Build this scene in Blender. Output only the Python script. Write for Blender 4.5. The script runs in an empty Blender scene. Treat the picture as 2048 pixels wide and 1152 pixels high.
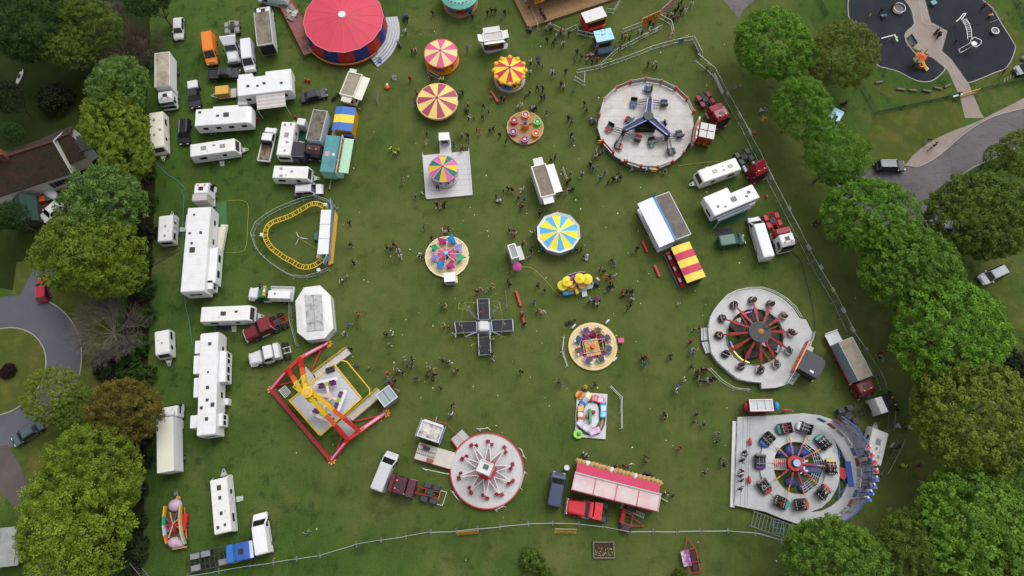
import bpy, bmesh, math, random
from mathutils import Vector, Matrix
R = math.radians
PI = math.pi
rnd = random.Random(7)
scene = bpy.context.scene
# ------------------------------------------------------------------ camera, sky, sun, exposure
FPX, CAM_H, TILT = 1366.0, 99.0, R(18.0)
cam_d = bpy.data.cameras.new('camera'); cam = bpy.data.objects.new('camera', cam_d)
scene.collection.objects.link(cam)
cam_d.sensor_width = 36.0; cam_d.lens = FPX / 2048.0 * 36.0
cam_d.clip_start = 0.5; cam_d.clip_end = 3000.0
cam.location = (0, 0, CAM_H); cam.rotation_euler = (TILT, 0, 0)
scene.camera = cam
SUN_EL, SUN_AZ = R(58), R(35)          # azimuth clockwise from +y
world = bpy.data.worlds.new('World'); scene.world = world; world.use_nodes = True
wn = world.node_tree.nodes; wl = world.node_tree.links
sky = wn.new('ShaderNodeTexSky'); sky.sky_type = 'NISHITA'; sky.sun_disc = False
sky.sun_elevation = SUN_EL; sky.sun_rotation = SUN_AZ; sky.air_density = 1.0; sky.dust_density = 4.0; sky.ozone_density = 1.0
hs = wn.new('ShaderNodeHueSaturation'); hs.inputs['Saturation'].default_value = 0.16
wl.new(sky.outputs[0], hs.inputs['Color']); wl.new(hs.outputs[0], wn['Background'].inputs['Color'])
wn['Background'].inputs['Strength'].default_value = 0.15
sd = bpy.data.lights.new('sun', 'SUN'); sd.energy = 0.65; sd.angle = R(36); sd.color = (1.0, 0.96, 0.9)
so = bpy.data.objects.new('sun', sd); scene.collection.objects.link(so)
so.location = (0, 0, 60); so.rotation_euler = (PI/2 - SUN_EL, 0, PI - SUN_AZ)
vs = scene.view_settings
vs.view_transform = 'Standard'; vs.look = 'None'; vs.exposure = 0.42; vs.gamma = 1.0; vs.use_curve_mapping = False

# ------------------------------------------------------------------ survey: a photo pixel to a point at height z
CT, ST = math.cos(TILT), math.sin(TILT)
def P(px, py, z=0.0):
 u = (px - 1024) / FPX; v = (576 - py) / FPX
 s = (CAM_H - z) / (CT - v * ST)
 return Vector((u * s, (v * CT + ST) * s, z))
def mpp(px, py, z=0.0): return (P(px + 1, py, z) - P(px, py, z)).length
def spot(a, b, za=0, zb=None):
 """ground midpoint, heading, length of the line a (rear) -> b (front)"""
 A = P(a[0], a[1], za); B = P(b[0], b[1], za if zb is None else zb); A.z = B.z = 0
 d = B - A
 return (A + B) / 2, math.atan2(d.y, d.x), d.length
def fit(c, z):
 """corners of a roof at height z: p0->p1 runs along local x; gives centre, heading, length, width"""
 q = [P(x, y, z) for x, y in c]
 for k in q: k.z = 0
 d = ((q[1] - q[0]) + (q[2] - q[3])) / 2
 return sum(q, Vector()) / 4, math.atan2(d.y, d.x), d.length, ((q[3] - q[0]).length + (q[2] - q[1]).length) / 2

# ------------------------------------------------------------------ materials
def lin(h):
 h = h.lstrip('#'); o = []
 for i in (0, 2, 4):
  c = int(h[i:i+2], 16) / 255
  o.append(c / 12.92 if c <= .04045 else ((c + .055) / 1.055) ** 2.4)
 return (*o, 1.0)
_M = {}
def nm(t, k): return t.nodes.new(k)
def mat(h, rough=.55, metal=0.0, var=.10, scale=1.3, h2=None, lo=.45, hi=.7, nscale=None, emit=0, spec=.4):
 """paint, cloth, metal: colour h with soft wear; with h2, patches of h2 (dirt, moss, rust)"""
 key = (h, rough, metal, var, scale, h2, lo, hi, nscale, emit, spec)
 if key in _M: return _M[key]
 lin_ = lambda q: tuple(v*(.85 if i < 3 and min(lin(q)[:3]) > .55 else 1) for i, v in enumerate(lin(q)))
 m = bpy.data.materials.new('surface_' + h.strip('#')); m.use_nodes = True
 t = m.node_tree; b = t.nodes['Principled BSDF']
 b.inputs['Roughness'].default_value = rough; b.inputs['Metallic'].default_value = metal
 b.inputs['Specular IOR Level'].default_value = spec
 tc = nm(t, 'ShaderNodeTexCoord')
 n = nm(t, 'ShaderNodeTexNoise'); n.inputs['Scale'].default_value = scale; n.inputs['Detail'].default_value = 6; n.inputs['Roughness'].default_value = .65
 t.links.new(tc.outputs['Object'], n.inputs['Vector'])
 mr = nm(t, 'ShaderNodeMapRange'); mr.inputs[1].default_value = .3; mr.inputs[2].default_value = .7
 mr.inputs[3].default_value = 1 - var * 1.3; mr.inputs[4].default_value = 1 + var * .5
 t.links.new(n.outputs['Fac'], mr.inputs[0])
 mx = nm(t, 'ShaderNodeVectorMath'); mx.operation = 'SCALE'
 t.links.new(mr.outputs[0], mx.inputs['Scale'])
 if h2:
  n2 = nm(t, 'ShaderNodeTexNoise'); n2.inputs['Scale'].default_value = nscale or scale * .6; n2.inputs['Detail'].default_value = 8; n2.inputs['Roughness'].default_value = .7
  t.links.new(tc.outputs['Object'], n2.inputs['Vector'])
  r2 = nm(t, 'ShaderNodeMapRange'); r2.inputs[1].default_value = lo; r2.inputs[2].default_value = hi
  t.links.new(n2.outputs['Fac'], r2.inputs[0])
  mc = nm(t, 'ShaderNodeMix'); mc.data_type = 'RGBA'
  mc.inputs['A'].default_value = lin_(h); mc.inputs['B'].default_value = lin_(h2)
  t.links.new(r2.outputs[0], mc.inputs['Factor']); t.links.new(mc.outputs['Result'], mx.inputs[0])
 else:
  mx.inputs[0].default_value = lin_(h)[:3]
 t.links.new(mx.outputs[0], b.inputs['Base Color'])
 if emit:
  b.inputs['Emission Color'].default_value = lin(h); b.inputs['Emission Strength'].default_value = emit
 _M[key] = m; return m
GLASS = mat('#1a1f24', .12, 0, .3, .8, spec=.6)
TYRE = mat('#1b1b1c', .85); RIM = mat('#8d8f92', .4, .6)
BLACK = mat('#17181a', .6); DARK = mat('#2b2d31', .6, 0, .2); CHAS = mat('#26282c', .7, .2, .3)
WHITE = mat('#e2e3e4', .45, 0, .05); CREAM = mat('#dcd8c8', .5, 0, .07); OFFW = mat('#d3d4d3', .55, 0, .10)
STEEL = mat('#9da3a3', .45, .5, .15); ALU = mat('#b4b7b9', .5, .3, .12, 2.0); GALV = mat('#a9b3aa', .5, .3, .1)
LAMP = mat('#d8dadd', .15); REDL = mat('#a31417', .3); AMBER = mat('#d9801c', .3)
SKIN = mat('#b98469', .6)
DECK = mat('#b6b5b5', .65, .1, .12, 1.2, '#9d9a98', .42, .72)

# ------------------------------------------------------------------ mesh builder and object helpers
COL = scene.collection
class MB:
 def __init__(s): s.v = []; s.f = []; s.mi = []
 def add(s, vs, fs, mi=0):
  k = len(s.v); s.v += [tuple(v) for v in vs]
  for f in fs: s.f.append([i + k for i in f]); s.mi.append(mi)
  return s
 def box(s, x0, x1, y0, y1, z0, z1, mi=0, t=(0, 0), rz=0, o=(0, 0)):
  vs = []
  for z, k in ((z0, 0), (z1, 1)):
   for x, y in ((x0 + t[0]*k, y0 + t[1]*k), (x1 - t[0]*k, y0 + t[1]*k), (x1 - t[0]*k, y1 - t[1]*k), (x0 + t[0]*k, y1 - t[1]*k)):
    if rz: x, y = x*math.cos(rz) - y*math.sin(rz), x*math.sin(rz) + y*math.cos(rz)
    vs.append((x + o[0], y + o[1], z))
  return s.add(vs, [(3,2,1,0), (4,5,6,7), (0,1,5,4), (1,2,6,5), (2,3,7,6), (3,0,4,7)], mi)
 def prism(s, poly, z0, z1, mi=0, k=1.0, side=None, cap=None):
  n = len(poly); cx = sum(p[0] for p in poly)/n; cy = sum(p[1] for p in poly)/n
  vs = [(p[0], p[1], z0) for p in poly] + [(cx + (p[0]-cx)*k, cy + (p[1]-cy)*k, z1) for p in poly]
  s.add(vs, [list(range(n))[::-1]], mi)
  k0 = len(s.v) - 2*n
  for i in range(n):
   j = (i+1) % n; s.f.append([k0+i, k0+j, k0+n+j, k0+n+i]); s.mi.append(mi if side is None else side)
  s.f.append([k0+n+i for i in range(n)]); s.mi.append(mi if cap is None else cap)
  return s
 def cyl(s, x, y, z0, z1, r, n=12, mi=0, r2=None, side=None, a0=0):
  r2 = r if r2 is None else r2
  vs = [(x + r*math.cos(a0+2*PI*i/n), y + r*math.sin(a0+2*PI*i/n), z0) for i in range(n)]
  vs += [(x + r2*math.cos(a0+2*PI*i/n), y + r2*math.sin(a0+2*PI*i/n), z1) for i in range(n)]
  k0 = len(s.v); s.add(vs, [list(range(n))[::-1], [n+i for i in range(n)]], mi)
  for i in range(n):
   j = (i+1) % n; s.f.append([k0+i, k0+j, k0+n+j, k0+n+i]); s.mi.append(mi if side is None else side)
  return s
 def ring(s, r0, r1, z0, z1, n=32, mi=0, a0=0, a1=2*PI, c=(0, 0), top=None):
  full = abs(a1 - a0 - 2*PI) < 1e-6; m = n if full else n + 1
  vs = []
  for i in range(m):
   a = a0 + (a1 - a0)*i/n; ca, sa = math.cos(a), math.sin(a)
   vs += [(c[0]+r0*ca, c[1]+r0*sa, z0), (c[0]+r1*ca, c[1]+r1*sa, z0), (c[0]+r1*ca, c[1]+r1*sa, z1), (c[0]+r0*ca, c[1]+r0*sa, z1)]
  fs = []; ms = []
  for i in range(n):
   a, b = 4*i, 4*((i+1) % m)
   fs += [(a+1,b+1,b+2,a+2), (a+2,b+2,b+3,a+3), (a+3,b+3,b,a), (a,b,b+1,a+1)]; ms += [mi, mi if top is None else top, mi, mi]
  if not full: fs += [(0,1,2,3), (4*n+3,4*n+2,4*n+1,4*n)]; ms += [mi, mi]
  k = len(s.v); s.v += vs
  for f, q in zip(fs, ms): s.f.append([i+k for i in f]); s.mi.append(q)
  return s
 def cone(s, r, z0, z1, cols, n, a0=0, rt=0.0, c=(0, 0), sag=0.0):
  for i in range(n):
   a, b = a0 + 2*PI*i/n, a0 + 2*PI*(i+1)/n
   if rt > 0: vs = [(c[0]+r*math.cos(a), c[1]+r*math.sin(a), z0), (c[0]+r*math.cos(b), c[1]+r*math.sin(b), z0), (c[0]+rt*math.cos(b), c[1]+rt*math.sin(b), z1), (c[0]+rt*math.cos(a), c[1]+rt*math.sin(a), z1)]
   else: vs = [(c[0]+r*math.cos(a), c[1]+r*math.sin(a), z0), (c[0]+r*math.cos(b), c[1]+r*math.sin(b), z0), (c[0], c[1], z1)]
   s.add(vs, [list(range(len(vs)))], cols[i % len(cols)])
  return s
 def bar(s, a, b, w, h=None, mi=0, up=(0, 0, 1)):
  a, b = Vector(a), Vector(b); h = w if h is None else h
  d = (b - a)
  if d.length < 1e-6: return s
  d.normalize(); u = Vector(up)
  if abs(d.dot(u)) > .99: u = Vector((1, 0, 0))
  x = d.cross(u).normalized(); y = x.cross(d).normalized()
  vs = []
  for p in (a, b):
   for i, j in ((-1,-1), (1,-1), (1,1), (-1,1)): vs.append(p + x*(w/2*i) + y*(h/2*j))
  return s.add(vs, [(3,2,1,0), (4,5,6,7), (0,1,5,4), (1,2,6,5), (2,3,7,6), (3,0,4,7)], mi)
 def path(s, pts, w, h=None, mi=0, close=False):
  q = list(pts) + ([pts[0]] if close else [])
  for a, b in zip(q, q[1:]): s.bar(a, b, w, h, mi)
  return s
 def hull(s, prof, wf, mi=0, edge=None):
  n = len(prof)
  vs = [(x, -wf(x, z), z) for x, z in prof] + [(x, wf(x, z), z) for x, z in prof]
  k = len(s.v); s.v += vs
  s.f.append([k+i for i in range(n)]); s.mi.append(mi); s.f.append([k+n+i for i in range(n)][::-1]); s.mi.append(mi)
  for i in range(n):
   j = (i+1) % n; s.f.append([k+j, k+i, k+n+i, k+n+j]); s.mi.append((edge or {}).get(i, mi))
  return s
 def ell(s, c, r, n=10, m=7, mi=0, z0=-1.0):
  """ellipsoid (from the relative height z0 up)"""
  vs = []; fs = []
  for j in range(m + 1):
   t = math.asin(max(-1, z0)) + (PI/2 - math.asin(max(-1, z0))) * j/m
   for i in range(n):
    a = 2*PI*i/n; vs.append((c[0]+r[0]*math.cos(t)*math.cos(a), c[1]+r[1]*math.cos(t)*math.sin(a), c[2]+r[2]*math.sin(t)))
  for j in range(m):
   for i in range(n): fs.append((j*n+i, j*n+(i+1) % n, (j+1)*n+(i+1) % n, (j+1)*n+i))
  return s.add(vs, fs, mi)
 def xf(s, M, k=0):
  for i in range(k, len(s.v)): s.v[i] = tuple(M @ Vector(s.v[i]))
  return s
 def join(s, o, M=None, moff=0):
  k = len(s.v); s.v += [tuple(M @ Vector(v)) if M else v for v in o.v]
  for f, m in zip(o.f, o.mi): s.f.append([i+k for i in f]); s.mi.append(m+moff)
  return s
 def mesh(s, name, mats, bevel=0, smooth=False):
  me = bpy.data.meshes.new(name); me.from_pydata(s.v, [], s.f)
  for p, m in zip(me.polygons, s.mi): p.material_index = m
  bm = bmesh.new(); bm.from_mesh(me)
  bmesh.ops.remove_doubles(bm, verts=bm.verts, dist=1e-5)
  bmesh.ops.recalc_face_normals(bm, faces=bm.faces)
  if bevel:
   es = [e for e in bm.edges if len(e.link_faces) == 2 and e.calc_face_angle(0) > .5]
   bmesh.ops.bevel(bm, geom=es, offset=bevel, segments=2, affect='EDGES', clamp_overlap=True)
  if smooth:
   for f in bm.faces: f.smooth = True
  bm.to_mesh(me); bm.free()
  for m in (mats if isinstance(mats, (list, tuple)) else [mats]): me.materials.append(m)
  return me
 def build(s, name, mats, parent=None, loc=(0, 0, 0), rz=0, bevel=0, smooth=False, label=None):
  o = bpy.data.objects.new(name, s.mesh(name, mats, bevel, smooth)); COL.objects.link(o)
  o.location = loc; o.rotation_euler = (0, 0, rz)
  if parent is not None: o.parent = parent
  if label: o['label'] = label
  return o
def tag(o, label, cat, group=None):
 o['label'] = label; o['category'] = cat
 if group: o['group'] = group
 return o
def thing(name, label, cat, loc=(0, 0, 0), rz=0, group=None):
 o = bpy.data.objects.new(name, None); COL.objects.link(o); o.empty_display_size = .3
 o.location = (loc[0], loc[1], loc[2] if len(loc) > 2 else 0); o.rotation_euler = (0, 0, rz)
 return tag(o, label, cat, group)
def put(mesh, name, parent, loc=(0, 0, 0), rz=0):
 o = bpy.data.objects.new(name, mesh); COL.objects.link(o); o.parent = parent; o.location = loc; o.rotation_euler = (0, 0, rz); return o
def dup(root, loc, rz, label=None, kids=None):
 r = root.copy(); COL.objects.link(r); r.location = loc; r.rotation_euler = (0, 0, rz)
 if label: r['label'] = label
 for ch in (kids if kids is not None else root.children):
  c = ch.copy(); COL.objects.link(c); c.parent = r
  for g in ch.children:
   d = g.copy(); COL.objects.link(d); d.parent = c
 return r
def struct(name, mb, m, kind='structure'):
 o = mb.build(name, m); o['kind'] = kind; return o
def smoothpoly(pts, k=4, closed=True):
 """Catmull-Rom through the points"""
 n = len(pts); out = []
 for i in range(n if closed else n - 1):
  g = lambda j: Vector(pts[j % n] if closed else pts[max(0, min(n-1, j))])
  p0, p1, p2, p3 = g(i-1), g(i), g(i+1), g(i+2)
  for q in range(k):
   t = q / k
   out.append(.5*((2*p1) + (p2-p0)*t + (2*p0-5*p1+4*p2-p3)*t*t + (3*p1-p0-3*p2+p3)*t**3))
 if not closed: out.append(Vector(pts[-1]))
 return out
def sheet(name, px, z, m, k=0, kind='structure'):
 """flat ground sheet with its outline surveyed on the ground"""
 w = [P(x, y) for x, y in px]
 if k: w = smoothpoly([(p.x, p.y, 0) for p in w], k)
 bm = bmesh.new(); f = bm.faces.new([bm.verts.new((p.x, p.y, z)) for p in w])
 bmesh.ops.triangulate(bm, faces=[f]); bmesh.ops.recalc_face_normals(bm, faces=bm.faces)
 for q in bm.faces:
  if q.normal.z < 0: q.normal_flip()
 me = bpy.data.meshes.new(name); bm.to_mesh(me); bm.free(); me.materials.append(m)
 o = bpy.data.objects.new(name, me); COL.objects.link(o); o['kind'] = kind; return o
def ribbon(name, px, w, z, m, h=0.0, k=3, kind='structure', closed=False):
 q = [P(x, y) for x, y in px]; q = smoothpoly([(p.x, p.y, 0) for p in q], k, closed) if k else q
 mb = MB(); n = len(q); vs = []
 for i, p in enumerate(q):
  a = q[(i-1) % n] if (i or closed) else p; b = q[(i+1) % n] if (i < n-1 or closed) else p
  d = (b - a); d = Vector((-d.y, d.x, 0)).normalized() * (w/2)
  vs += [(p.x-d.x, p.y-d.y, z), (p.x+d.x, p.y+d.y, z), (p.x+d.x, p.y+d.y, z+h), (p.x-d.x, p.y-d.y, z+h)]
 fs = []
 for i in range(n if closed else n-1):
  a, b = 4*i, 4*((i+1) % n)
  fs += [(a+3, b+3, b+2, a+2)] if h else [(a, a+1, b+1, b)]
  if h: fs += [(a, b, b+3, a+3), (a+1, a+2, b+2, b+1)]
 mb.add(vs, fs)
 o = mb.build(name, m)
 if kind: o['kind'] = kind
 return o

# ------------------------------------------------------------------ ground
def ground_mat(name, base, patches, fine=.35, bump=.4, fs=9.0):
 m = bpy.data.materials.new(name); m.use_nodes = True; t = m.node_tree; b = t.nodes['Principled BSDF']
 b.inputs['Roughness'].default_value = .95; b.inputs['Specular IOR Level'].default_value = .1
 tc = nm(t, 'ShaderNodeTexCoord'); cur = None
 rgb = nm(t, 'ShaderNodeRGB'); rgb.outputs[0].default_value = lin(base); cur = rgb.outputs[0]
 for h, sc, lo, hi, amt, stretch in patches:
  mp = nm(t, 'ShaderNodeMapping'); mp.inputs['Scale'].default_value = stretch; mp.inputs['Location'].default_value = (sc*97, sc*31, 0)
  t.links.new(tc.outputs['Object'], mp.inputs['Vector'])
  n = nm(t, 'ShaderNodeTexNoise'); n.inputs['Scale'].default_value = sc; n.inputs['Detail'].default_value = 7; n.inputs['Roughness'].default_value = .62
  t.links.new(mp.outputs[0], n.inputs['Vector'])
  r = nm(t, 'ShaderNodeMapRange'); r.inputs[1].default_value = lo; r.inputs[2].default_value = hi; r.inputs[4].default_value = amt
  t.links.new(n.outputs['Fac'], r.inputs[0])
  x = nm(t, 'ShaderNodeMix'); x.data_type = 'RGBA'; x.inputs['B'].default_value = lin(h)
  t.links.new(r.outputs[0], x.inputs['Factor']); t.links.new(cur, x.inputs['A']); cur = x.outputs['Result']
 n = nm(t, 'ShaderNodeTexNoise'); n.inputs['Scale'].default_value = fs; n.inputs['Detail'].default_value = 4
 t.links.new(tc.outputs['Object'], n.inputs['Vector'])
 r = nm(t, 'ShaderNodeMapRange'); r.inputs[1].default_value = .25; r.inputs[2].default_value = .75; r.inputs[3].default_value = 1-fine; r.inputs[4].default_value = 1+fine
 t.links.new(n.outputs['Fac'], r.inputs[0])
 s = nm(t, 'ShaderNodeVectorMath'); s.operation = 'SCALE'; t.links.new(cur, s.inputs[0]); t.links.new(r.outputs[0], s.inputs['Scale'])
 t.links.new(s.outputs[0], b.inputs['Base Color'])
 if bump:
  bp = nm(t, 'ShaderNodeBump'); bp.inputs['Strength'].default_value = bump; bp.inputs['Distance'].default_value = .08
  t.links.new(n.outputs['Fac'], bp.inputs['Height']); t.links.new(bp.outputs[0], b.inputs['Normal'])
 return m, t, cur
U = (1, 1, 1)
GRASS, _gt, _ = ground_mat('grass_lawn', '#364c1d', [
 ('#4d5c2a', .03, .45, .6, .8, U), ('#2e441c', .045, .5, .64, .8, (1, 1.3, 1)), ('#435a24', .2, .45, .65, .6, U),
 ('#66623a', .10, .54, .68, .6, (1, .8, 1)), ('#243616', .42, .53, .64, .7, U), ('#2a3a18', 1.1, .6, .74, .5, U), ('#516631', .9, .52, .74, .45, (2.2, .5, 1))], .34, .6, 7.0)
# ground worn by feet in the middle of the fair and near the entrance (a real, staying change of the turf)
def worn(t, spots):
 b = t.nodes['Principled BSDF']; old = b.inputs['Base Color'].links[0].from_socket
 tc = nm(t, 'ShaderNodeTexCoord'); acc = None
 for x, y, r in spots:
  w = P(x, y)
  d = nm(t, 'ShaderNodeVectorMath'); d.operation = 'DISTANCE'; d.inputs[1].default_value = (w.x, w.y, 0)
  t.links.new(tc.outputs['Object'], d.inputs[0])
  k = nm(t, 'ShaderNodeMapRange'); k.inputs[1].default_value = r; k.inputs[2].default_value = r*.2; k.interpolation_type = 'SMOOTHSTEP'
  t.links.new(d.outputs['Value'], k.inputs[0])
  if acc is None: acc = k.outputs[0]
  else:
   a = nm(t, 'ShaderNodeMath'); a.operation = 'MAXIMUM'; t.links.new(acc, a.inputs[0]); t.links.new(k.outputs[0], a.inputs[1]); acc = a.outputs[0]
 n = nm(t, 'ShaderNodeTexNoise'); n.inputs['Scale'].default_value = .16; n.inputs['Detail'].default_value = 8; n.inputs['Roughness'].default_value = .7
 t.links.new(tc.outputs['Object'], n.inputs['Vector'])
 r = nm(t, 'ShaderNodeMapRange'); r.inputs[1].default_value = .3; r.inputs[2].default_value = .62; r.inputs[3].default_value = .12; t.links.new(n.outputs['Fac'], r.inputs[0])
 mu = nm(t, 'ShaderNodeMath'); mu.operation = 'MULTIPLY'; t.links.new(acc, mu.inputs[0]); t.links.new(r.outputs[0], mu.inputs[1])
 m2 = nm(t, 'ShaderNodeMath'); m2.operation = 'MULTIPLY'; m2.inputs[1].default_value = .62; t.links.new(mu.outputs[0], m2.inputs[0])
 x = nm(t, 'ShaderNodeMix'); x.data_type = 'RGBA'; x.inputs['B'].default_value = lin('#5f6137')
 t.links.new(m2.outputs[0], x.inputs['Factor']); t.links.new(old, x.inputs['A']); t.links.new(x.outputs['Result'], b.inputs['Base Color'])
worn(_gt, [(1330, 100, 34), (1430, 90, 24), (1080, 230, 40), (960, 320, 34), (1030, 450, 44), (1200, 520, 36), (1500, 130, 20), (1560, 330, 16), (1640, 560, 18), (1720, 720, 22), (1800, 900, 26), (1330, 880, 36), (780, 500, 32), (900, 760, 34), (1100, 640, 36), (1230, 380, 30), (760, 180, 22)])
gm = MB()
GN = 24
for i in range(GN):
 for j in range(GN):
  x0, y0 = -900 + 1800*i/GN, -700 + 1800*j/GN
  gm.add([(x0, y0, 0), (x0+1800/GN, y0, 0), (x0+1800/GN, y0+1800/GN, 0), (x0, y0+1800/GN, 0)], [(0, 1, 2, 3)])
struct('grass', gm, GRASS)
ASPH = ground_mat('asphalt', '#625e60', [('#716c6b', .1, .45, .65, .8, U), ('#454347', .22, .54, .66, .7, U), ('#4f4a49', 1.1, .52, .68, .6, (1, 2.5, 1))], .18, .2, 12)[0]
ASPH2 = ground_mat('asphalt_blue', '#54555d', [('#62626a', .15, .45, .7, .6, U), ('#4a4846', .3, .6, .8, .6, U)], .12, .2, 12)[0]
PATHM = ground_mat('path_gravel', '#8a7f78', [('#99908a', .4, .45, .7, .6, U), ('#776d66', .2, .5, .7, .5, U)], .12, .2, 10)[0]
RUBBER = ground_mat('rubber_surface', '#2b2d34', [('#34363d', .3, .45, .7, .6, U)], .25, .3, 6)[0]
KERB = mat('#9a938c', .8, 0, .15, 3)
ROUGH = ground_mat('rough_grass', '#475022', [('#675d33', .25, .5, .7, .7, U), ('#33471a', .12, .5, .7, .6, U), ('#5f6a2c', .5, .5, .7, .5, U)], .3, .5)[0]
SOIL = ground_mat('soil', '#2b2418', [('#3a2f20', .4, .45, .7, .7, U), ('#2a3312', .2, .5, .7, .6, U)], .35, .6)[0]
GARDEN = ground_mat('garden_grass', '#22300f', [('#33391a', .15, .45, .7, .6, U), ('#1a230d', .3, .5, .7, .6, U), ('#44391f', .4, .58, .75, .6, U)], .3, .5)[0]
# garden and undergrowth on the house side of the boundary
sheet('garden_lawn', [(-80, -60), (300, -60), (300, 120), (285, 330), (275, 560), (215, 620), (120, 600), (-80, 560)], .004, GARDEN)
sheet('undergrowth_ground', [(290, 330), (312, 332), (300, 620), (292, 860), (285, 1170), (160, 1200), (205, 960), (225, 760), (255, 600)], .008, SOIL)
# lane, drive and turning circle on the other side of the trees
def arc(cx, cy, r, a0, a1, n=14):
 m = 1/mpp(cx, cy); c = P(cx, cy); return [(c.x + r*math.cos(a0+(a1-a0)*i/n), c.y + r*math.sin(a0+(a1-a0)*i/n)) for i in range(n+1)]
TC = P(2, 742)
rr = abs(P(160, 742).x - P(2, 742).x); ri = abs(P(92, 742).x - P(2, 742).x)
struct('turning_circle_road', MB().ring(ri, rr, .004, .012, 64, c=(TC.x, TC.y)), ASPH2)
struct('traffic_island_grass', MB().cyl(TC.x, TC.y, .0, .11, ri - .14, 48), ROUGH)
struct('island_kerb', MB().ring(ri-.14, ri, 0, .13, 64, c=(TC.x, TC.y)), KERB)
struct('road_kerb', MB().ring(rr, rr+.14, 0, .12, 64, a0=R(-62), a1=R(68), c=(TC.x, TC.y)), KERB)
struct('road_verge', MB().ring(rr+.14, rr+5.5, 0, .012, 48, a0=R(-70), a1=R(95), c=(TC.x, TC.y)), ROUGH)
sheet('drive', [(34, 602), (66, 540), (104, 530), (112, 560), (100, 614)], .02, ASPH2)
sheet('lane', [(-60, 900), (15, 890), (38, 925), (55, 970), (90, 1060), (160, 1200), (100, 1200), (28, 1010), (-60, 930)], .02, ground_mat('lane_tarmac', '#544c4a', [('#645c58', .3, .45, .7, .6, U)], .15)[0])
sheet('yard', [(62, 392), (128, 376), (140, 430), (92, 458), (70, 440)], .02, ground_mat('brick_yard', '#54402f', [('#433226', .5, .45, .7, .7, U)], .3, .3, 5)[0])
# park road, footway, playground
sheet('road', [(2120, 205), (2048, 216), (1985, 232), (1930, 262), (1880, 308), (1835, 332), (1760, 336), (1690, 352), (1680, 392), (1800, 470), (1825, 482), (1858, 484), (1880, 440), (1892, 398), (1925, 352), (1985, 318), (2048, 290), (2120, 270)], .012, ASPH, 2)
sheet('footway', [(1812, 328), (1850, 290), (1905, 262), (1958, 242), (2048, 196), (2120, 170), (2120, 208), (2048, 219), (1985, 235), (1932, 264), (1880, 308), (1838, 332)], .008, PATHM, 2)
sheet('path', [(1812, 0), (1850, 0), (1862, 44), (1895, 62), (1884, 102), (1902, 118), (1938, 168), (1960, 222), (1968, 236), (1930, 236), (1920, 195), (1895, 140), (1855, 108), (1815, 92), (1810, 70), (1828, 48), (1822, 20)], .016, PATHM)
ribbon('road_kerb', [(1745, 330), (1812, 331), (1838, 333), (1880, 309), (1932, 264), (1985, 234), (2048, 217), (2100, 208)], .15, 0, KERB, .12)
ribbon('road_kerb', [(2110, 270), (2048, 290), (1985, 318), (1930, 345), (1896, 395), (1880, 445), (1862, 480)], .15, 0, KERB, .12)
ply = [(1698, -20), (1697, 32), (1720, 80), (1752, 128), (1772, 136), (1798, 144), (1832, 161), (1860, 163), (1880, 150), (1890, 136), (1878, 122), (1857, 112), (1834, 110), (1812, 84), (1811, 66), (1829, 47), (1822, 18), (1806, -4), (1790, -20)]
sheet('playground_surface', ply, .010, RUBBER, 3)
ply2 = [(1832, -20), (1840, 14), (1846, 46), (1868, 50), (1884, 66), (1884, 90), (1880, 103), (1900, 122), (1923, 167), (1990, 145), (2014, 134), (2030, 100), (2026, 84), (2003, 48), (1985, 17), (1965, 0), (1950, -20)]
sheet('playground_surface', ply2, .010, RUBBER, 3)
ribbon('playground_edge', ply[:14], .16, .0, KERB, .05); ribbon('playground_edge', ply[13:], .16, 0, KERB, .05); ribbon('playground_edge', ply2, .16, 0, KERB, .05)
sheet('worn_ground', [(1745, 150), (1775, 172), (1810, 190), (1862, 188), (1885, 172), (1905, 180), (1870, 200), (1810, 204), (1770, 190), (1742, 170)], .006, ROUGH, 2)
sheet('dry_grass', [(1745, 232), (1800, 222), (1900, 200), (1935, 232), (1905, 262), (1850, 288), (1815, 325), (1745, 318)], .006, ROUGH, 2)
sheet('dry_grass', [(2003, 30), (2040, 70), (2062, 110), (2040, 140), (2012, 150), (1960, 170), (2030, 112), (2030, 84)], .006, ROUGH, 2)
sheet('side_road', [(2000, 1000), (2060, 985), (2120, 985), (2120, 1045), (2040, 1035)], .012, ASPH)
sheet('access_road', [(1400, -40), (1478, -40), (1508, 2), (1486, 20), (1478, 38), (1440, -8)], .010, ASPH)
ribbon('bare_earth', [(1985, 560), (2025, 610), (2048, 660)], 3, .006, ROUGH)

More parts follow.
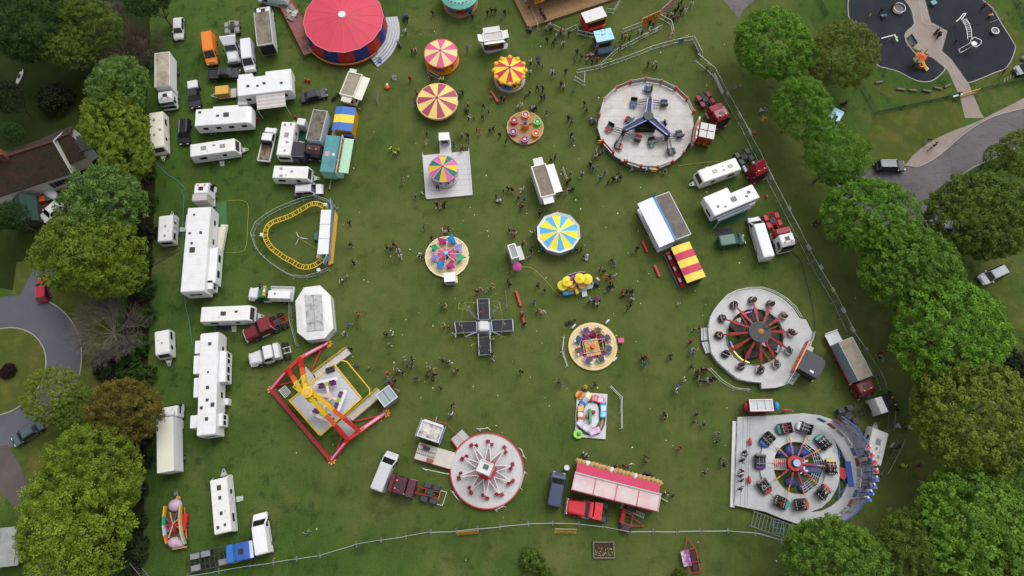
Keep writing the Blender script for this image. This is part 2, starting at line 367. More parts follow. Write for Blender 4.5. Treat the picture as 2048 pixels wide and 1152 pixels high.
# ------------------------------------------------------------------ trees
import numpy as np
def leaf_mat(name, a, b, c, sc=.55):
 m = bpy.data.materials.new(name); m.use_nodes = True; t = m.node_tree; bs = t.nodes['Principled BSDF']
 bs.inputs['Roughness'].default_value = .6; bs.inputs['Specular IOR Level'].default_value = .25
 at = nm(t, 'ShaderNodeAttribute'); at.attribute_name = 'tint'
 rp = nm(t, 'ShaderNodeValToRGB'); e = rp.color_ramp.elements
 e[0].position = 0; e[0].color = lin(a); e[1].position = 1; e[1].color = lin(c); q = e.new(.5); q.color = lin(b)
 t.links.new(at.outputs['Fac'], rp.inputs[0])
 oi = nm(t, 'ShaderNodeObjectInfo'); mr = nm(t, 'ShaderNodeMapRange'); mr.inputs[3].default_value = .86; mr.inputs[4].default_value = 1.12
 t.links.new(oi.outputs['Random'], mr.inputs[0])
 s = nm(t, 'ShaderNodeVectorMath'); s.operation = 'SCALE'; t.links.new(rp.outputs[0], s.inputs[0]); t.links.new(mr.outputs[0], s.inputs['Scale'])
 t.links.new(s.outputs[0], bs.inputs['Base Color'])
 tr = nm(t, 'ShaderNodeBsdfTranslucent'); t.links.new(s.outputs[0], tr.inputs['Color'])
 ms = nm(t, 'ShaderNodeMixShader'); ms.inputs[0].default_value = .36
 out = t.nodes['Material Output']
 t.links.new(bs.outputs[0], ms.inputs[1]); t.links.new(tr.outputs[0], ms.inputs[2]); t.links.new(ms.outputs[0], out.inputs['Surface'])
 return m
LEAF = dict(bright=leaf_mat('leaf_bright_green', '#48681b', '#5c8422', '#77a433'), mid=leaf_mat('leaf_mid_green', '#4a661e', '#5e8226', '#789c36'),
   olive=leaf_mat('leaf_olive', '#566420', '#6a7a26', '#829036'), dolive=leaf_mat('leaf_dark_olive', '#44581c', '#566d22', '#6c8430'),
   yellow=leaf_mat('leaf_yellow_green', '#566917', '#6c8220', '#889e33'), brown=leaf_mat('leaf_copper_brown', '#4f4818', '#665c20', '#7f7630'),
   dark=leaf_mat('leaf_dark_green', '#22380f', '#2e4a14', '#3f5d1c'), blossom=leaf_mat('leaf_green_with_blossom', '#425f1f', '#577a2a', '#839c58'),
   purple=leaf_mat('leaf_purple', '#1c0d14', '#2a141d', '#3a1e28'), deep=leaf_mat('leaf_deep_shrub', '#1b260f', '#25331a', '#33421f'))
BARK = mat('#4a4037', .9, 0, .3, 3); TWIG = mat('#6c604e', .9, 0, .25, 3); TWIG2 = mat('#68635a', .9, 0, .25, 3)
def crown_mesh(name, rx, rz, nc, per, rc, leaf, seed, rough=.16, low=-.55, inner=.35):
 g = np.random.default_rng(seed)
 # uneven outline: a sum of a few random lobes
 lob = g.normal(size=(9, 3)); lob /= np.linalg.norm(lob, axis=1)[:, None]; amp = g.uniform(-.5, 1, 9) * rough
 d = g.normal(size=(nc * 3, 3)); d /= np.linalg.norm(d, axis=1)[:, None]; d = d[d[:, 2] > low][:nc]
 k = 1 + (np.clip(d @ lob.T, 0, 1) ** 3 @ amp) + g.normal(size=len(d)) * .05
 rad = np.where(g.random(len(d)) < inner, g.uniform(.5, .9, len(d)), 1.0) * k
 ctr = d * rad[:, None] * np.array([rx, rx, rz])
 tint_c = np.clip(g.normal(.5, .22, len(d)), 0, 1); rcs = rc * g.uniform(.6, 1.35, len(d))
 n = len(d) * per
 ci = np.repeat(np.arange(len(d)), per)
 e = g.normal(size=(n, 3)); e[:, 2] = np.abs(e[:, 2]) * .9 + e[:, 2] * .1; e += d[ci] * .5; e /= np.linalg.norm(e, axis=1)[:, None]
 pos = ctr[ci] + e * (rcs[ci] * g.uniform(.55, 1.1, n))[:, None] * np.array([1, 1, .75])
 nrm = e + g.normal(size=(n, 3)) * .45 + np.array([0, 0, .35]); nrm /= np.linalg.norm(nrm, axis=1)[:, None]
 t = np.cross(nrm, g.normal(size=(n, 3))); t /= np.linalg.norm(t, axis=1)[:, None]; b = np.cross(nrm, t)
 s = leaf * g.uniform(.6, 1.3, n)
 t *= s[:, None]; b *= (s * .62)[:, None]
 v = np.empty((n, 4, 3)); v[:, 0] = pos - t; v[:, 1] = pos - b; v[:, 2] = pos + t; v[:, 3] = pos + b
 me = bpy.data.meshes.new(name); me.vertices.add(n*4); me.loops.add(n*4); me.polygons.add(n)
 me.vertices.foreach_set('co', v.reshape(-1)); me.loops.foreach_set('vertex_index', np.arange(n*4, dtype=np.int32))
 me.polygons.foreach_set('loop_start', np.arange(0, n*4, 4, dtype=np.int32))
 a = me.attributes.new('tint', 'FLOAT', 'FACE'); a.data.foreach_set('value', np.clip(tint_c[ci] + g.normal(size=n) * .16, 0, 1).astype(np.float32))
 me.update(); me.validate(); me.materials.append(LEAF['mid']); return me
CROWNS = dict(
 round=[crown_mesh('crown', 6, 4.4, 900, 40, .56, .155, s, .2) for s in (1, 2, 3)],
 loose=[crown_mesh('crown', 6, 4.6, 640, 50, .74, .15, s, .34, inner=.45) for s in (4, 5)],
 fine=[crown_mesh('crown', 6, 4.4, 900, 38, .48, .125, s, .12, inner=.3) for s in (6,)],
 shrub=[crown_mesh('crown', 2, 1.5, 130, 40, .42, .14, s, .3, low=-.2) for s in (8, 9)])
def limb_mesh(seed, h, rx, bare=False):
 g = random.Random(seed); mb = MB()
 def seg(a, b, r0, r1, n=5):
  d = (b-a).normalized(); u = d.cross(Vector((.3, .9, .1))).normalized(); w = d.cross(u)
  vs = [p + (u*math.cos(2*PI*i/n) + w*math.sin(2*PI*i/n))*r for p, r in ((a, r0), (b, r1)) for i in range(n)]
  mb.add(vs, [(i, (i+1) % n, n+(i+1) % n, n+i) for i in range(n)])
 def grow(p, d, l, r, depth):
  q = p + d*l; seg(p, q, r, r*.68, 7 if depth < 2 else 4 if depth < 3 else 3)
  if depth >= (5 if bare else 3): return
  for k in range(g.choice((4, 4, 5)) if bare else 3):
   nd = (d + Vector((g.uniform(-1, 1), g.uniform(-1, 1), g.uniform(-.3, .7))) * (.62 if bare else .8)).normalized()
   grow(q if k < 2 else p + d*l*g.uniform(.5, .9), nd, l*g.uniform(.62, .86), r*.6, depth+1)
 base = Vector((0, 0, 0)); seg(Vector((0, 0, -.1)), Vector((0, 0, h*.3)), rx*(.03 if bare else .055), rx*(.022 if bare else .04), 9)
 for k in range(8 if bare else 5):
  a = 2*PI*k/(8 if bare else 5) + g.uniform(-.3, .3)
  grow(Vector((0, 0, h*.28)), Vector((math.cos(a), math.sin(a), g.uniform(.35, .9))).normalized(), rx*(.36 if bare else .34), rx*(.014 if bare else .026), 1)
 return mb
LIMBS = [limb_mesh(s, 9, 6).mesh('trunk', BARK) for s in (1, 2)]
BARE = [limb_mesh(s, 7, 6, True).mesh('trunk', TWIG) for s in (3, 4)]
def tree(px, py, rpx, kind, leaf, label, h=None, name='tree', group=None, cz=None):
 r = rpx * mpp(px, py, 5); sc = r / dict(round=8.0, fine=7.4, loose=9.3)[kind]
 top = h or (5.2 + r * .85); zc = cz or max(top - 4.2*sc, 2.4)
 p = P(px, py, zc + 1.2*sc)
 t = thing(name, label, 'tree' if name != 'shrub' else 'shrub', (p.x, p.y), rnd.uniform(0, 6.28), group)
 o = put(rnd.choice(CROWNS[kind]), 'crown', t, (0, 0, zc)); o.scale = (sc, sc*rnd.uniform(.93, 1.07), sc); o.material_slots[0].link = 'OBJECT'; o.material_slots[0].material = LEAF[leaf]
 q = put(rnd.choice(LIMBS), 'trunk', t); k = (zc + 1.5*sc) / 9; q.scale = (sc*.95, sc*.95, k)
 return t
for a in [
 (1548, 78, 86, 'round', 'bright', 'broad bright green maple at the top of the row by the fence, beside the playground'),
 (1694, 102, 76, 'fine', 'olive', 'olive green fine-leaved tree overhanging the edge of the black playground surface'),
 (1606, 205, 76, 'loose', 'bright', 'bright green tree overhanging the pale blue ice cream van'),
 (1676, 312, 80, 'loose', 'bright', 'bright green tree standing between the ice cream van and the parked jeep'),
 (1745, 428, 98, 'round', 'bright', 'large light green tree below the jeep, by the bend of the park road'),
 (1835, 532, 100, 'round', 'mid', 'mid green tree left of the grey estate car parked on grass'),
 (1916, 662, 124, 'round', 'bright', 'very large bright green tree below the grey estate car'),
 (1960, 822, 134, 'round', 'olive', 'very large brownish olive tree in the row by the tractor unit'),
 (1978, 425, 108, 'round', 'dolive', 'large dark olive tree hiding the silver car by the park road'),
 (2012, 955, 64, 'loose', 'mid', 'small mid green tree at the edge of the side road'),
 (1690, 1138, 112, 'round', 'mid', 'mid green tree overlapping the lower edge of the spinning car ride'),
 (1835, 1092, 92, 'loose', 'dolive', 'dark olive tree between two brighter trees in the bottom corner'),
 (1955, 1058, 132, 'round', 'mid', 'biggest mid green tree in the bottom corner by the side road'),
 (2050, 1120, 90, 'loose', 'olive', 'olive tree at the very bottom corner below the side road'),
 (2052, 300, 52, 'fine', 'olive', 'olive tree cut by the frame above the park road bend'),
 (2000, 310, 30, 'fine', 'dolive', 'small dark olive tree on the verge above the park road bend'),
 (55, 50, 92, 'loose', 'dark', 'dark green tree in the top corner of the garden'),
 (130, 90, 62, 'loose', 'dolive', 'dark olive tree above the white kayak'),
 (172, 38, 66, 'loose', 'dolive', 'dark olive tree at the top between the corner tree and the bare tree'),
 (300, -8, 50, 'loose', 'dark', 'dark green tree at the top above the white hatchback'),
 (232, 166, 82, 'loose', 'blossom', 'tree with pale blossom specks overhanging the white box lorry'),
 (222, 245, 74, 'fine', 'yellow', 'rounded yellow green tree beside the cream caravan'),
 (245, 318, 66, 'loose', 'yellow', 'yellow green tree below the cream caravan, right of the house'),
 (206, 402, 98, 'loose', 'blossom', 'wide dark green tree with blossom, next to the brown-roofed house'),
 (165, 500, 120, 'loose', 'yellow', 'large yellow green tree beside the red car'),
 (228, 550, 62, 'loose', 'yellow', 'smaller yellow green tree between the red car and the long trailer'),
 (98, 792, 62, 'fine', 'olive', 'thin olive tree on the edge of the turning circle'),
 (150, 822, 50, 'fine', 'dolive', 'dark olive tree between turning circle and copper tree'),
 (236, 815, 84, 'loose', 'brown', 'copper brown tree left of the white box lorry'),
 (176, 925, 110, 'loose', 'yellow', 'large yellow green tree above the biggest one, left of the lorry'),
 (132, 1050, 142, 'loose', 'yellow', 'biggest yellow green tree, in the bottom corner of the boundary row'),
 (245, 975, 42, 'loose', 'yellow', 'small yellow green tree between the big boundary tree and the folded ride'),
 (15, 430, 44, 'loose', 'dark', 'dark green tree beside the green shed'),
 (22, 262, 26, 'loose', 'dark', 'small dark green tree above the brown roof'),
 (10, 190, 40, 'loose', 'deep', 'very dark tree by the garden edge below the kayak'),
]: tree(*a)
def bare(px, py, rpx, label, m=TWIG, i=0):
 r = rpx * mpp(px, py, 4); p = P(px, py, 4); t = thing('bare_tree', label, 'tree', (p.x, p.y), rnd.uniform(0, 6))
 o = put(BARE[i], 'trunk', t); o.scale = (r/6, r/6, r/7); o.material_slots[0].link = 'OBJECT'; o.material_slots[0].material = m
 k = put(BARE[1-i], 'branches', t, (0, 0, .1), 2.1); k.scale = (r/6.4, r/6.4, r/6.5); k.material_slots[0].link = 'OBJECT'; k.material_slots[0].material = m
bare(236, 92, 74, 'bare brown twiggy tree above the white box lorry')
bare(280, 82, 44, 'smaller bare brown tree between the big bare one and the white hatchback', TWIG, 1)
bare(212, 660, 86, 'bare grey tree by the turning circle', TWIG2, 1)
bare(208, 5, 30, 'bare pale tree at the top edge of the garden', TWIG2, 0)
def shrub(px, py, rpx, leaf, label, h=2.2, group=None):
 r = rpx * mpp(px, py, 1.5) * .8; p = P(px, py, 1.2); t = thing('shrub', label, 'shrub', (p.x, p.y), rnd.uniform(0, 6), group)
 o = put(rnd.choice(CROWNS['shrub']), 'foliage', t, (0, 0, h*.35)); o.scale = (r/2, r/2, h/2.3); o.material_slots[0].link = 'OBJECT'; o.material_slots[0].material = LEAF[leaf]
 s = MB()
 for k in range(5): a = k*1.26; s.bar((.05*math.cos(a), .05*math.sin(a), 0), (r*.4*math.cos(a), r*.4*math.sin(a), h*.6), .06)
 s.build('stems', BARK, t)
shrub(112, 200, 36, 'deep', 'round dark leafless-looking shrub below the kayak', 3.2)
shrub(9, 740, 17, 'purple', 'dark purple shrub on the traffic island', 1.2)
for x, y, r, l, d in [(262, 690, 30, 'dark', 'dark shrub under the bare grey tree'), (215, 725, 34, 'deep', 'deep green shrub above the copper tree'), (256, 735, 30, 'dark', 'dark shrub between bare grey tree and copper tree'),
  (262, 890, 30, 'deep', 'deep shrub behind the white box lorry'), (255, 1100, 40, 'deep', 'deep green shrub by the metal fence at the bottom'), (235, 1130, 36, 'dark', 'dark shrub at the bottom edge left of the fence'),
  (1062, 1122, 24, 'dolive', 'olive shrub below the yellow banner fence'), (1090, 1150, 16, 'dolive', 'low olive shrub at the bottom edge below the planting bed'), (1360, 1152, 16, 'dolive', 'low olive shrub beside the small red trailer'),
  (2030, 730, 30, 'deep', 'deep green shrub between the two largest trees'), (20, 1085, 26, 'deep', 'deep shrub by the shed roof in the bottom corner')]: shrub(x, y, r, l, d)
for k in range(14):
 shrub(283 + rnd.uniform(-6, 6) - max(0, k-6)*2.2, 345 + k*58, 20 + rnd.uniform(-3, 5), rnd.choice(['deep', 'dark', 'dark']), 'dark bush in the boundary hedge along the caravans', 1.9, 'bushes of the boundary hedge')

# ------------------------------------------------------------------ house, sheds and garden
ROOF = mat('#3b2b20', .9, 0, .35, 2, '#2f2b1a', .46, .6, .6); BRICK = mat('#6b4534', .9, 0, .2, 4); RIDGE = mat('#46291f', .9)
SLATE = mat('#35363a', .8, 0, .2, 2)
def gable(mb, x0, x1, y0, y1, z0, z1, mi=0, oh=.3):
 ym = (y0+y1)/2
 for ya, zs in ((y0-oh, 1), (y1+oh, -1)):
  a = [(x0-oh, ya, z0-.2), (x1+oh, ya, z0-.2), (x1+oh, ym, z1), (x0-oh, ym, z1)]
  mb.add(a + [(x, y, z-.15) for x, y, z in a], [(0,1,2,3), (7,6,5,4), (0,4,5,1), (1,5,6,2), (3,2,6,7), (0,3,7,4)], mi)
h, hz, hl = spot((-50, 350), (118, 296), 5)
ht = thing('house', 'cottage with mossy brown tiled roof half hidden by trees', 'house', h, hz)
w = MB(); w.box(-hl/2, hl/2, -3.6, 3.6, 0, 3.6); w.add([(hl/2, -3.6, 3.6), (hl/2, 3.6, 3.6), (hl/2, 0, 6.6), (-hl/2, -3.6, 3.6), (-hl/2, 3.6, 3.6), (-hl/2, 0, 6.6)], [(0, 1, 2), (3, 5, 4)]); w.build('wall', mat('#c9c5bb', .8), ht)
r_ = MB(); gable(r_, -hl/2, hl/2, -3.6, 3.6, 3.6, 6.8); ro = r_.build('roof', ROOF, ht)
MB().bar((-hl/2, 0, 6.85), (hl/2, 0, 6.85), .3, .2).build('ridge', RIDGE, ro)
MB().box(-1.2, -.2, -.5, .5, 5.8, 8.2).cyl(-.95, 0, 8.2, 8.8, .17).cyl(-.45, 0, 8.2, 8.8, .17).build('chimney', BRICK, ro)
MB().bar((hl/2+.32, -3.9, 3.45), (hl/2+.32, 0, 6.9), .08, .16).bar((hl/2+.32, 3.9, 3.45), (hl/2+.32, 0, 6.9), .08, .16).build('bargeboard', WHITE, ro)
wn_ = MB()
for k in range(6): wn_.box(hl/2-4+k*.62, hl/2-3.5+k*.62, -3.68, -3.6, 1, 2.3)
wn_.build('window', GLASS, ht)
h2, hz2, hl2 = spot((88, 300), (146, 276), 4)
e = thing('house_extension', 'lower side wing of the cottage with mossy roof and skylight', 'house', h2, hz2)
MB().box(-hl2/2, hl2/2, -3, 3, 0, 3).build('wall', mat('#b9b4a8', .8), e)
r_ = MB(); gable(r_, -hl2/2, hl2/2, -3, 3, 3, 5.2); ro = r_.build('roof', ROOF, e)
MB().bar((-hl2/2, 0, 5.25), (hl2/2, 0, 5.25), .3, .2).build('ridge', RIDGE, ro)
MB().box(-.4, .5, .9, 1.8, 4.05, 4.5).build('skylight', GLASS, ro)
s, sz, sl = spot((140, 283), (162, 305), 3)
e = thing('lean_to', 'small slate roofed lean-to at the end of the cottage', 'shed', s, sz)
MB().box(-sl/2, sl/2, -1.4, 1.4, 0, 2.6).build('wall', OFFW, e); r_ = MB(); gable(r_, -sl/2, sl/2, -1.4, 1.4, 2.6, 3.6); r_.build('roof', SLATE, e)
s, sz, sl = spot((47, 440), (42, 392), 2.6)
e = thing('garden_shed', 'dark green felt roofed shed beside the cottage yard', 'shed', s, sz)
MB().box(-sl/2, sl/2, -1.5, 1.5, 0, 2.1).build('wall', mat('#3d3a33', .9), e)
r_ = MB(); gable(r_, -sl/2, sl/2, -1.5, 1.5, 2.1, 3.0); r_.build('roof', mat('#1e3b34', .8, 0, .2), e)
s, sz, sl = spot((0, 1130), (8, 1060), 2.6)
e = thing('outbuilding', 'grey sheet roofed outbuilding at the bottom corner', 'shed', s, sz)
MB().box(-sl/2, sl/2, -1.6, 1.6, 0, 2.2).build('wall', BRICK, e); r_ = MB(); gable(r_, -sl/2, sl/2, -1.6, 1.6, 2.2, 3.0); r_.build('roof', mat('#8e9391', .8, 0, .2), e)
s, sz, sl = spot((86, 372), (100, 386), 1)
e = thing('covered_boat', 'small boat under a pale grey cover in the cottage yard', 'boat', s, sz)
MB().ell((0, 0, .55), (2.2, .9, .6), 14, 6, 0, -.6).build('cover', mat('#a9adb0', .6), e); MB().box(-1.9, 1.7, -.5, .5, .1, .35).build('trailer', CHAS, e)
s, sz, sl = spot((80, 396), (94, 393), 1)
e = thing('garden_box', 'orange and green storage boxes beside the covered boat', 'box', s, sz)
MB().box(-.9, 0, -.5, .5, 0, .8).build('orange_box', mat('#c4502a', .7), e, bevel=.05); MB().box(.06, .9, -.5, .5, 0, .7).build('green_box', mat('#2b5546', .7), e, bevel=.05)
s, sz, sl = spot((32, 170), (45, 138), .3)
e = thing('kayak', 'white kayak lying on the dark garden lawn', 'kayak', s, sz)
MB().ell((0, 0, .2), (sl/2, .38, .22), 20, 8).build('hull', mat('#c8c8c4', .4), e, smooth=True); MB().ell((0.1, 0, .4), (.55, .24, .06), 12, 4).build('cockpit', BLACK, e); MB().ell((1.2, 0, .38), (.25, .16, .05), 10, 3).build('hatch', BLACK, e)
# planting bed in the field
s, sz, sl = spot((1187, 1100), (1228, 1100), .3)
e = thing('planting_bed', 'raised timber bed of bare soil below the yellow banner', 'planter', s, sz)
m = MB(); b2 = sl*.36
for y in (-b2, b2): m.box(-sl/2, sl/2, y-.08, y+.08, 0, .4)
for x in (-sl/2, sl/2): m.box(x-.08, x+.08, -b2-.08, b2+.08, 0, .42)
m.build('frame', mat('#6d675c', .9, 0, .2), e); MB().box(-sl/2+.08, sl/2-.08, -b2+.08, b2-.08, 0, .28).build('soil', mat('#3b2f22', .95, 0, .3, 6), e)
pl = MB(); g = random.Random(4)
for k in range(60): pl.ell((g.uniform(-sl/2+.2, sl/2-.2), g.uniform(-b2+.2, b2*.3), .3), (.06, .06, .06), 5, 3, k % 2)
pl.build('seedlings', [mat('#8f8d3d', .8), mat('#b8a98a', .8)], e)['kind'] = 'stuff'

# ------------------------------------------------------------------ vehicle parts
_WH = {}
def wheel_mesh(r, w, rim=RIM):
 k = (r, w, rim.name)
 if k not in _WH:
  mb = MB(); n = 16
  for y0, y1, rr, mi in ((-w/2, w/2, r, 0), (-w/2-.012, w/2+.012, r*.58, 1)):
   vs = [(rr*math.cos(2*PI*i/n), y, rr*math.sin(2*PI*i/n)) for y in (y0, y1) for i in range(n)]
   mb.add(vs, [list(range(n)), list(range(n, 2*n))[::-1]] + [(i, n+i, n+(i+1) % n, (i+1) % n) for i in range(n)], mi)
  _WH[k] = mb.mesh('wheel', [TYRE, rim])
 return _WH[k]
def wheels(t, xs, hw, r=.33, w=.22, rim=RIM):
 for x in xs:
  for s in (-1, 1): put(wheel_mesh(r, w, rim), 'wheel', t, (x, s*(hw - w/2), r))
def quad(name, vs, m, t, th=.02):
 """a thin pane standing on the given corners"""
 a, b, c = Vector(vs[0]), Vector(vs[1]), Vector(vs[2]); n = (b-a).cross(c-a).normalized() * th
 k = len(vs); mb = MB(); mb.add([Vector(v) + n for v in vs] + [Vector(v) - n for v in vs], [list(range(k)), list(range(k, 2*k))[::-1]] + [(i, (i+1) % k, k+(i+1) % k, k+i) for i in range(k)])
 return mb.build(name, m, t)
def sides(name, poly, wf, m, t, th=.02):
 for s in (-1, 1): quad(name, [(x, s*(wf(x, z)+.004), z) for x, z in poly], m, t, th)
def slope(name, p, q, wf, m, t, ins=.1, off=.02):
 (x0, z0), (x1, z1) = p, q; w0, w1 = wf(x0, z0)-ins, wf(x1, z1)-ins
 return quad(name, [(x0, -w0, z0), (x0, w0, z0), (x1, w1, z1), (x1, -w1, z1)], m, t, off)
def lamps(t, x, y, z, m=LAMP, name='headlight', sz=(.1, .34, .18)):
 me = MB().box(-sz[0]/2, sz[0]/2, -sz[1]/2, sz[1]/2, -sz[2]/2, sz[2]/2).mesh(name, m)
 for s in (-1, 1): put(me, name, t, (x, s*y, z))
def car(label, a, b, col, style='hatch', z=.8, L=None, W=1.78, H=1.48, group=None, roof=None, name='car', tonneau=None):
 c, rz, l = spot(a, b, z); L = L or l
 t = thing(name, label, 'car' if style != 'pickup' else 'pickup', c, rz, group); m = mat(col, .3, .1, .05, 1, spec=.6)
 hw = W/2; zb = H*.62; hood = .24*L; f = L/2; r = -L/2
 wf = lambda x, z: hw - (.04 if z < .4 else 0) - max(0, z - zb) * .42 - (.12 if abs(x) > f - .25 else 0)
 cab = dict(hatch=(r+.12, r+.5), saloon=(r+.72, r+1.35), estate=(r+.1, r+.4), suv=(r+.1, r+.35), pickup=(-.32*f, -.22*f))[style]
 x0, x1 = cab; xf, xt = f - hood, f - hood - .72
 zr = H
 if style == 'pickup':
  body = [(r, .45), (r, zb*.98), (x0-.05, zb*.98), (x0-.05, zb), (xf, zb), (f-.3, zb*.93), (f-.03, zb*.72), (f, .42)]
 else: body = [(r+.03, .3), (r, .55), (r+.04, zb*.97), (r+.12, zb), (xf, zb), (f-.28, zb*.88), (f-.04, zb*.66), (f, .45), (f-.03, .3)]
 bo = MB().hull(body, wf, 0).build('body', m, t, bevel=.05, smooth=False)
 MB().hull([(x0, zb-.02), (x1, zr), (xt, zr), (xf, zb-.02)], wf).build('cabin', m if roof is None else mat(roof, .3), t, bevel=.05)
 slope('windscreen', (xf-.03, zb+.05), (xt+.05, zr-.06), wf, GLASS, t, .1, .03)
 slope('rear_window', (x0+.02, zb+.06), (x1-.02, zr-.07), wf, GLASS, t, .12, .03)
 zz = zb+.05; zt = zr-.1; xm = (x1+xt)/2 - .05
 sides('side_window', [(x0+.25, zz), (xm-.05, zz), (xm-.05, zt), (x1+.12, zt)], wf, GLASS, t)
 sides('side_window', [(xm+.05, zz), (xf-.22, zz), (xt+.02, zt), (xm+.05, zt)], wf, GLASS, t)
 if style == 'pickup':
  if tonneau: MB().box(r+.05, x0-.1, -hw+.06, hw-.06, zb*.98, zb*.98+.35, 0, (.1, .1)).build('canopy', mat(tonneau, .4), t, bevel=.06)
  else:
   MB().box(r+.08, x0-.12, -hw+.14, hw-.14, zb*.98, zb*.98+.02).build('load_bed', BLACK, t)
   q = MB()
   for s in (-1, 1): q.box(r, x0-.1, s*hw-.06, s*hw+.02 if s > 0 else s*hw+.06, zb*.98, zb*1.12)
   q.box(r, r+.07, -hw+.06, hw-.06, zb*.98, zb*1.12); q.build('bed_rail', m, t)
 if style in ('suv', 'estate'):
  q = MB()
  for s in (-1, 1): q.bar((x1+.15, s*(hw-.34), zr+.05), (xt-.1, s*(hw-.34), zr+.05), .05)
  q.build('roof_rail', RIM, t)
 lamps(t, f-.09, hw-.33, zb*.72); lamps(t, r+.03, hw-.25, zb*.85, REDL, 'tail_light', (.06, .25, .16))
 wheels(t, (r+.2*L, f-.19*L), hw-.01)
 for s in (-1, 1): MB().box(-.09, .09, -.1, .1, -.07, .07).build('mirror', m, t, (xf-.3, s*(hw+.07), zb+.08))
 MB().box(f-.04, f+.02, -.34, .34, .42, .58).build('grille', BLACK, t); return t
def van(label, a, b, col, za=2.3, zb=.8, W=1.98, H=2.45, L=None, ribs=True, cat='van', roofcol=None, name='van'):
 c, rz, l = spot(a, b, za, zb); L = L or l
 t = thing(name, label, cat, c, rz); m = mat(col, .4, 0, .05, 1.2, spec=.5); f, r, hw = L/2, -L/2, W/2
 wf = lambda x, z: hw - max(0, z-1.15)*.11 - (.1 if x > f-.3 else 0)
 pr = [(r, .38), (r, H-.25), (r+.14, H), (f-1.85, H), (f-1.75, H-.05), (f-.85, 1.32), (f-.16, 1.06), (f, .8), (f, .38)]
 MB().hull(pr, wf).build('body', m, t, bevel=.07)
 slope('windscreen', (f-.91, 1.38), (f-1.68, H-.18), wf, GLASS, t, .12, .03)
 sides('side_window', [(f-1.95, 1.3), (f-1.05, 1.3), (f-1.6, H-.55), (f-1.95, H-.5)], wf, GLASS, t)
 lamps(t, f-.08, hw-.3, .88); lamps(t, r, hw-.14, 1.1, REDL, 'tail_light', (.06, .14, .5))
 MB().box(f-.1, f+.05, -hw+.12, hw-.12, .34, .62).build('bumper', BLACK, t, bevel=.04)
 MB().box(f-.62, f-.2, -.62, .62, 1.17, 1.2, 0, (.06, .1)).build('bonnet_panel', m, t)
 if ribs:
  q = MB()
  for y in (-.55, -.18, .18, .55): q.box(r+.3, f-2.1, y-.03, y+.03, H, H+.025)
  q.build('roof', m if not roofcol else mat(roofcol, .5), t)
 for s in (-1, 1):
  MB().box(-.1, .08, -.12, .12, -.14, .14).build('mirror', BLACK, t, (f-1.15, s*(hw+.12), 1.4))
  MB().box(r+.9, f-2.2, -.01, .01, .55, .62).build('side_strip', DARK, t, (0, s*(hw+.005), .4))
 wheels(t, (r+.21*L, f-.17*L), hw, .34, .24); return t

# ------------------------------------------------------------------ lorries and tractor units
def chassis(t, r, f, hw=1.22, axles=(.9, 2.2), guard=None, rail='#26282c', fifth=True, front=1.3, deck=None):
 m = mat(rail, .7, .2, .25); q = MB()
 for s in (-1, 1): q.box(r, f-.4, s*.42-.07, s*.42+.07, .72, .98)
 for k in range(7): x = r + .15 + k*(f-r-.8)/6; q.box(x-.07, x+.07, -.35, .35, .76, .94)
 q.build('chassis', m, t)
 for x in axles:
  for s in (-1, 1):
   put(wheel_mesh(.5, .56), 'wheel', t, (r+x, s*(hw-.28), .5))
   if guard: MB().hull([(-.6, .85), (-.42, 1.1), (.42, 1.1), (.6, .85), (.6, .8), (-.6, .8)], lambda x, z: .31).build('mudguard', mat(guard, .5, 0, .15), t, (r+x, s*(hw-.31), .02))
 for s in (-1, 1): put(wheel_mesh(.5, .32), 'wheel', t, (f-front, s*(hw-.16), .5))
 if fifth:
  q = MB().cyl(0, 0, 0, .1, .52, 14).box(-.7, -.3, -.12, .12, .101, .12); q.build('fifth_wheel', mat('#3c3a38', .6, .4, .3), t, (r+(axles[0]+axles[-1])/2, 0, 1.0))
 n = 12
 for s in (-1, 1):
  vs = [(x, .3*math.cos(2*PI*i/n), .3*math.sin(2*PI*i/n)) for x in (-.55, .55) for i in range(n)]
  MB().add(vs, [list(range(n)), list(range(n, 2*n))[::-1]] + [(i, n+i, n+(i+1) % n, (i+1) % n) for i in range(n)]).build('fuel_tank', ALU, t, (f-2.75, s*(hw-.32), .62))
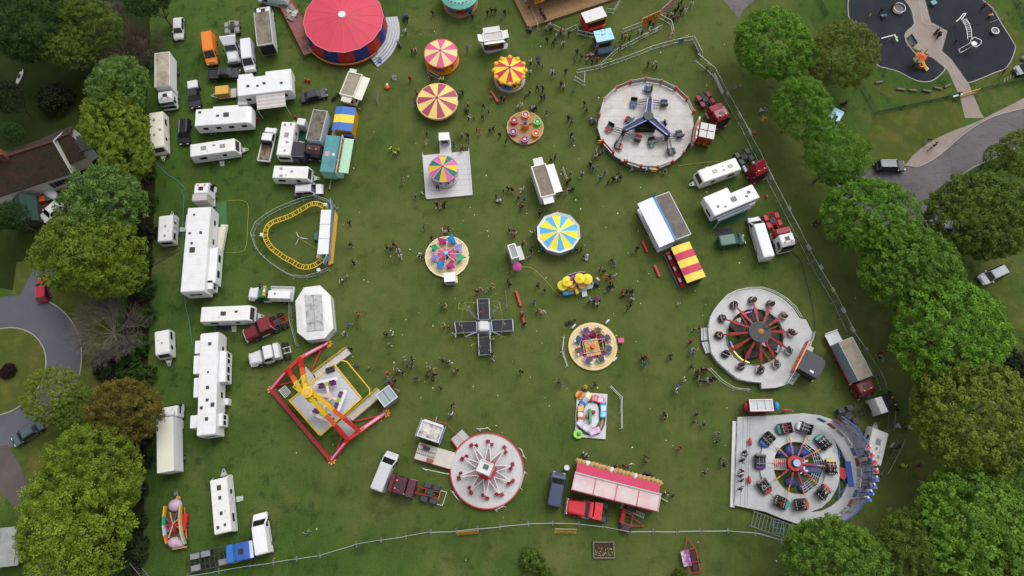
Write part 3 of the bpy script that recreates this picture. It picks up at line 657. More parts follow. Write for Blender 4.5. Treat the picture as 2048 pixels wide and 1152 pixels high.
def cab_over(t, f, col, H=3.1, W=2.4, depth=2.15, roofcol=None, deflector=False, visor=None, lights=True):
 hw = W/2; m = mat(col, .35, 0, .06, 1, spec=.5)
 wf = lambda x, z: hw - max(0, z-2.0)*.13 - (.07 if x > f-.2 else 0)
 b = f-depth
 MB().hull([(b, .75), (b, H-.12), (b+.15, H), (f-.75, H-.05), (f-.25, H-.5), (f-.02, 1.6), (f, .5), (f-.1, .4), (f-.9, .4), (f-.9, .75)], wf).build('cab', m, t, bevel=.08)
 slope('windscreen', (f-.005, 1.75), (f-.24, H-.55), wf, GLASS, t, .12, .04)
 sides('side_window', [(f-1.35, 1.75), (f-.35, 1.7), (f-.5, H-.75), (f-1.3, H-.7)], wf, GLASS, t, .025)
 MB().box(f-.06, f+.04, -hw+.15, hw-.15, .85, 1.45).build('grille', BLACK, t)
 MB().box(f-.12, f+.08, -hw+.06, hw-.06, .4, .75).build('bumper', m, t, bevel=.04); lamps(t, f+.06, hw-.38, .62, sz=(.08, .4, .2))
 if visor: MB().box(f-.42, f+.12, -hw+.12, hw-.12, H-.5, H-.42).build('visor', mat(visor, .3), t)
 if deflector: MB().hull([(b+.1, H-.03), (b+.1, H+.75), (b+.35, H+.85), (f-.8, H+.05), (f-.8, H-.03)], lambda x, z: hw-.25).build('roof_deflector', m, t, bevel=.06)
 else: MB().box(b+.55, b+1.15, -.35, .35, H-.02, H+.06).build('roof_hatch', mat('#25262a', .4), t)
 if lights: MB().box(-.1, .12, -.62, -.42, H-.05, H+.12).box(-.1, .12, .42, .62, H-.05, H+.12).build('roof_light', AMBER, t, (f-.85, 0, 0))
 for s in (-1, 1): MB().box(-.1, .1, -.13, .13, -.3, .3).build('mirror', BLACK, t, (f-.3, s*(hw+.14), 2.1))
def cab_bonnet(t, f, col, roof=None, H=2.7, W=2.3, bonnet=1.7, depth=1.7, spoiler=None):
 hw = W/2; m = mat(col, .35, 0, .06, 1, spec=.5); x0 = f-bonnet; b = x0-depth
 wb = lambda x, z: (hw-.02) if z < 1.0 else hw-.22 - .22*max(0, (x-x0)/bonnet)
 MB().hull([(x0-.02, .55), (x0-.02, 1.72), (f-.15, 1.5), (f, 1.25), (f, .55)], wb).build('bonnet', m, t, bevel=.12)
 wf = lambda x, z: hw - .05 - max(0, z-1.7)*.14
 MB().hull([(b, .7), (b, H), (x0-.62, H), (x0-.02, 1.72), (x0-.02, .7)], wf).build('cab', mat(roof, .4, 0, .05) if roof else m, t, bevel=.07)
 slope('windscreen', (x0-.06, 1.8), (x0-.58, H-.1), wf, GLASS, t, .1, .03)
 sides('side_window', [(b+.3, 1.7), (x0-.25, 1.7), (x0-.65, H-.2), (b+.3, H-.2)], wf, GLASS, t, .025)
 MB().box(f-.02, f+.06, -hw+.42, hw-.42, .7, 1.3).build('grille', ALU, t)
 MB().box(f-.05, f+.2, -hw, hw, .42, .72).build('bumper', mat('#55575b', .4, .5), t, bevel=.04); lamps(t, f-.08, hw-.3, 1.0, sz=(.14, .34, .26))
 if spoiler: MB().hull([(b+.1, H), (b-.15, H+.75), (b+.1, H+.8), (x0-.7, H+.05), (x0-.7, H)], lambda x, z: hw-.12 + max(0, z-H)*.35).build('roof_deflector', mat(spoiler, .4), t)
 for s in (-1, 1): MB().box(-.08, .08, -.1, .1, -.25, .25).build('mirror', BLACK, t, (x0-.1, s*(hw+.12), 1.95))
def tractor(label, a, b, col, cab='over', z=1.5, guard='#2c2f36', rail='#26282c', axles=(.85, 2.15), bunk=None, bunkH=2.9, bunkL=.95, **k):
 c, rz, L = spot(a, b, z); t = thing('tractor_unit', label, 'lorry', c, rz); f, r = L/2, -L/2
 chassis(t, r, f, guard=guard, rail=rail, axles=axles)
 if cab == 'over': cab_over(t, f, col, **k); back = f - k.get('depth', 2.15)
 else: cab_bonnet(t, f, col, **k); back = f - k.get('bonnet', 1.7) - k.get('depth', 1.7)
 if bunk: MB().box(back-.12-bunkL, back-.12, -1.15, 1.15, .95, bunkH, 0, (.03, .03)).build('sleeper_box', mat(bunk, .5, 0, .1), t, bevel=.05)
 MB().cyl(back-.05, .95, 1, 3.0, .07, 10).build('exhaust', ALU, t); return t
def boxlorry(label, cor, z, front, cabcol, box, roof, W=None, cabkw=None, tail=None, roofmi=None, bed=1.0, name='lorry', curtain=None, cabL=2.1, gap=.25):
 """cor: roof corners p0 (rear) -> p1 (front) along one side, p2 front and p3 rear on the other; cab beyond the front end"""
 c, rz, L, W = fit(cor, z); hw = W/2
 t = thing(name, label, 'lorry', c, rz); f, r = L/2, -L/2
 q = MB().box(r, f, -hw, hw, bed, z-.02); q.build('box_body', mat(box, .5, 0, .06, .8) if isinstance(box, str) else box, t, bevel=.04)
 MB().box(r+.06, f-.06, -hw+.06, hw-.06, z-.015, z+.01).build('roof', roof if not isinstance(roof, str) else mat(roof, .7, 0, .1), t)
 e = MB()
 for s in (-1, 1): e.box(r, f, s*hw-.05, s*hw+.05, z-.08, z+.03)
 e.box(r, r+.1, -hw+.05, hw-.05, z-.08, z+.03); e.build('roof_edge', WHITE if not isinstance(box, str) else mat(box, .5), t)
 if curtain: sides('curtain', [(r+.2, bed+.15), (f-.2, bed+.15), (f-.2, z-.2), (r+.2, z-.2)], lambda x, zz: hw, mat(curtain, .6, 0, .12, .9), t)
 F = f + gap + cabL; chassis(t, r+.2, F, min(1.24, hw), axles=(1.7,) if L < 8 else (1.5, 2.8), fifth=False)
 cab_over(t, F, cabcol, **dict(dict(H=min(2.75, z-.4), depth=cabL), **(cabkw or {})))
 q = MB().box(r-.02, r+.01, -hw+.08, hw-.08, bed+.1, z-.25); q.build('rear_door', mat(tail, .6) if tail else OFFW, t)
 return t, r, f, hw

# ------------------------------------------------------------------ caravans and living wagons
HATCH = mat('#8b8583', .25, 0, .1); HATCHD = mat('#3b3733', .3, 0, .1); SKY_W = mat('#c9c9c6', .3)
CARAVAN_SEAM = mat('#c3c5c4', .6)
def caravan(label, a, b, z=2.5, W=2.28, col='#e4e4e2', hatches=((.25, 0, .7), (-.2, 0, .45)), dark=False, slopef=.55, big=False, nwin=2, door=True, step=True, za=None):
 c, rz, L = spot(a, b, z); t = thing('caravan', label, 'caravan', c, rz); f, r, hw = L/2, -L/2, W/2; H = z
 m = mat(col, .4, 0, .06, .7, '#cccac2' if col > '#d9' else None, .5, .72, 1.1)
 wf = lambda x, zz: hw - max(0, zz-2.1)*.16
 MB().hull([(r, .45), (r-.03, 1.2), (r+.06, H-.12), (r+.18, H), (f-slopef*.9, H), (f-slopef*.55, H-.12), (f+.02, 1.45), (f+.1, .9), (f, .45)], wf).build('body', m, t, bevel=.06)
 slope('front_window', (f+.0, 1.5), (f-slopef*.5, H-.2), wf, mat('#40373a', .15), t, .28, .03)
 MB().box(-.02, .03, -hw+.3, hw-.3, 1.35, 2.0).build('rear_window', GLASS, t, (r-.03, 0, 0))
 for i in range(nwin):
  x = r + L*(i+.6)/(nwin+.2) - .2; w = .55 if i % 2 == 0 else .28
  sides('side_window', [(x-w, 1.35), (x+w, 1.35), (x+w, 1.95), (x-w, 1.95)], wf, GLASS, t)
 sides('trim_stripe', [(r+.2, 1.0), (f-.1, .95), (f-.1, 1.02), (r+.2, 1.07)], wf, mat('#8f9499', .5), t, .012)
 if door: quad('door', [(.1, -hw-.01, .55), (.75, -hw-.01, .55), (.75, -hw-.01, 2.15), (.1, -hw-.01, 2.15)], mat('#d4d5d5', .45), t, .03)
 for fx, fy, s in hatches:
  x, y = fx*L, fy*W
  MB().box(x-s*.5, x+s*.5, y-s*.4, y+s*.4, H-.01, H+.07, 0, (.03, .03)).build('roof_hatch', HATCHD if dark else HATCH, t)
 MB().cyl(-.12*L, -hw*.45, H-.01, H+.1, .12, 10).build('roof_vent', SKY_W, t)
 q = MB()
 for k in range(1, 4): q.box(r+L*k/4-.015, r+L*k/4+.015, -hw+.14, hw-.14, H, H+.012)
 q.build('roof_seam', CARAVAN_SEAM, t)
 q = MB().bar((f-.1, .55, .5), (f+1.15, .05, .48), .1).bar((f-.1, -.55, .5), (f+1.15, -.05, .48), .1).cyl(f+1.1, 0, .1, .75, .05, 8).box(f+.2, f+.7, -.3, .3, .5, .62)
 q.build('drawbar', GALV, t); wheels(t, (-.05*L-.4, -.05*L+.42) if L > 6 else (-.05*L,), hw-.05, .32, .2)
 if step: MB().box(0.05, .8, -hw-.55, -hw-.08, .12, .3).box(.1, .75, -hw-.95, -hw-.56, .05, .16).build('step', GALV, t)
 return t
def living(label, cor, z, slides=(), hatches=(), bumpR=0, col='#e3e4e6', awn=None, boxes=True, end=.0, porch=None, taper=0, wheelx=(.25, .33)):
 """long showman's trailer: corners p0 rear -> p1 front on one side, p2 front and p3 rear on the other"""
 c, rz, L, W = fit(cor, z); t = thing('living_trailer', label, 'trailer', c, rz); f, r, hw = L/2, -L/2, W/2; m = mat(col, .42, 0, .06, .5, '#cbc9c3', .5, .72, .8)
 wf = lambda x, zz: hw
 MB().hull([(r-.05, .9), (r-.1, z-.5), (r+.05, z), (f-.25-taper, z), (f-taper*.3, z-.4), (f, 1.6), (f-.1, .9)], wf).build('body', m, t, bevel=.06)
 q = MB()
 for k in range(1, int(L/1.4)): q.box(r+k*1.4-.012, r+k*1.4+.012, -hw+.1, hw-.1, z, z+.01)
 q.build('roof_seam', CARAVAN_SEAM, t)
 for fx, fy, s in hatches: MB().box(fx*L-s*.5, fx*L+s*.5, fy*W-s*.45, fy*W+s*.45, z-.01, z+.1, 0, (.04, .04)).build('roof_hatch', HATCHD, t)
 for x0, x1, side, d, zt in slides:     # slide-out rooms: fractions of the length, side, depth
  y0, y1 = (hw-.02, hw+d) if side > 0 else (-hw-d, -hw+.02)
  s = MB().box(x0*L, x1*L, y0, y1, 1.05, z-zt).build('slide_out', m, t, bevel=.04)
  ye = hw+d if side > 0 else -hw-d
  for k in range(2):
   xm = (x0 + (x1-x0)*(.28+.44*k))*L; w = min(.55, (x1-x0)*L*.16)
   MB().box(xm-w, xm+w, ye-.03, ye+.03, 1.9, 2.7).build('window', GLASS, s)
 for k in range(4):
  x = r + L*(k+.7)/4.4
  if not any(s[0]*L-.4 < x < s[1]*L+.4 and s[2] < 0 for s in slides): quad('window', [(x-.4, -hw-.01, 1.9), (x+.4, -hw-.01, 1.9), (x+.4, -hw-.01, 2.5), (x-.4, -hw-.01, 2.5)], GLASS, t, .03)
 MB().box(r-.13, r-.05, -hw*.5, hw*.5, z-1.5, z-1.0).build('end_window', GLASS, t)
 MB().box(r+.2, f-.5, -hw+.1, hw-.1, .62, .9).build('skirt', DARK, t)
 for k in wheelx:
  for s in (-1, 1): put(wheel_mesh(.45, .3), 'wheel', t, (-k*L, s*(hw-.2), .45))
 if awn:
  x0, x1, d, cc, side = awn; y = side*hw
  o = MB(); n = 8
  for i in range(n):
   a0 = y + side*d*i/n; a1 = y + side*d*(i+1)/n
   o.add([(x0*L, a0, z-.35-.5*i/n), (x1*L, a0, z-.35-.5*i/n), (x1*L, a1, z-.35-.5*(i+1)/n), (x0*L, a1, z-.35-.5*(i+1)/n)], [(0,1,2,3)], i % len(cc))
  ao = o.build('awning', [mat(k_, .7) for k_ in cc], t)
  for xx in (x0, x1): MB().bar((xx*L, y+side*d, 0), (xx*L, y+side*d, z-.85), .06).build('awning_pole', WHITE, ao)
 return t, L, W
CAN = mat('#b3201f', .4)
def can(px, py, label, m=CAN, r=.19, h=.6, name='gas_bottle', cat='gas bottle'):
 p = P(px, py); t = thing(name, label, cat, p)
 MB().cyl(0, 0, 0, h, r, 12).cyl(0, 0, h, h+.12, r, 12, r2=r*.4).build('bottle', m, t); MB().cyl(0, 0, h+.12, h+.2, .06, 8).build('valve', RIM, t); return t

# ------------------------------------------------------------------ vehicles, upper left
car('white hatchback parked alone under the trees at the top', (357.5, 29), (356.5, 83), '#d9dbdc', z=.9, L=4.35)
van('orange panel van in the row of vehicles', (412, 62), (425, 129), '#cf7420')
tractor('white bonneted tractor unit with winged roof deflector, between orange and white vans', (461, 36), (465, 121), '#dcdde0', 'bonnet', spoiler='#e2e3e6', guard='#8b8a88', rail='#8f8d8a', bunk=None)
van('white panel van next to the white bonneted tractor unit', (490, 76), (501, 144), '#dfe2e4')
L1, _, _, _ = boxlorry('box lorry with mossy grey roof and open dark rear, facing the top of the picture', [(514.6, 91.7), (507.7, 24.6), (538.5, 20.8), (545.8, 86.5)], 3.7, 1, '#dfe1e2', '#c9cccd', mat('#7d7668', .9, 0, .2, 1.2, '#5c564a', .45, .65), tail='#1d1e20')
boxlorry('white box lorry with stained roof partly under a tree with pale blossom', [(310, 105), (310, 173), (339, 173), (339, 105)], 3.6, 1, '#dfe3e4', '#dde1e2', mat('#a79c8c', .9, 0, .15, 1.2, '#7e7365', .45, .68))
car('black pickup with white load cover beside the white box lorry', (385, 160), (391, 217), '#20242b', 'pickup', 1.0, 5.2, 1.85, 1.75, tonneau='#d8dadb')
car('dark grey pickup with red load in its open bed', (416, 149), (481, 146), '#22242b', 'pickup', .9, 5.3, 1.85, 1.75)
car('black estate car between cream caravan and white caravans', (370, 236), (367, 289), '#16181d', 'estate', .9, 4.7)
car('dark grey saloon near the cream food stall', (602, 197), (653, 184), '#272b31', 'saloon', .8, 4.5, 1.78, 1.42)
car('silver estate car beside the small roller coaster', (590, 381), (644, 377), '#b9bcc2', 'estate', .9, 4.6)
p, rz, l = spot((425, 189), (470, 184), .8)
t = thing('generator_trailer', 'small flat trailer carrying a yellow box, by the dark grey pickup', 'trailer', p, rz)
MB().box(-.9, 2, -.85, .85, .5, .62).build('bed', GALV, t); q = MB()
for s in (-1, 1): q.bar((-.8, s*.7, .5), (-2.2, 0, .5), .1)
q.build('drawbar', GALV, t); wheels(t, (.3, 1.0), .95, .3, .2)
g = thing('yellow_crate', 'yellow steel box standing on the small flat trailer', 'crate', p + Vector((0, 0, .625)), rz)
MB().box(-1.0, 1.1, -.75, .75, 0, 1.1).build('crate', mat('#b98d3c', .6, 0, .12), g, bevel=.04); MB().box(-1.03, 1.13, -.78, .78, 1.1, 1.16).build('lid', mat('#c79a45', .6), g)
living('large white living trailer with a striped awning and slide-outs, by the dark saloon', [(474, 160.5), (574, 143), (590, 181), (474, 189)], 3.5, [(-.48, -.22, 1, .9, .25), (.02, .5, 1, .9, .25)], [(.0, .05, .5), (-.12, -.05, .4), (.32, -.05, .45), (-.3, .0, .5)], awn=(-.17, .36, 2.4, ('#cfc9c4', '#b0a7a2'), -1))
living('white living trailer with round front and roof dome, above the small white caravan', [(391, 249.6), (504.6, 246), (501, 209), (389, 221.6)][::1], 3.2, [(-.2, .25, 1, .45, .2)], [(-.42, .3, .5), (-.1, .02, .45), (.05, .05, .9)], taper=.5)
p, rz, l = spot((478, 203), (492, 202), 2)
def cabinet(px, py, rz, L, W, H, col, label, z=None):
 p = P(px, py, H); t = thing('cabinet', label, 'cabinet', (p.x, p.y), rz)
 MB().box(-L/2, L/2, -W/2, W/2, 0, H).build('case', mat(col, .45), t, bevel=.04); MB().box(-L/2+.08, L/2-.08, -W/2-.03, -W/2+.01, .15, H-.15).build('door', OFFW, t)
 MB().box(L/2-.25, L/2-.2, -W/2-.08, -W/2-.03, H*.4, H*.6).build('handle', RIM, t); return t
cabinet(485, 203, .05, 1.5, 1.1, 2.2, '#e0e1e2', 'white upright cabinet behind the round-fronted living trailer')
cabinet(602, 243, -.15, 1.3, 1.2, 2.0, '#dcdcda', 'white upright cabinet beside the caravan with black awning')
cabinet(1497, 404, .4, 1.8, 1.2, 2.2, '#e2e5e6', 'white upright cabinet beside the living trailer with grey striped awning')
cabinet(450, 803, 0, .9, .9, 1.2, '#dfe3e3', 'low white cabinet beside the very long living trailer')
caravan('cream caravan with a rounded end beside the boundary trees', (311.5, 223), (314, 298), 2.5, 2.3, '#d8d3c3', ((-.28, -.15, .5), (.0, .25, .45), (.12, -.15, .5)))
caravan('white caravan with two large roof hatches and blue-tinted front window', (379, 301.5), (473, 288), 2.55, 2.35, hatches=((-.2, .05, .9), (.2, 0, .85), (.02, .15, .4)))
caravan('white caravan with black porch awning, standing upright beside the white pickup', (566, 311), (578, 240), 2.6, 2.35, hatches=((.38, -.2, .45), (.36, .22, .45), (.08, 0, .85), (-.12, -.1, .4), (-.36, -.05, .4)))
caravan('white caravan above the silver estate car', (545, 343), (619, 345), 2.5, 2.25, hatches=((-.28, .25, .5), (-.25, -.3, .5), (.02, .05, .45)))
caravan('small white caravan next to the truck-hauled living trailer', (329, 483), (332, 427), 2.45, 2.2, hatches=((.05, 0, .4), (-.3, .0, .4)), nwin=2)
caravan('small old white caravan with its drawbar pointing to the bottom', (323, 660), (325, 712), 2.4, 2.1, '#dfe0df', hatches=((0, 0, .3),))
caravan('white caravan with two dark roof hatches beside the maroon bonneted tractor', (400, 629), (503, 625), 2.6, 2.4, hatches=((-.05, 0, .8), (.2, .1, .45)), dark=True)
caravan('white caravan with a ladder of small roof hatches, above the blue flatbed', (446, 1067), (436, 953), 2.6, 2.4, hatches=((.3, 0, .7), (.12, 0, .5), (-.15, 0, .5), (-.38, .25, .45), (-.36, -.15, .4)), dark=True)
p = P(592, 299, 2.0); q = MB()
t = thing('porch_awning', 'black fabric porch awning on the side of the upright white caravan', 'awning', (p.x, p.y), R(-8))
MB().hull([(-1.5, 0), (-1.5, 2.3), (1.6, 2.3), (1.9, 0)], lambda x, z: 1.25 - (.0 if z > 1 else -.25)).build('fabric', mat('#33333a', .8, 0, .15), t, bevel=.1)
MB().box(-1.0, .6, -1.53, -1.47, .3, 1.6).build('window', mat('#55555c', .3), t); MB().bar((-1.5, -1.5, 2.2), (1.6, -1.2, 2.3), .05).build('pole', STEEL, t)
# white flat-bed pickup
p, rz, l = spot((527, 322), (543, 255), 1.0); t = thing('flatbed_pickup', 'white crew-cab pickup with a rust-stained drop-side bed', 'pickup', p, rz); f = l/2
MB().hull([(.2, .5), (.2, 1.9), (f-1.6, 1.9), (f-1.0, 1.2), (f-.1, 1.05), (f, .5)], lambda x, z: .92 - max(0, z-1.2)*.15).build('cab', WHITE, t, bevel=.07)
slope('windscreen', (f-1.04, 1.26), (f-1.55, 1.82), lambda x, z: .9, GLASS, t, .14, .03); sides('side_window', [(.45, 1.2), (f-1.25, 1.2), (f-1.65, 1.75), (.45, 1.75)], lambda x, z: .92 - max(0, z-1.2)*.15, GLASS, t)
MB().box(-f, .1, -.98, .98, .72, .8).build('load_bed', mat('#6d4a35', .9, .2, .2, 2, '#8d8880', .45, .6), t); q = MB()
for s in (-1, 1): q.box(-f, .1, s*.98-.05, s*.98+.05, .72, 1.1)
q.box(-f-.05, -f+.05, -.93, .93, .72, 1.1).box(.02, .12, -.93, .93, .72, 1.25); q.build('drop_side', WHITE, t)
MB().box(-.15, .12, -.9, .9, 1.0, 1.95, 0).build('headboard', BLACK, t); wheels(t, (-f+1.2, f-.9), .95, .36, .24); lamps(t, f-.04, .62, .85)
boxlorry('small box lorry with lichen-covered roof and maroon cab, beside the striped stall', [(627, 218), (612.5, 276.6), (639, 283), (655, 222.7)], 3.6, 1, '#4a2a31', '#aab5be', mat('#6f685d', .9, 0, .2, 1.5, '#4f4a40', .45, .6, 1.2), cabL=1.7)
# left middle
t, LL, WW = living('very long white living trailer coupled to the white truck, with a big slide-out', [(360, 583), (377, 412), (421, 413), (409, 583)], 4.0, [(-.39, .02, -1, 1.15, .9), (-.46, -.36, -1, .75, .9), (.26, .44, 1, .6, .9)], [(.4, .2, .35), (.18, .32, .4), (.18, -.15, .45), (.06, .2, .4), (-.02, .15, .9)], wheelx=(.22, .3, .38))
tractor('white tractor unit with grey box behind its cab, coupled to the living trailer', (402, 437), (409, 366), '#e0e2e3', z=2.4, H=3.4, bunk='#aaa6a3', bunkH=3.6, bunkL=1.2, depth=2.3, deflector=False)
living('very long white living trailer with many slide-outs standing alone on the grass', [(394, 870), (400.5, 664), (437, 664), (430, 870)], 4.0, [(.0, .18, -1, .9, .7), (.18, .31, -1, .9, .7), (-.42, -.3, -1, .55, .9), (.3, .43, 1, .85, .3), (.1, .28, 1, .95, .3), (-.13, .06, 1, .8, .3), (-.42, -.3, 1, 1.1, .3)], [(.38, -.05, .5), (-.05, .0, .5), (-.17, 0, .45), (-.22, -.3, .6), (-.24, .3, .45), (-.35, .0, .5), (.1, .0, .3)], wheelx=(.25, .31, .37))
# porch of the first
p = P(428, 479, 1.2); t = thing('porch', 'cream porch with steps and a dark mat beside the truck-hauled living trailer', 'porch', (p.x, p.y), R(-3))
MB().box(-1.5, 1.5, -2.7, 2.3, .5, .7).build('deck', CREAM, t); MB().box(-1.3, .3, -2.3, -.1, .71, .74).build('mat', BLACK, t); q = MB()
for k in range(5): q.bar((1.5, -2.6+k*1.2, .7), (1.5, -2.6+k*1.2, 1.6), .06)
q.bar((1.5, -2.6, 1.6), (1.5, 2.2, 1.6), .07).box(1.4, 1.6, -2.7, 2.3, .7, 1.4); q.build('balustrade', CREAM, t); MB().box(.2, 1.3, 2.3, 2.9, .1, .35).build('step', CREAM, t)
# white and green recovery truck, red and white bonneted tractors
p, rz, L = spot((587, 588), (498, 586), 1.4); t = thing('recovery_truck', 'white recovery truck with green cab roof and amber light bar', 'lorry', p, rz); f = L/2
chassis(t, -f, f, axles=(1.5,), fifth=False, front=1.2); cab_bonnet(t, f, '#dfe3e3', '#1f6b4d', 2.5, 2.2, 1.5, 1.5)
MB().box(f-2.9, f-2.55, -.75, .75, 2.5, 2.68).build('light_bar', AMBER, t); MB().box(f-2.85, f-2.6, -.2, .2, 2.69, 2.75).build('beacon', WHITE, t)
MB().box(-f, f-3.15, -1.12, 1.12, 1.0, 1.12).build('load_bed', OFFW, t); MB().box(-f+.2, f-3.2, -.2, 1.0, 1.12, 2.3).build('generator_box', WHITE, t, bevel=.05); q = MB().box(-f, f-3.2, -1.12, -1.04, 1.12, 1.45).box(-f, -f+.08, -1.04, 1.12, 1.12, 1.5); q.build('drop_side', WHITE, t)
for k in (-.9, .4): MB().cyl(k, .3, 2.3, 2.42, .12, 10).build('roof_vent', BLACK, t)
tractor('maroon bonneted tractor unit with red chassis, below the white caravan', (572, 634), (488, 671), '#6b1220', 'bonnet', guard=None, rail='#9b1e24', bonnet=2.0, depth=2.3, H=2.5)
tractor('white bonneted tractor unit with bare chassis above the pendulum ride', (580, 696), (498, 719), '#d9dbdb', 'bonnet', guard=None, rail='#a8a9a6', bonnet=1.9, depth=1.8, bunk='#d3d5d4', bunkH=2.3, bunkL=.8)
boxlorry('white box lorry with translucent ribbed roof, beside the copper tree', [(314.6, 946), (314.6, 836.8), (345, 832.6), (348, 941.7)], 3.9, 1, '#e3e5e6', '#dfe2e4', mat('#cfcfbd', .6, 0, .1, .25), cabkw=dict(deflector=True), cabL=1.9, gap=.1)
van('white panel van near the blue flatbed truck', (523, 1109), (520, 1026), '#e6e8e9', 2.4, .9)
p, rz, L = spot((378, 1127), (510, 1097), 1.3); t = thing('flatbed_lorry', 'blue-cabbed lorry with an empty skeletal black chassis', 'lorry', p, rz); f = L/2
chassis(t, -f, f, axles=(1.2, 2.5), fifth=False); cab_over(t, f, '#244f9c', H=2.8, depth=2.2, visor='#b9c4cc', lights=False)
MB().box(f-3.4, f-2.3, -1.15, 1.15, 1.0, 2.5).build('tarpaulin', mat('#2a6ab0', .7, 0, .15), t, bevel=.15); q = MB()
for s in (-1, 1): q.box(-f, f-3.5, s*1.18-.06, s*1.18+.06, 1.0, 1.14)
for k in range(9): x = -f+.06+k*(2*f-3.6)/8; q.box(x-.05, x+.05, -1.12, 1.12, 1.0, 1.1)
q.build('frame', mat('#3d4147', .6, .3, .2), t)
for x, y in ((-f+.8, .75), (-f+.8, -.75), (-f+2.2, .75), (f-4.3, -.75)): MB().box(x-.6, x+.6, y-.36, y+.36, 1.11, 1.3).build('mudguard', mat('#7a7c80', .6), t)
# bottom middle
van('silver long-wheelbase van next to the dark maroon tractor', (751, 981), (786, 905), '#c4c6ca', 2.5, 1.0)
tractor('dark maroon tractor unit with grey mudguards beside the silver van', (881, 992), (784, 966), '#4a1c2a', guard='#33363d', rail='#a02024', bunk='#4d2231', bunkH=2.6, bunkL=1.1, deflector=False, visor='#5a2031')
van('navy blue van beside the red stall trailer', (1107, 1013), (1119, 944), '#243352', 2.3, .9, ribs=False)
tractor('bright red bonneted tractor unit below the red stall trailer', (1221, 1027), (1134, 1012), '#c0202b', 'bonnet', guard='#2e3138', rail='#2b2d31', bonnet=2.5, depth=1.0, H=2.3, bunk='#c4222e', bunkH=2.5, bunkL=1.1)
# right side
tractor('maroon tractor unit with maroon mudguards beside the three-armed ride', (1404, 181), (1445, 249), '#84122a', guard='#86182c', rail='#3b3d42', bunk='#86182c', bunkH=2.7, bunkL=1.0, H=3.1)
tractor('maroon tractor unit with dark chassis, nose against the mesh fence', (1481, 295), (1521, 357), '#84142a', guard='#3e434b', rail='#3a3d42', deflector=True)
tractor('red and white tractor unit next to the white long van', (1541, 421), (1573, 500), '#dfe1e3', guard='#b0202f', rail='#a81f2c', bunk='#94202f', bunkH=3.0, bunkL=.9)
tractor('black tractor unit with white sleeper box behind the spinning car ride', (1681, 836), (1787, 802), '#15161a', guard='#2b2e36', rail='#2a2c31', bunk='#d5d6d8', bunkH=3.2, bunkL=1.1, H=3.0)
caravan('white caravan touching the maroon tractor with dark chassis', (1478, 326), (1398, 354), 2.55, 2.3, hatches=((-.28, 0, .75), (.1, -.02, .75), (-.1, .1, .4)))
caravan('off-white caravan beside the back wall of the spinning car ride', (1746, 927), (1763, 857), 2.5, 2.3, '#d8dad6', hatches=((.12, 0, .9), (-.08, .0, .4), (-.28, -.2, .45)))
living('white living trailer with a grey striped awning and a slide-out, above the green mat', [(1431, 431), (1523, 393), (1505.6, 367.5), (1412.8, 406.5)], 3.2, [(-.5, .02, 1, 1.1, .2)], [(.0, .05, .9), (-.35, .0, .4), (.33, .1, .5), (.25, -.1, .4), (-.22, -.2, .35)], awn=(-.45, .25, .9, ('#6b7480', '#4b525c', '#8b939d'), -1))
van('white long-wheelbase van between green van and red tractor', (1540, 513), (1506, 434), '#e1e5e6', 2.6, 1.0)
van('small dark green van on the grass above the striped stall', (1439, 482), (1489, 478), '#1d4f42', 1.7, .8, 1.75, 1.8, ribs=False)
def lorry_red():
 t, r, f, hw = boxlorry('curtain-sided lorry with stained grey roof and maroon cab along the mesh fence', [(1677.3, 685), (1717.6, 761.5), (1745, 751), (1704, 673)], 3.7, 1, '#701722', '#8f9aa2', mat('#7c7466', .9, 0, .2, 1, '#9a9182', .4, .7), curtain='#7f8d98')
 MB().box(r-1.9, r-.05, -hw+.05, hw-.05, .9, 1.0).box(r-1.95, r-1.85, -hw+.05, hw-.05, 1.0, 1.3).build('tail_lift', ALU, t)
 q = MB()
 for s in (-1, 1): q.box(r, f, s*hw-.06, s*hw+.06, .62, .98)
 q.build('side_rail', mat('#8a1624', .5), t)
lorry_red()
# cars beyond the fair
car('dark teal grey jeep parked on the park road', (1752, 331), (1812, 331), '#30383c', 'suv', 1.0, 4.6, 1.85, 1.8, roof='#5c676e')
car('silver-blue estate car parked alone on grass between trees', (2014, 537), (1962, 561), '#8d949f', 'estate', .9, 4.7)
car('silver car half hidden under the dark olive tree', (1896, 452), (1866, 449), '#a4a9ac', 'hatch', .9, 4.2)
car('grey-green saloon on the edge of the turning circle', (76, 852), (33, 880), '#4c5a5f', 'saloon', .8, 4.5)
car('red hatchback on the drive by the yellow green tree', (84, 602), (85, 555), '#a9152c', 'hatch', .9, 3.9)
car('white hatchback in the cottage yard', (114, 412), (91, 432), '#d2d5d6', 'hatch', .9, 3.9)
car('dark blue car at the edge of the playground grass', (2075, 130), (2034, 141), '#3a4250', 'hatch', .9, 4.2)
def icecream(label, a, b, z=2.7, col='#7fb4cf'):
 t = van(label, a, b, col, z, z, 2.05, z, ribs=False, cat='ice cream van', name='ice_cream_van'); l = spot(a, b, z)[2]
 MB().box(-l*.3, l*.12, -.75, .75, z, z+.03).build('roof', mat('#a5d3e3', .5), t); MB().box(-.35, .35, -.3, .3, z+.03, z+.25).build('roof_hatch', BLACK, t)
 quad('serving_hatch', [(-l*.3, -1.0, 1.3), (l*.1, -1.0, 1.3), (l*.1, -.88, 2.1), (-l*.3, -.88, 2.1)], mat('#e7e3cf', .4), t, .04); return t
icecream('pale blue ice cream van between two trees beyond the mesh fence', (1680, 218), (1660, 254))
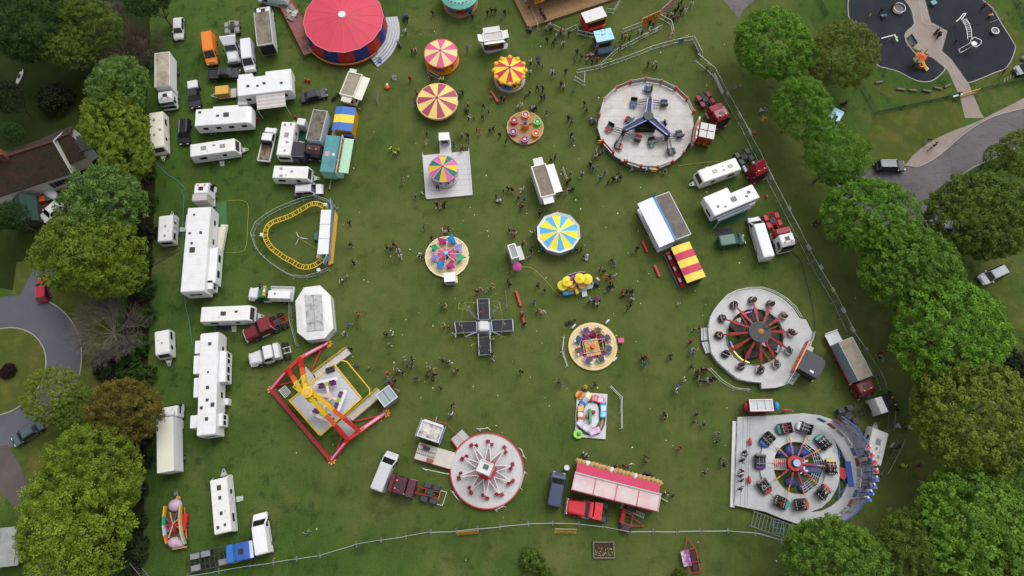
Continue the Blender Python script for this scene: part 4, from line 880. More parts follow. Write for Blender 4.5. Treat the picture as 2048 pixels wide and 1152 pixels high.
# food kiosks on wheels near the entrance
c, rz, L, W = fit([(1193.5, 86.5), (1190, 65.5), (1218, 55), (1229, 75.5)], 2.9)
t = thing('ice_cream_kiosk', 'square pale blue roofed ice cream kiosk with orange panels, by the queue barriers', 'kiosk', c, rz)
MB().box(-L/2, L/2, -W/2, W/2, .5, 2.85).build('wall', mat('#b97f2e', .5, 0, .2, 1.5, '#4c6f86', .45, .55, .8), t, bevel=.05)
ro = MB().box(-L/2-.06, L/2+.06, -W/2-.06, W/2+.06, 2.86, 2.98).build('roof', mat('#9ccbe0', .5), t); q = MB()
g = random.Random(3)
for k in range(7): a = g.uniform(0, 6.28); x, y = g.uniform(-.8, .8), g.uniform(-1, 1); q.bar((x, y, 2.99), (x+.7*math.cos(a), y+.7*math.sin(a), 2.99), .06, .02)
q.build('painted_mark', mat('#2b3b45', .6), ro)
for s in (-1, 1): MB().box(-L*.35, L*.3, -.02, .02, 1.4, 2.3).build('serving_hatch', BLACK, t, (0, s*(W/2+.02), 0))
MB().box(-.02, .02, -W*.35, W*.35, 1.4, 2.3).build('serving_hatch', BLACK, t, (-L/2-.02, 0, 0))
MB().hull([(-L/2-.15, .5), (-L/2-1.0, .55), (-L/2-1.0, 1.0), (-L/2-.15, 1.5)], lambda x, z: W/2-.15).build('bonnet', mat('#3f5566', .5), t, bevel=.1); wheels(t, (-L*.3, L*.3), W/2, .33, .2)
c, rz, L, W = fit([(1173, 47), (1163, 27.5), (1203, 12.5), (1212.5, 31)], 2.9)
rz2 = rz
t = thing('food_van', 'red burger van with white roof in front of the wooden deck', 'food van', c, rz2)
MB().box(-L/2, L/2, -W/2, W/2, .5, 2.85).build('wall', mat('#a41f23', .5, 0, .15), t, bevel=.05); MB().box(-L/2-.06, L/2+.06, -W/2-.06, W/2+.06, 2.86, 2.96).build('roof', mat('#d9d6d6', .5, 0, .08, 2, '#a89f9c', .55, .7), t)
MB().box(-L/2-.05, -L/2-.01, -W/2+.3, W/2-.5, 1.3, 2.4).build('serving_hatch', mat('#2b1d18', .5), t); MB().box(-L/2-.5, -L/2-.06, -W/2+.2, W/2-.4, 1.1, 1.2).build('counter', mat('#b92a24', .4), t)
sg = MB(); g = random.Random(5)
for k in range(16):
 y = -W/2+.35+k*(W-1.0)/16; sg.box(-L/2-.08, -L/2-.055, y, y+g.uniform(.08, .16), 2.5, 2.72)
sg.build('sign_lettering', mat('#d9b54e', .5), t); wheels(t, (-.3, .5), W/2-.4, .33, .2)
# gas bottles and cans by the hitches
for x, y, d in [(508, 243, 'red gas bottle at the nose of the round-fronted living trailer'), (516, 240, 'second red gas bottle at the nose of the round-fronted trailer, further out'), (481, 307, 'red gas bottle by the drawbar of the two-hatch caravan'),
  (592, 236, 'red gas bottle beside the white upright cabinet and caravan'), (622, 358, 'red gas bottle at the front of the caravan above the silver estate'), (612, 163, 'red gas bottle in front of the awning trailer'), (619, 164, 'outer red gas bottle in front of the awning trailer'),
  (1394, 365, 'red gas bottle at the drawbar of the caravan near the maroon tractor'), (1531, 396, 'red gas bottle at the nose of the striped-awning trailer'), (1388, 361, 'small red can beside the caravan drawbar'), (424, 447, 'red can between truck wheel and living trailer'), (325, 212, 'red can in front of the white box lorry')]: can(x, y, d)
# mats and ground covers
def groundmat(cor, col, label, name='ground_mat'):
 c, rz, L, W = fit(cor, 0); o = MB().box(-L/2, L/2, -W/2, W/2, 0.012, .035).build(name, mat(col, .9, 0, .15, 1.5), None, c, rz); tag(o, label, 'mat')
groundmat([(432, 453), (428, 404), (454, 404), (452, 454)], '#3f6b3c', 'pale green ground mat beside the truck-hauled trailer')
groundmat([(1430, 475), (1428, 463), (1462, 452), (1466, 466)], '#34343f', 'dark blue-grey mat beside the small green van')
groundmat([(1420, 458), (1414, 442), (1490, 418), (1496, 440)], '#2f5230', 'green ground mat under the striped awning trailer')
groundmat([(433, 661), (433, 648), (467, 647), (467, 660)], '#2b2b30', 'dark mat in front of the caravan with two dark hatches')
groundmat([(599, 285), (600, 255), (617, 256), (612, 285)], '#1f4a36', 'dark green mat between caravan and lichen-roofed lorry')

# ------------------------------------------------------------------ fairground rides
def px2(pts, z, o, z2=None):
 """photo outline at height z, as offsets from the thing's base o"""
 out = []
 for x, y in pts: w = P(x, y, z); out.append((w.x-o.x, w.y-o.y))
 return out
def zoomed(pts, ox, oy, k): return [(ox + x/k, oy + y/k) for x, y in pts]
YEL = mat('#d8b21f', .5, 0, .1); REDP = mat('#a91c22', .45, 0, .12); DRED = mat('#7c141e', .45, 0, .12); BLUE = mat('#2b56a8', .45, 0, .1); PURP = mat('#6b2a6e', .5, 0, .15)
PINK = mat('#c5457f', .5, 0, .08); GREEN = mat('#2c9a62', .5, 0, .08); ORANGE = mat('#d0701d', .5, 0, .1); TEAL = mat('#3f8f96', .5, 0, .1); SILV = mat('#a9abb3', .4, .4, .1)
LITB = mat('#5a66c8', .4, 0, .2); WOODP = mat('#8a6c4a', .8, 0, .2, 2); PALEY = mat('#d9c896', .55, 0, .06); BROWNB = mat('#a07d55', .7, 0, .1, 2); SEATR = mat('#7f1230', .5); LILAC = mat('#a58fc0', .5)
def deckpoly(t, poly, z0, z1, m=DECK, name='deck', side=None, seams=0):
 o = MB().prism(poly, z0, z1, 0, side=1).build(name, [m, side or mat('#6e7072', .6, .2)], t)
 if seams:
  xs = [p[0] for p in poly]; ys = [p[1] for p in poly]; q = MB()
  cx, cy = (min(xs)+max(xs))/2, (min(ys)+max(ys))/2; r = min(max(xs)-min(xs), max(ys)-min(ys))/2*.93
  for k in range(-seams, seams+1):
   w = math.sqrt(max(0, r*r - (k*r/(seams+1))**2)); q.box(cx-w, cx+w, cy+k*r/(seams+1)-.015, cy+k*r/(seams+1)+.015, z1, z1+.006)
  q.build('deck_seam', mat('#8d8c8b', .7), o)
 return o
def rails(t, poly, z, h, m, name='railing', close=True, every=1, skip=(), mid=True, th=.05):
 q = MB(); n = len(poly)
 for i in range(n if close else n-1):
  if i in skip: continue
  a, b = poly[i], poly[(i+1) % n]
  for k in ((h,) if not mid else (h, h*.5)): q.bar((a[0], a[1], z+k), (b[0], b[1], z+k), th)
  q.bar((a[0], a[1], z), (a[0], a[1], z+h), th)
  L = math.hypot(a[0]-b[0], a[1]-b[1]); m_ = int(L/1.2)
  for j in range(1, m_): u = j/m_; x, y = a[0]+(b[0]-a[0])*u, a[1]+(b[1]-a[1])*u; q.bar((x, y, z), (x, y, z+h), th*.7)
 return q.build(name, m, t)
def letters(x0, x1, z0, z1, y, seed=1, gap=.3):
 """a line of raised letter shapes along x, standing in the plane y"""
 g = random.Random(seed); q = MB(); h = z1-z0; x = x0
 while x < x1 - h*.4:
  w = h*g.uniform(.5, .75); s = h*.2
  q.box(x, x+s, y-.02, y+.02, z0, z1)
  for zz in g.sample((z0, (z0+z1)/2-s/2, z1-s), 2): q.box(x+s, x+w, y-.018, y+.018, zz, zz+s)
  if g.random() < .6: q.box(x+w-s, x+w, y-.016, y+.016, z0+(h*.4 if g.random() < .5 else 0), z1-(0 if g.random() < .5 else h*.35))
  x += w + h*gap*.7
 return q
# --- roundabouts with striped tilts
def toycar(t, x, y, z, a, col, s=1.0):
 o = MB().hull([(-.6*s, .1), (-.6*s, .45*s), (-.2*s, .5*s), (.1*s, .42*s), (.6*s, .38*s), (.66*s, .1)], lambda x_, z_: .3*s).build('ride_car', mat(col, .35), t, (x, y, z), a, bevel=.05)
 MB().box(-.3*s, .05*s, -.2*s, .2*s, .5*s, .62*s).build('seat', BLACK, o); return o
def roundabout(label, cx, cy, rpx, h, peak, cols, n, baseR, basecol, board=None, bh=.35, toys=('#b3272d', '#2c6fb5', '#d9a41e', '#c9c9cc'), a0=0, rim=None, sided=None, baseh=.3, toyR=.72, crown=None, scal=False):
 p = P(cx, cy, h); t = thing('roundabout', label, 'carousel', (p.x, p.y)); r = rpx*mpp(cx, cy, h); N = sided or n*2
 bR = r*baseR; ms = [mat(c, .6, 0, .07, .8) for c in cols]
 MB().cyl(0, 0, 0, baseh, bR, 40, 0, side=1).build('platform', [mat(basecol, .6, 0, .12), mat(basecol, .6, 0, .3)], t)
 MB().ring(bR-.04, bR+.06, baseh, baseh+.04, 40).build('platform_edge', RIM if not rim else mat(rim, .5), t)
 MB().cyl(0, 0, baseh, h+.1, .45, 16, 0, .3).build('centre_pole', mat(cols[0], .5), t)
 c = MB().cone(r*.985, h, peak, list(range(len(ms))), n, a0); co = c.build('canopy', ms, t)
 rb = MB()
 for i in range(n): a = a0+2*PI*i/n; rb.bar((r*.985*math.cos(a), r*.985*math.sin(a), h+.015), (0, 0, peak+.015), .035, .02)
 rb.build('canopy_seam', mat('#ddd3c0', .6), co)
 q = MB().ring(r*.965, r, h-bh, h+.06, N, a0=a0)
 if scal:
  for i in range(n): a = a0+2*PI*(i+.5)/n; q.ell((r*.985*math.cos(a), r*.985*math.sin(a), h+.05), (.42, .42, .28), 8, 4)
 q.build('rounding_board', mat(board or cols[-1], .5, 0, .15, 2), t)
 MB().ell((0, 0, peak), (.22, .22, .22), 10, 6).build('finial', mat(crown or cols[0], .4), co)
 for i in range(8):
  a = 2*PI*i/8 + .2; MB().cyl(bR*.86*math.cos(a), bR*.86*math.sin(a), baseh, h, .03, 6).build('pole', RIM, t)
 for i in range(8): a = 2*PI*i/8 + .5; toycar(t, bR*toyR*math.cos(a), bR*toyR*math.sin(a), baseh, a+PI/2, toys[i % len(toys)])
 return t
roundabout('small roundabout with pink and cream striped top over an orange floor', 882, 106.5, 34, 2.2, 3.0, ('#c9587f', '#d6c489'), 12, .99, '#c4701a', '#d26a35', rim='#d98a2a', a0=.26)
roundabout('small roundabout with red and yellow top edged by yellow scallops', 1019.4, 141, 32, 2.7, 3.6, ('#c22b35', '#e3cb1a'), 12, 1.0, '#a8a29b', '#d9a51f', a0=.26-PI/12*0, scal=True, rim='#8d4c4c', crown='#a3201f')
roundabout('larger roundabout with maroon and cream striped top', 875, 202, 41.5, 1.8, 2.8, ('#9b4152', '#dcc070'), 14, .76, '#b0a48f', '#d3b985', a0=.22)
o = roundabout('carousel with pink, green and yellow top on a grey square floor', 886.5, 338, 30, 2.9, 3.9, ('#c15f9c', '#256e62', '#d9ae1f'), 12, .9, '#b9b6b8', '#b87aa0', a0=.3, toys=('#d7d0d6', '#b9a4c4', '#dedede'))
p0 = Vector(o.location)
t = thing('carousel_floor', 'square grey floor with low rails and a white pay booth, under the tri-coloured carousel', 'platform', p0)
poly = px2([(846, 310), (938, 301), (945, 389), (853, 397)], .35, p0); deckpoly(t, poly, .05, .26, mat('#bdbbbd', .65, 0, .06), seams=3)
rails(t, [poly[0], poly[3]], .26, .9, WHITE, close=False); rails(t, [poly[1], poly[2]], .26, .9, WHITE, close=False)
MB().bar((*poly[3], .2), (*poly[2], .2), .1, .3).build('step', OFFW, t)
q = px2([(878, 275), (900, 273), (904, 312), (880, 314)], .5, p0); MB().prism(q, .0, .3).build('ramp', OFFW, t)
b = P(888, 272, 2.3) - p0; o2 = MB().box(-.75, .75, -.55, .55, .3, 2.2).build('pay_booth', mat('#b99fc2', .5), t, (b.x, b.y, 0), .06); MB().box(-.85, .85, -.75, .65, 2.21, 2.3).build('roof', WHITE, o2); MB().box(-.5, .5, -.6, -.54, 1.0, 1.9).build('window', BLACK, o2)
# octagonal juvenile ride, blue and yellow
p = P(1117, 466, 2.3); t = thing('roundabout', 'large ten-sided ride with sky blue and yellow top and white boards', 'carousel', (p.x, p.y)); r = 43*mpp(1117, 466, 2.8)
MB().cyl(0, 0, 0, .3, r*.86, 40).build('platform', mat('#9a9fa6', .6), t); MB().cone(r*.92, 2.3, 3.05, [0, 1], 14, .1).build('canopy', [mat('#4ea3d0', .6, 0, .06), mat('#e4cf22', .6, 0, .06)], t)
q = MB();
for i in range(14): a = .1+2*PI*i/14; q.bar((r*.93*math.cos(a), r*.93*math.sin(a), 2.32), (0, 0, 3.07), .07, .02)
q.build('canopy_seam', mat('#e4dfb0', .6), t)
q = MB()
for i in range(10):
 a, b = .35+2*PI*i/10, .35+2*PI*(i+1)/10; R1 = r*1.04; R0 = r*.985
 q.add([(R1*math.cos(a), R1*math.sin(a), 2.6), (R1*math.cos(b), R1*math.sin(b), 2.6), (R0*math.cos(b), R0*math.sin(b), 1.75), (R0*math.cos(a), R0*math.sin(a), 1.75), (r*.92*math.cos(a), r*.92*math.sin(a), 2.34), (r*.92*math.cos(b), r*.92*math.sin(b), 2.34)], [(0, 1, 2, 3), (0, 4, 5, 1)], 0)
q.build('rounding_board', [mat('#e0e1e6', .5, 0, .05)], t)
for i in range(10):
 a = .35+2*PI*i/10; MB().bar((r*1.04*math.cos(a), r*1.04*math.sin(a), .1), (r*1.04*math.cos(a), r*1.04*math.sin(a), 2.8), .06).build('pole', RIM, t)
 toycar(t, r*.66*math.cos(a), r*.66*math.sin(a), .3, a+PI/2, ('#2c6fb5', '#c22b35', '#e3cb1a')[i % 3], 1.2)
MB().cyl(0, 0, .3, 2.4, .5, 14).build('centre_pole', BLUE, t)
# --- teacups
p = P(1050.4, 256, .35); t = thing('teacup_ride', 'teacup ride with six coloured cups on a brown round floor', 'teacup ride', (p.x, p.y)); r = 36.5*mpp(1050, 256)
MB().cyl(0, 0, 0, .45, r, 18, 0, side=1).build('floor', [BROWNB, mat('#b08a5c', .6)], t); MB().ring(r-.12, r+.05, .44, .5, 18).build('floor_rim', mat('#b9996a', .6), t)
q = MB()
for a in (.5, 1.55, 2.6): q.bar((-r*.98*math.cos(a), -r*.98*math.sin(a), .455), (r*.98*math.cos(a), r*.98*math.sin(a), .455), .04, .01)
q.build('floor_seam', mat('#4d3b28', .8), t)
for (x, y), c1, c2 in zip([(975, 432), (1072, 383), (1172, 445), (1160, 545), (1064, 592), (965, 530)], ('#b5202b', '#d2447f', '#4fb21f', '#cf6420', '#c9302c', '#2f5fb0'), ('#b5202b', '#d9b43a', '#4fb21f', '#d97a28', '#3a76c4', '#c9452f')):
 w = P(800+x/4.266, 140+y/4.266, .9) - Vector((p.x, p.y, .9)); k = MB()
 k.ring(.42, .6, .5, 1.1, 22).cyl(0, 0, .46, .6, .5, 22); o = k.build('teacup', mat(c1, .3, 0, .04), t, (w.x, w.y, 0)); MB().cyl(0, 0, .46, .52, .68, 22).build('saucer', mat(c2, .4), o); MB().ring(.54, .63, 1.08, 1.15, 22).build('cup_rim', mat(c2, .3), o)
 MB().cyl(0, 0, .6, 1.05, .07, 8).cyl(0, 0, 1.05, 1.1, .26, 12).build('hand_wheel', RIM, o)
MB().cyl(0, 0, .45, 1.4, .62, 18, 0, .5).ell((0, 0, 1.4), (.6, .6, .45), 16, 6).build('teapot', mat('#cf7a22', .4), t); MB().cyl(0, 0, 1.8, 2.0, .35, 14, 0, .3).ell((0, 0, 2.1), (.2, .2, .2), 10, 6).build('teapot_lid', BLUE, t)
MB().bar((.5, 0, 1.2), (1.05, .1, 1.6), .16).bar((-.5, 0, 1.5), (-.9, 0, 1.2), .1).build('teapot_spout', REDP, t)
# --- big top spinning ride
p = P(687, 38, 3.5); t = thing('waltzer_ride', 'big round ride under a red canvas top with red and blue skirt and grey steps', 'fairground ride', (p.x, p.y)); r = 79.5*mpp(687, 38, 3.5)
MB().cyl(0, 0, 0, .7, r*1.03, 32).build('floor', WOODP, t); MB().cone(r, 3.5, 4.6, [0], 16, .1, .45).build('canopy', [mat('#c23b50', .65, 0, .06, .5)], t)
MB().cyl(0, 0, 4.55, 4.7, .62, 20).build('canopy_cap', WHITE, t); q = MB(); q2 = MB(); q3 = MB()
for i in range(16):
 a, b = .1+2*PI*i/16, .1+2*PI*(i+1)/16; A = (math.cos(a), math.sin(a)); B = (math.cos(b), math.sin(b))
 q.bar((r*1.005*A[0], r*1.005*A[1], 3.52), (r*1.005*B[0], r*1.005*B[1], 3.52), .09, .06); q.bar((r*A[0], r*A[1], 3.53), (.5*A[0], .5*A[1], 4.62), .03, .03)
 q2.bar((r*1.0*A[0], r*1.0*A[1], .7), (r*1.0*A[0], r*1.0*A[1], 3.5), .1)
 for k in range(2):
  u = [(A[0]+(B[0]-A[0])*j/2, A[1]+(B[1]-A[1])*j/2) for j in (k, k+1)]
  q3.add([(r*.99*u[0][0], r*.99*u[0][1], 3.3), (r*.99*u[1][0], r*.99*u[1][1], 3.3), (r*1.05*u[1][0], r*1.05*u[1][1], 1.0), (r*1.05*u[0][0], r*1.05*u[0][1], 1.0)], [(0, 1, 2, 3)], (k+i) % 2)
q.build('canopy_rim', mat('#c9788a', .5), t); q2.build('post', REDP, t); q3.build('skirt_panel', [mat('#a02822', .5, 0, .15), mat('#24306e', .5, 0, .15)], t)
q = MB().ring(r*1.05, r*1.08, .4, 1.1, 32, a0=R(-140), a1=R(-40)); q.build('fascia', mat('#7c1b1c', .5, 0, .2), t)
l = MB(); g = random.Random(9)
for i in range(80):
 a = R(-150 + i*1.35); l.box(-.05, .05, -.05, .05, .95, 1.25, 0, rz=a, o=(r*1.09*math.cos(a), r*1.09*math.sin(a)))
l.build('fascia_lamp', mat('#cfa35c', .4), t)
s = MB()
for k in range(5): s.ring(r*1.03+.42*k, r*1.03+.42*(k+1), 0, .72-.14*k, 14, a0=R(-52), a1=R(22), top=0)
s.build('steps', mat('#a9acb0', .5, .3, .1), t); e = MB()
for k in range(5): e.ring(r*1.03+.42*k+.34, r*1.03+.42*k+.4, .72-.14*k, .735-.14*k, 14, a0=R(-52), a1=R(22))
e.build('step_nosing', mat('#6e7277', .6), t)
for i in range(5): a = 1.2*i; MB().ring(.55, 1.05, .75, 1.5, 12, a1=PI*1.3).build('ride_car', REDP, t, (r*.6*math.cos(a), r*.6*math.sin(a), 0), a)
MB().cyl(0, 0, .7, 4.5, .35, 12).build('centre_pole', RIM, t)
p, rz, L = spot((622, 104), (556, -28), 1.2); t = thing('flat_trailer', 'rusty pink flat trailer with metal plates and green tarpaulin, beside the red big top', 'trailer', p, rz)
MB().box(-L/2, L/2, -1.25, 1.25, .9, 1.1).build('bed', mat('#8a5a52', .8, .2, .2, 1, '#6b4a40', .45, .65), t); q = MB()
for s in (-1, 1): q.box(-L/2, L/2, s*1.25-.05, s*1.25+.05, .75, 1.2)
q.build('frame', mat('#8c3d3a', .6), t); wheels(t, (-2, -.9), 1.2, .45, .3)
t2 = thing('scrap_stack', 'heap of pale metal plates on the rusty pink trailer', 'metal plates', p + Vector((math.cos(rz)*1.2, math.sin(rz)*1.2, 1.105)), rz); g = random.Random(6)
for k in range(9): MB().box(-.7, .7, -.35, .35, 0, .05).build('plate', mat(g.choice(['#9b9a98', '#b0a9a1', '#7b7672']), .6, .2, .2), t2, (g.uniform(-1.3, 1.3), g.uniform(-.6, .6), k*.055), g.uniform(0, 3))
t2 = thing('tarpaulin', 'crumpled dark green tarpaulin on the rusty pink trailer', 'tarpaulin', p + Vector((math.cos(rz)*4.6, math.sin(rz)*4.6, 1.105)), rz); m_ = MB().ell((0, .4, 0), (1.6, .55, .6), 16, 8, 0, 0); g = random.Random(2)
m_.v = [(x+g.uniform(-.1, .1), y+g.uniform(-.1, .1), z*g.uniform(.7, 1.2)) for x, y, z in m_.v]; m_.build('sheet', mat('#1f6e63', .7, 0, .15, 3), t2); MB().bar((-1.6, .4, .03), (1.6, .4, .5), .04).build('rope', mat('#b5a888', .8), t2)
van('white van at the top edge beside the rusty pink trailer', (560, -8), (534, -3), '#d5d8da', 2.2, .9, L=5.5, ribs=False)
# teal topped ride cut by the frame
p = P(919, -13, 2.6); t = thing('roundabout', 'turquoise topped roundabout cut off by the top of the picture', 'carousel', (p.x, p.y)); r = 38.5*mpp(919, -13, 2.6)
MB().cyl(0, 0, 0, .3, r*.92, 32).build('platform', mat('#8a6f55', .6), t); MB().cone(r, 2.6, 3.1, [0], 24, 0, r*.8).cone(r*.8, 3.1, 3.7, [0], 24).build('canopy', [mat('#67b5a4', .5, 0, .05)], t); q = MB()
for i in range(24): a = 2*PI*i/24; q.box(-.04, .04, -.2, .2, 3.08, 3.3, 0, rz=a, o=(r*.76*math.cos(a), r*.76*math.sin(a)))
q.build('canopy_lettering', mat('#a33c70', .5), t); MB().ring(r*.77, r*.79, 2.98, 3.14, 40).build('canopy_band', mat('#e0d3df', .5), t); MB().ring(r*.9, r*.96, 2.1, 2.6, 32).build('rounding_board', mat('#b06a4a', .5), t)
for i in range(8): a = 2*PI*i/8; toycar(t, r*.66*math.cos(a), r*.66*math.sin(a), .3, a+PI/2, ('#b3272d', '#2c6fb5')[i % 2]); MB().cyl(r*.85*math.cos(a), r*.85*math.sin(a), .3, 2.6, .03, 6).build('pole', RIM, t)
# dodgem hall
c, rz, L = spot((1062, 10), (1240, -40), .5)
o = P(1071, 50, .6); dr = (P(1235, -5, .6) - o); rz = math.atan2(dr.y, dr.x)
t = thing('dodgem_hall', 'dodgem track with purple and yellow roof on a wide brown wooden deck', 'fairground ride', (o.x, o.y), rz)
deck = MB().box(-1.4, 19, 0, 13, .05, .6, 0); deck.build('deck', [WOODP], t); q = MB()
for k in range(11): q.box(-1.35, 18.95, .3+k*.28*4.2, .33+k*.28*4.2, .6, .606)
q.build('deck_seam', mat('#5d4a33', .8), t)
MB().box(.6, 18, 2.9, 13, 3.4, 3.6).build('ceiling', mat('#a9a6ac', .6), t); q = MB()
for k in range(5): q.box(2.4, 18, 4.0+k*1.75, 4.0+(k+1)*1.75, 3.75, 3.85, k % 3)
q.build('roof', [mat('#8e2f86', .5, 0, .05), mat('#cf9d33', .5), mat('#7b5aa5', .5)], t); MB().box(.9, 2.2, 3.2, 13, 3.62, 3.72).build('roof_walkway', mat('#c9cdd2', .5), t)
q = MB().box(1.2, 18, 2.7, 2.85, 2.6, 3.9).box(.45, .6, 3, 13, 2.6, 3.9); so_ = q.build('fascia', mat('#8d2330', .5, 0, .2, 1.5), t); MB().box(.9, 2.6, 2.62, 2.69, 2.5, 3.95).build('sign_board', YEL, t); letters(1.0, 2.5, 2.8, 3.6, 2.6, 3).build('lettering', REDP, t)
letters(3.4, 9.5, 2.9, 3.6, 2.68, 5).build('lettering', mat('#d9473a', .5), t); letters(10, 17, 2.9, 3.6, 2.68, 6).build('lettering', mat('#e0c27a', .5), t); MB().bar((1.2, 2.75, 3.53), (18, 2.75, 3.53), .22).build('fascia_trim', mat('#d6d3dc', .4), t)
for x in (1.2, 6, 11, 16): MB().cyl(x, 3, .6, 3.4, .08, 8).build('post', RIM, t)
for x, y, c in ((3, 6, '#b3272d'), (6, 8, '#2c6fb5'), (9, 5.5, '#d9a41e')): toycar(t, x, y, .6, 1, c, 1.4)

# --- white kiosk with flaps, food trailers and booths
def kiosk(label, cor, z, wall='#dcdcd8', roof='#8d8577', roof2=None, flaps=(), rim='#e2e2de', counter=None, rec=True, name='kiosk', cat='food stall', hatch=True):
 """corners p0->p1 one long side, p3->p2 the other; flaps: (side 0..3 = -y,+x,+y,-x, from, to, length, tilt)"""
 c, rz, L, W = fit(cor, z); t = thing(name, label, cat, c, rz); hl, hw = L/2, W/2
 MB().box(-hl, hl, -hw, hw, .35, z-.1).build('wall', mat(wall, .5, 0, .07), t, bevel=.03)
 MB().box(-hl+.1, hl-.1, -hw+.1, hw-.1, z-.1, z-.04).build('roof', mat(roof, .85, 0, .15, 1.3, roof2, .45, .66) if roof2 else mat(roof, .7, 0, .1), t)
 q = MB(); d = .12
 q.box(-hl-.03, hl+.03, -hw-.03, -hw+d, z-.12, z+.1).box(-hl-.03, hl+.03, hw-d, hw+.03, z-.12, z+.1).box(-hl-.03, -hl+d, -hw+d, hw-d, z-.12, z+.1).box(hl-d, hl+.03, -hw+d, hw-d, z-.12, z+.1); q.build('roof_rim', mat(rim, .45, 0, .05), t)
 for sd, f0, f1, ln, tl, col in flaps:
  ax = [(0, -1), (1, 0), (0, 1), (-1, 0)][sd]; half = hw if sd in (0, 2) else hl; span = L if sd in (0, 2) else W
  a, b = -span/2+f0*span, -span/2+f1*span; vs = []
  for u, dd, zz in ((a, half+.04, z-.15), (b, half+.04, z-.15), (b, half+ln, z-.15+tl), (a, half+ln, z-.15+tl)):
   vs.append((ax[0]*dd - abs(ax[1])*u*0 + (u if sd in (0, 2) else 0), ax[1]*dd + (u if sd in (1, 3) else 0), zz))
  quad('flap', vs, mat(col, .45, 0, .05), t, .03)
  if hatch:
   y0, y1 = (half-.06, half+.02); m_ = MB()
   if sd in (0, 2): m_.box(a+.15, b-.15, *(sorted((ax[1]*y0, ax[1]*y1))), 1.1, z-.35)
   else: m_.box(*(sorted((ax[0]*y0, ax[0]*y1))), a+.15, b-.15, 1.1, z-.35)
   m_.build('serving_hatch', mat('#2e2422', .6, 0, .3, 2), t)
  if counter and sd == counter[0]:
   m_ = MB(); dd = counter[1]
   if sd in (0, 2): m_.box(a, b, *(sorted((ax[1]*(half+.03), ax[1]*(half+dd)))), .95, 1.05)
   else: m_.box(*(sorted((ax[0]*(half+.03), ax[0]*(half+dd)))), a, b, .95, 1.05)
   m_.build('counter', OFFW, t)
 wheels(t, (-.35, .35), hw-.2, .32, .18); return t, L, W
k_, L, W = kiosk('white kiosk with three raised flaps and a patio apron near the top', [(968.5, 85), (966, 70), (1003, 58), (1007, 76)], 2.8, '#5c3238', '#b7b5b3', None, [(0, .05, 1, .9, .25, '#e3e3e0'), (1, .1, .95, .9, .35, '#e3e3e0'), (2, .05, .9, .9, .35, '#e3e3e0'), (3, .0, 1, .7, .2, '#e3e3e0')])
letters(-W*.3, W*.3, 1.6, 1.95, 0, 4).xf(Matrix.Rotation(-PI/2, 4, 'Z')).build('sign_lettering', YEL, k_, (-L/2-.1, 0, 0))
q = px2([(961, 86), (969, 104), (976, 107), (1014, 97), (1016, 88), (1009, 80), (970, 88)], .15, Vector(k_.location)); m_ = MB().prism(q, .02, .2).build('apron', mat('#b3b0b2', .7), None, (k_.location.x, k_.location.y, 0)); tag(m_, 'pale grey raised floor around the white kiosk with three flaps', 'floor')
kiosk('cream food stall with stained recessed roof and green trim, near the dark saloon', [(680, 187), (697.5, 142), (725, 151), (706, 196)], 3.0, '#cfcbb2', '#8b7f70', '#a39886', [(0, .0, .97, 1.3, -.2, '#ddd9c8'), (3, .1, .8, 1.0, -.1, '#d6d3c6'), (1, .5, 1, .7, .1, '#d6d3c6')], rim='#dcdcca')
kiosk('white food stall with brown gravelly roof beside the gap in the crowd', [(1083, 399), (1063, 334), (1090.5, 327), (1110, 385)], 3.0, '#c3c3c5', '#75695d', '#8e8273', [(0, .05, .95, 1.25, .0, '#e3e4e3'), (3, .2, .9, 1.1, -.2, '#e3e4e3'), (1, .1, .75, 1.2, .3, '#dfe0df')])
kiosk('small grey kiosk with a pink umbrella beside it', [(1024, 520), (1015.5, 491), (1028.5, 487), (1038, 512)], 2.6, '#b9b8bd', '#8b8f96', None, [(0, .0, 1, .15, .0, '#c9cacd')], counter=(0, .95))
p = P(1034.5, 533, 1.9); t = thing('parasol', 'magenta parasol beside the small grey kiosk', 'parasol', (p.x, p.y)); MB().cone(.72, 1.9, 2.25, [0], 8).build('canopy', [mat('#a93b80', .6)], t); MB().cyl(0, 0, 0, 2.2, .025, 6).build('pole', RIM, t); MB().cyl(0, 0, 0, .08, .25, 12).build('base', DARK, t)
c = fit([(1352, 481), (1309, 394), (1337.5, 384), (1382, 467)], 3.5); t = thing('game_stall', 'white stall with blue stripe, dark grey roof and wide raised white canopy', 'fair stall', c[0], c[1]); L, W = c[2], c[3]
MB().box(-L/2, L/2, -W/2, W/2, .4, 3.4).build('wall', mat('#c9cccf', .5), t, bevel=.04); MB().box(-L/2+.08, L/2-.08, -W/2+.08, W/2-.08, 3.4, 3.5).build('roof', mat('#625b57', .85, 0, .12, 1, '#776f67', .45, .65), t)
q = MB().box(-L/2-.03, L/2+.03, W/2*-1-.03, -W/2+.08, 3.3, 3.55).box(-L/2-.03, -L/2+.08, -W/2+.08, W/2-.08, 3.3, 3.55).box(L/2-.08, L/2+.03, -W/2+.08, W/2-.08, 3.3, 3.55); q.build('roof_rim', OFFW, t); MB().box(-L/2, L/2, W/2-.08, W/2+.25, 3.42, 3.56).build('blue_stripe', mat('#3d78bd', .5), t)
quad('canopy', [(-L/2-.1, W/2+.27, 3.5), (L/2+.1, W/2+.27, 3.5), (L/2+.1, W/2+2.75, 3.15), (-L/2-.1, W/2+2.75, 3.15)], mat('#e9eaeb', .5, 0, .03), t, .05); MB().box(-L/2, L/2, W/2+.02, W/2+2.4, .3, .95).build('counter', mat('#c3c5c9', .5), t)
for x in (-L/2+.1, 0, L/2-.1): MB().cyl(x, W/2+2.6, .3, 3.1, .04, 6).build('canopy_pole', RIM, t)
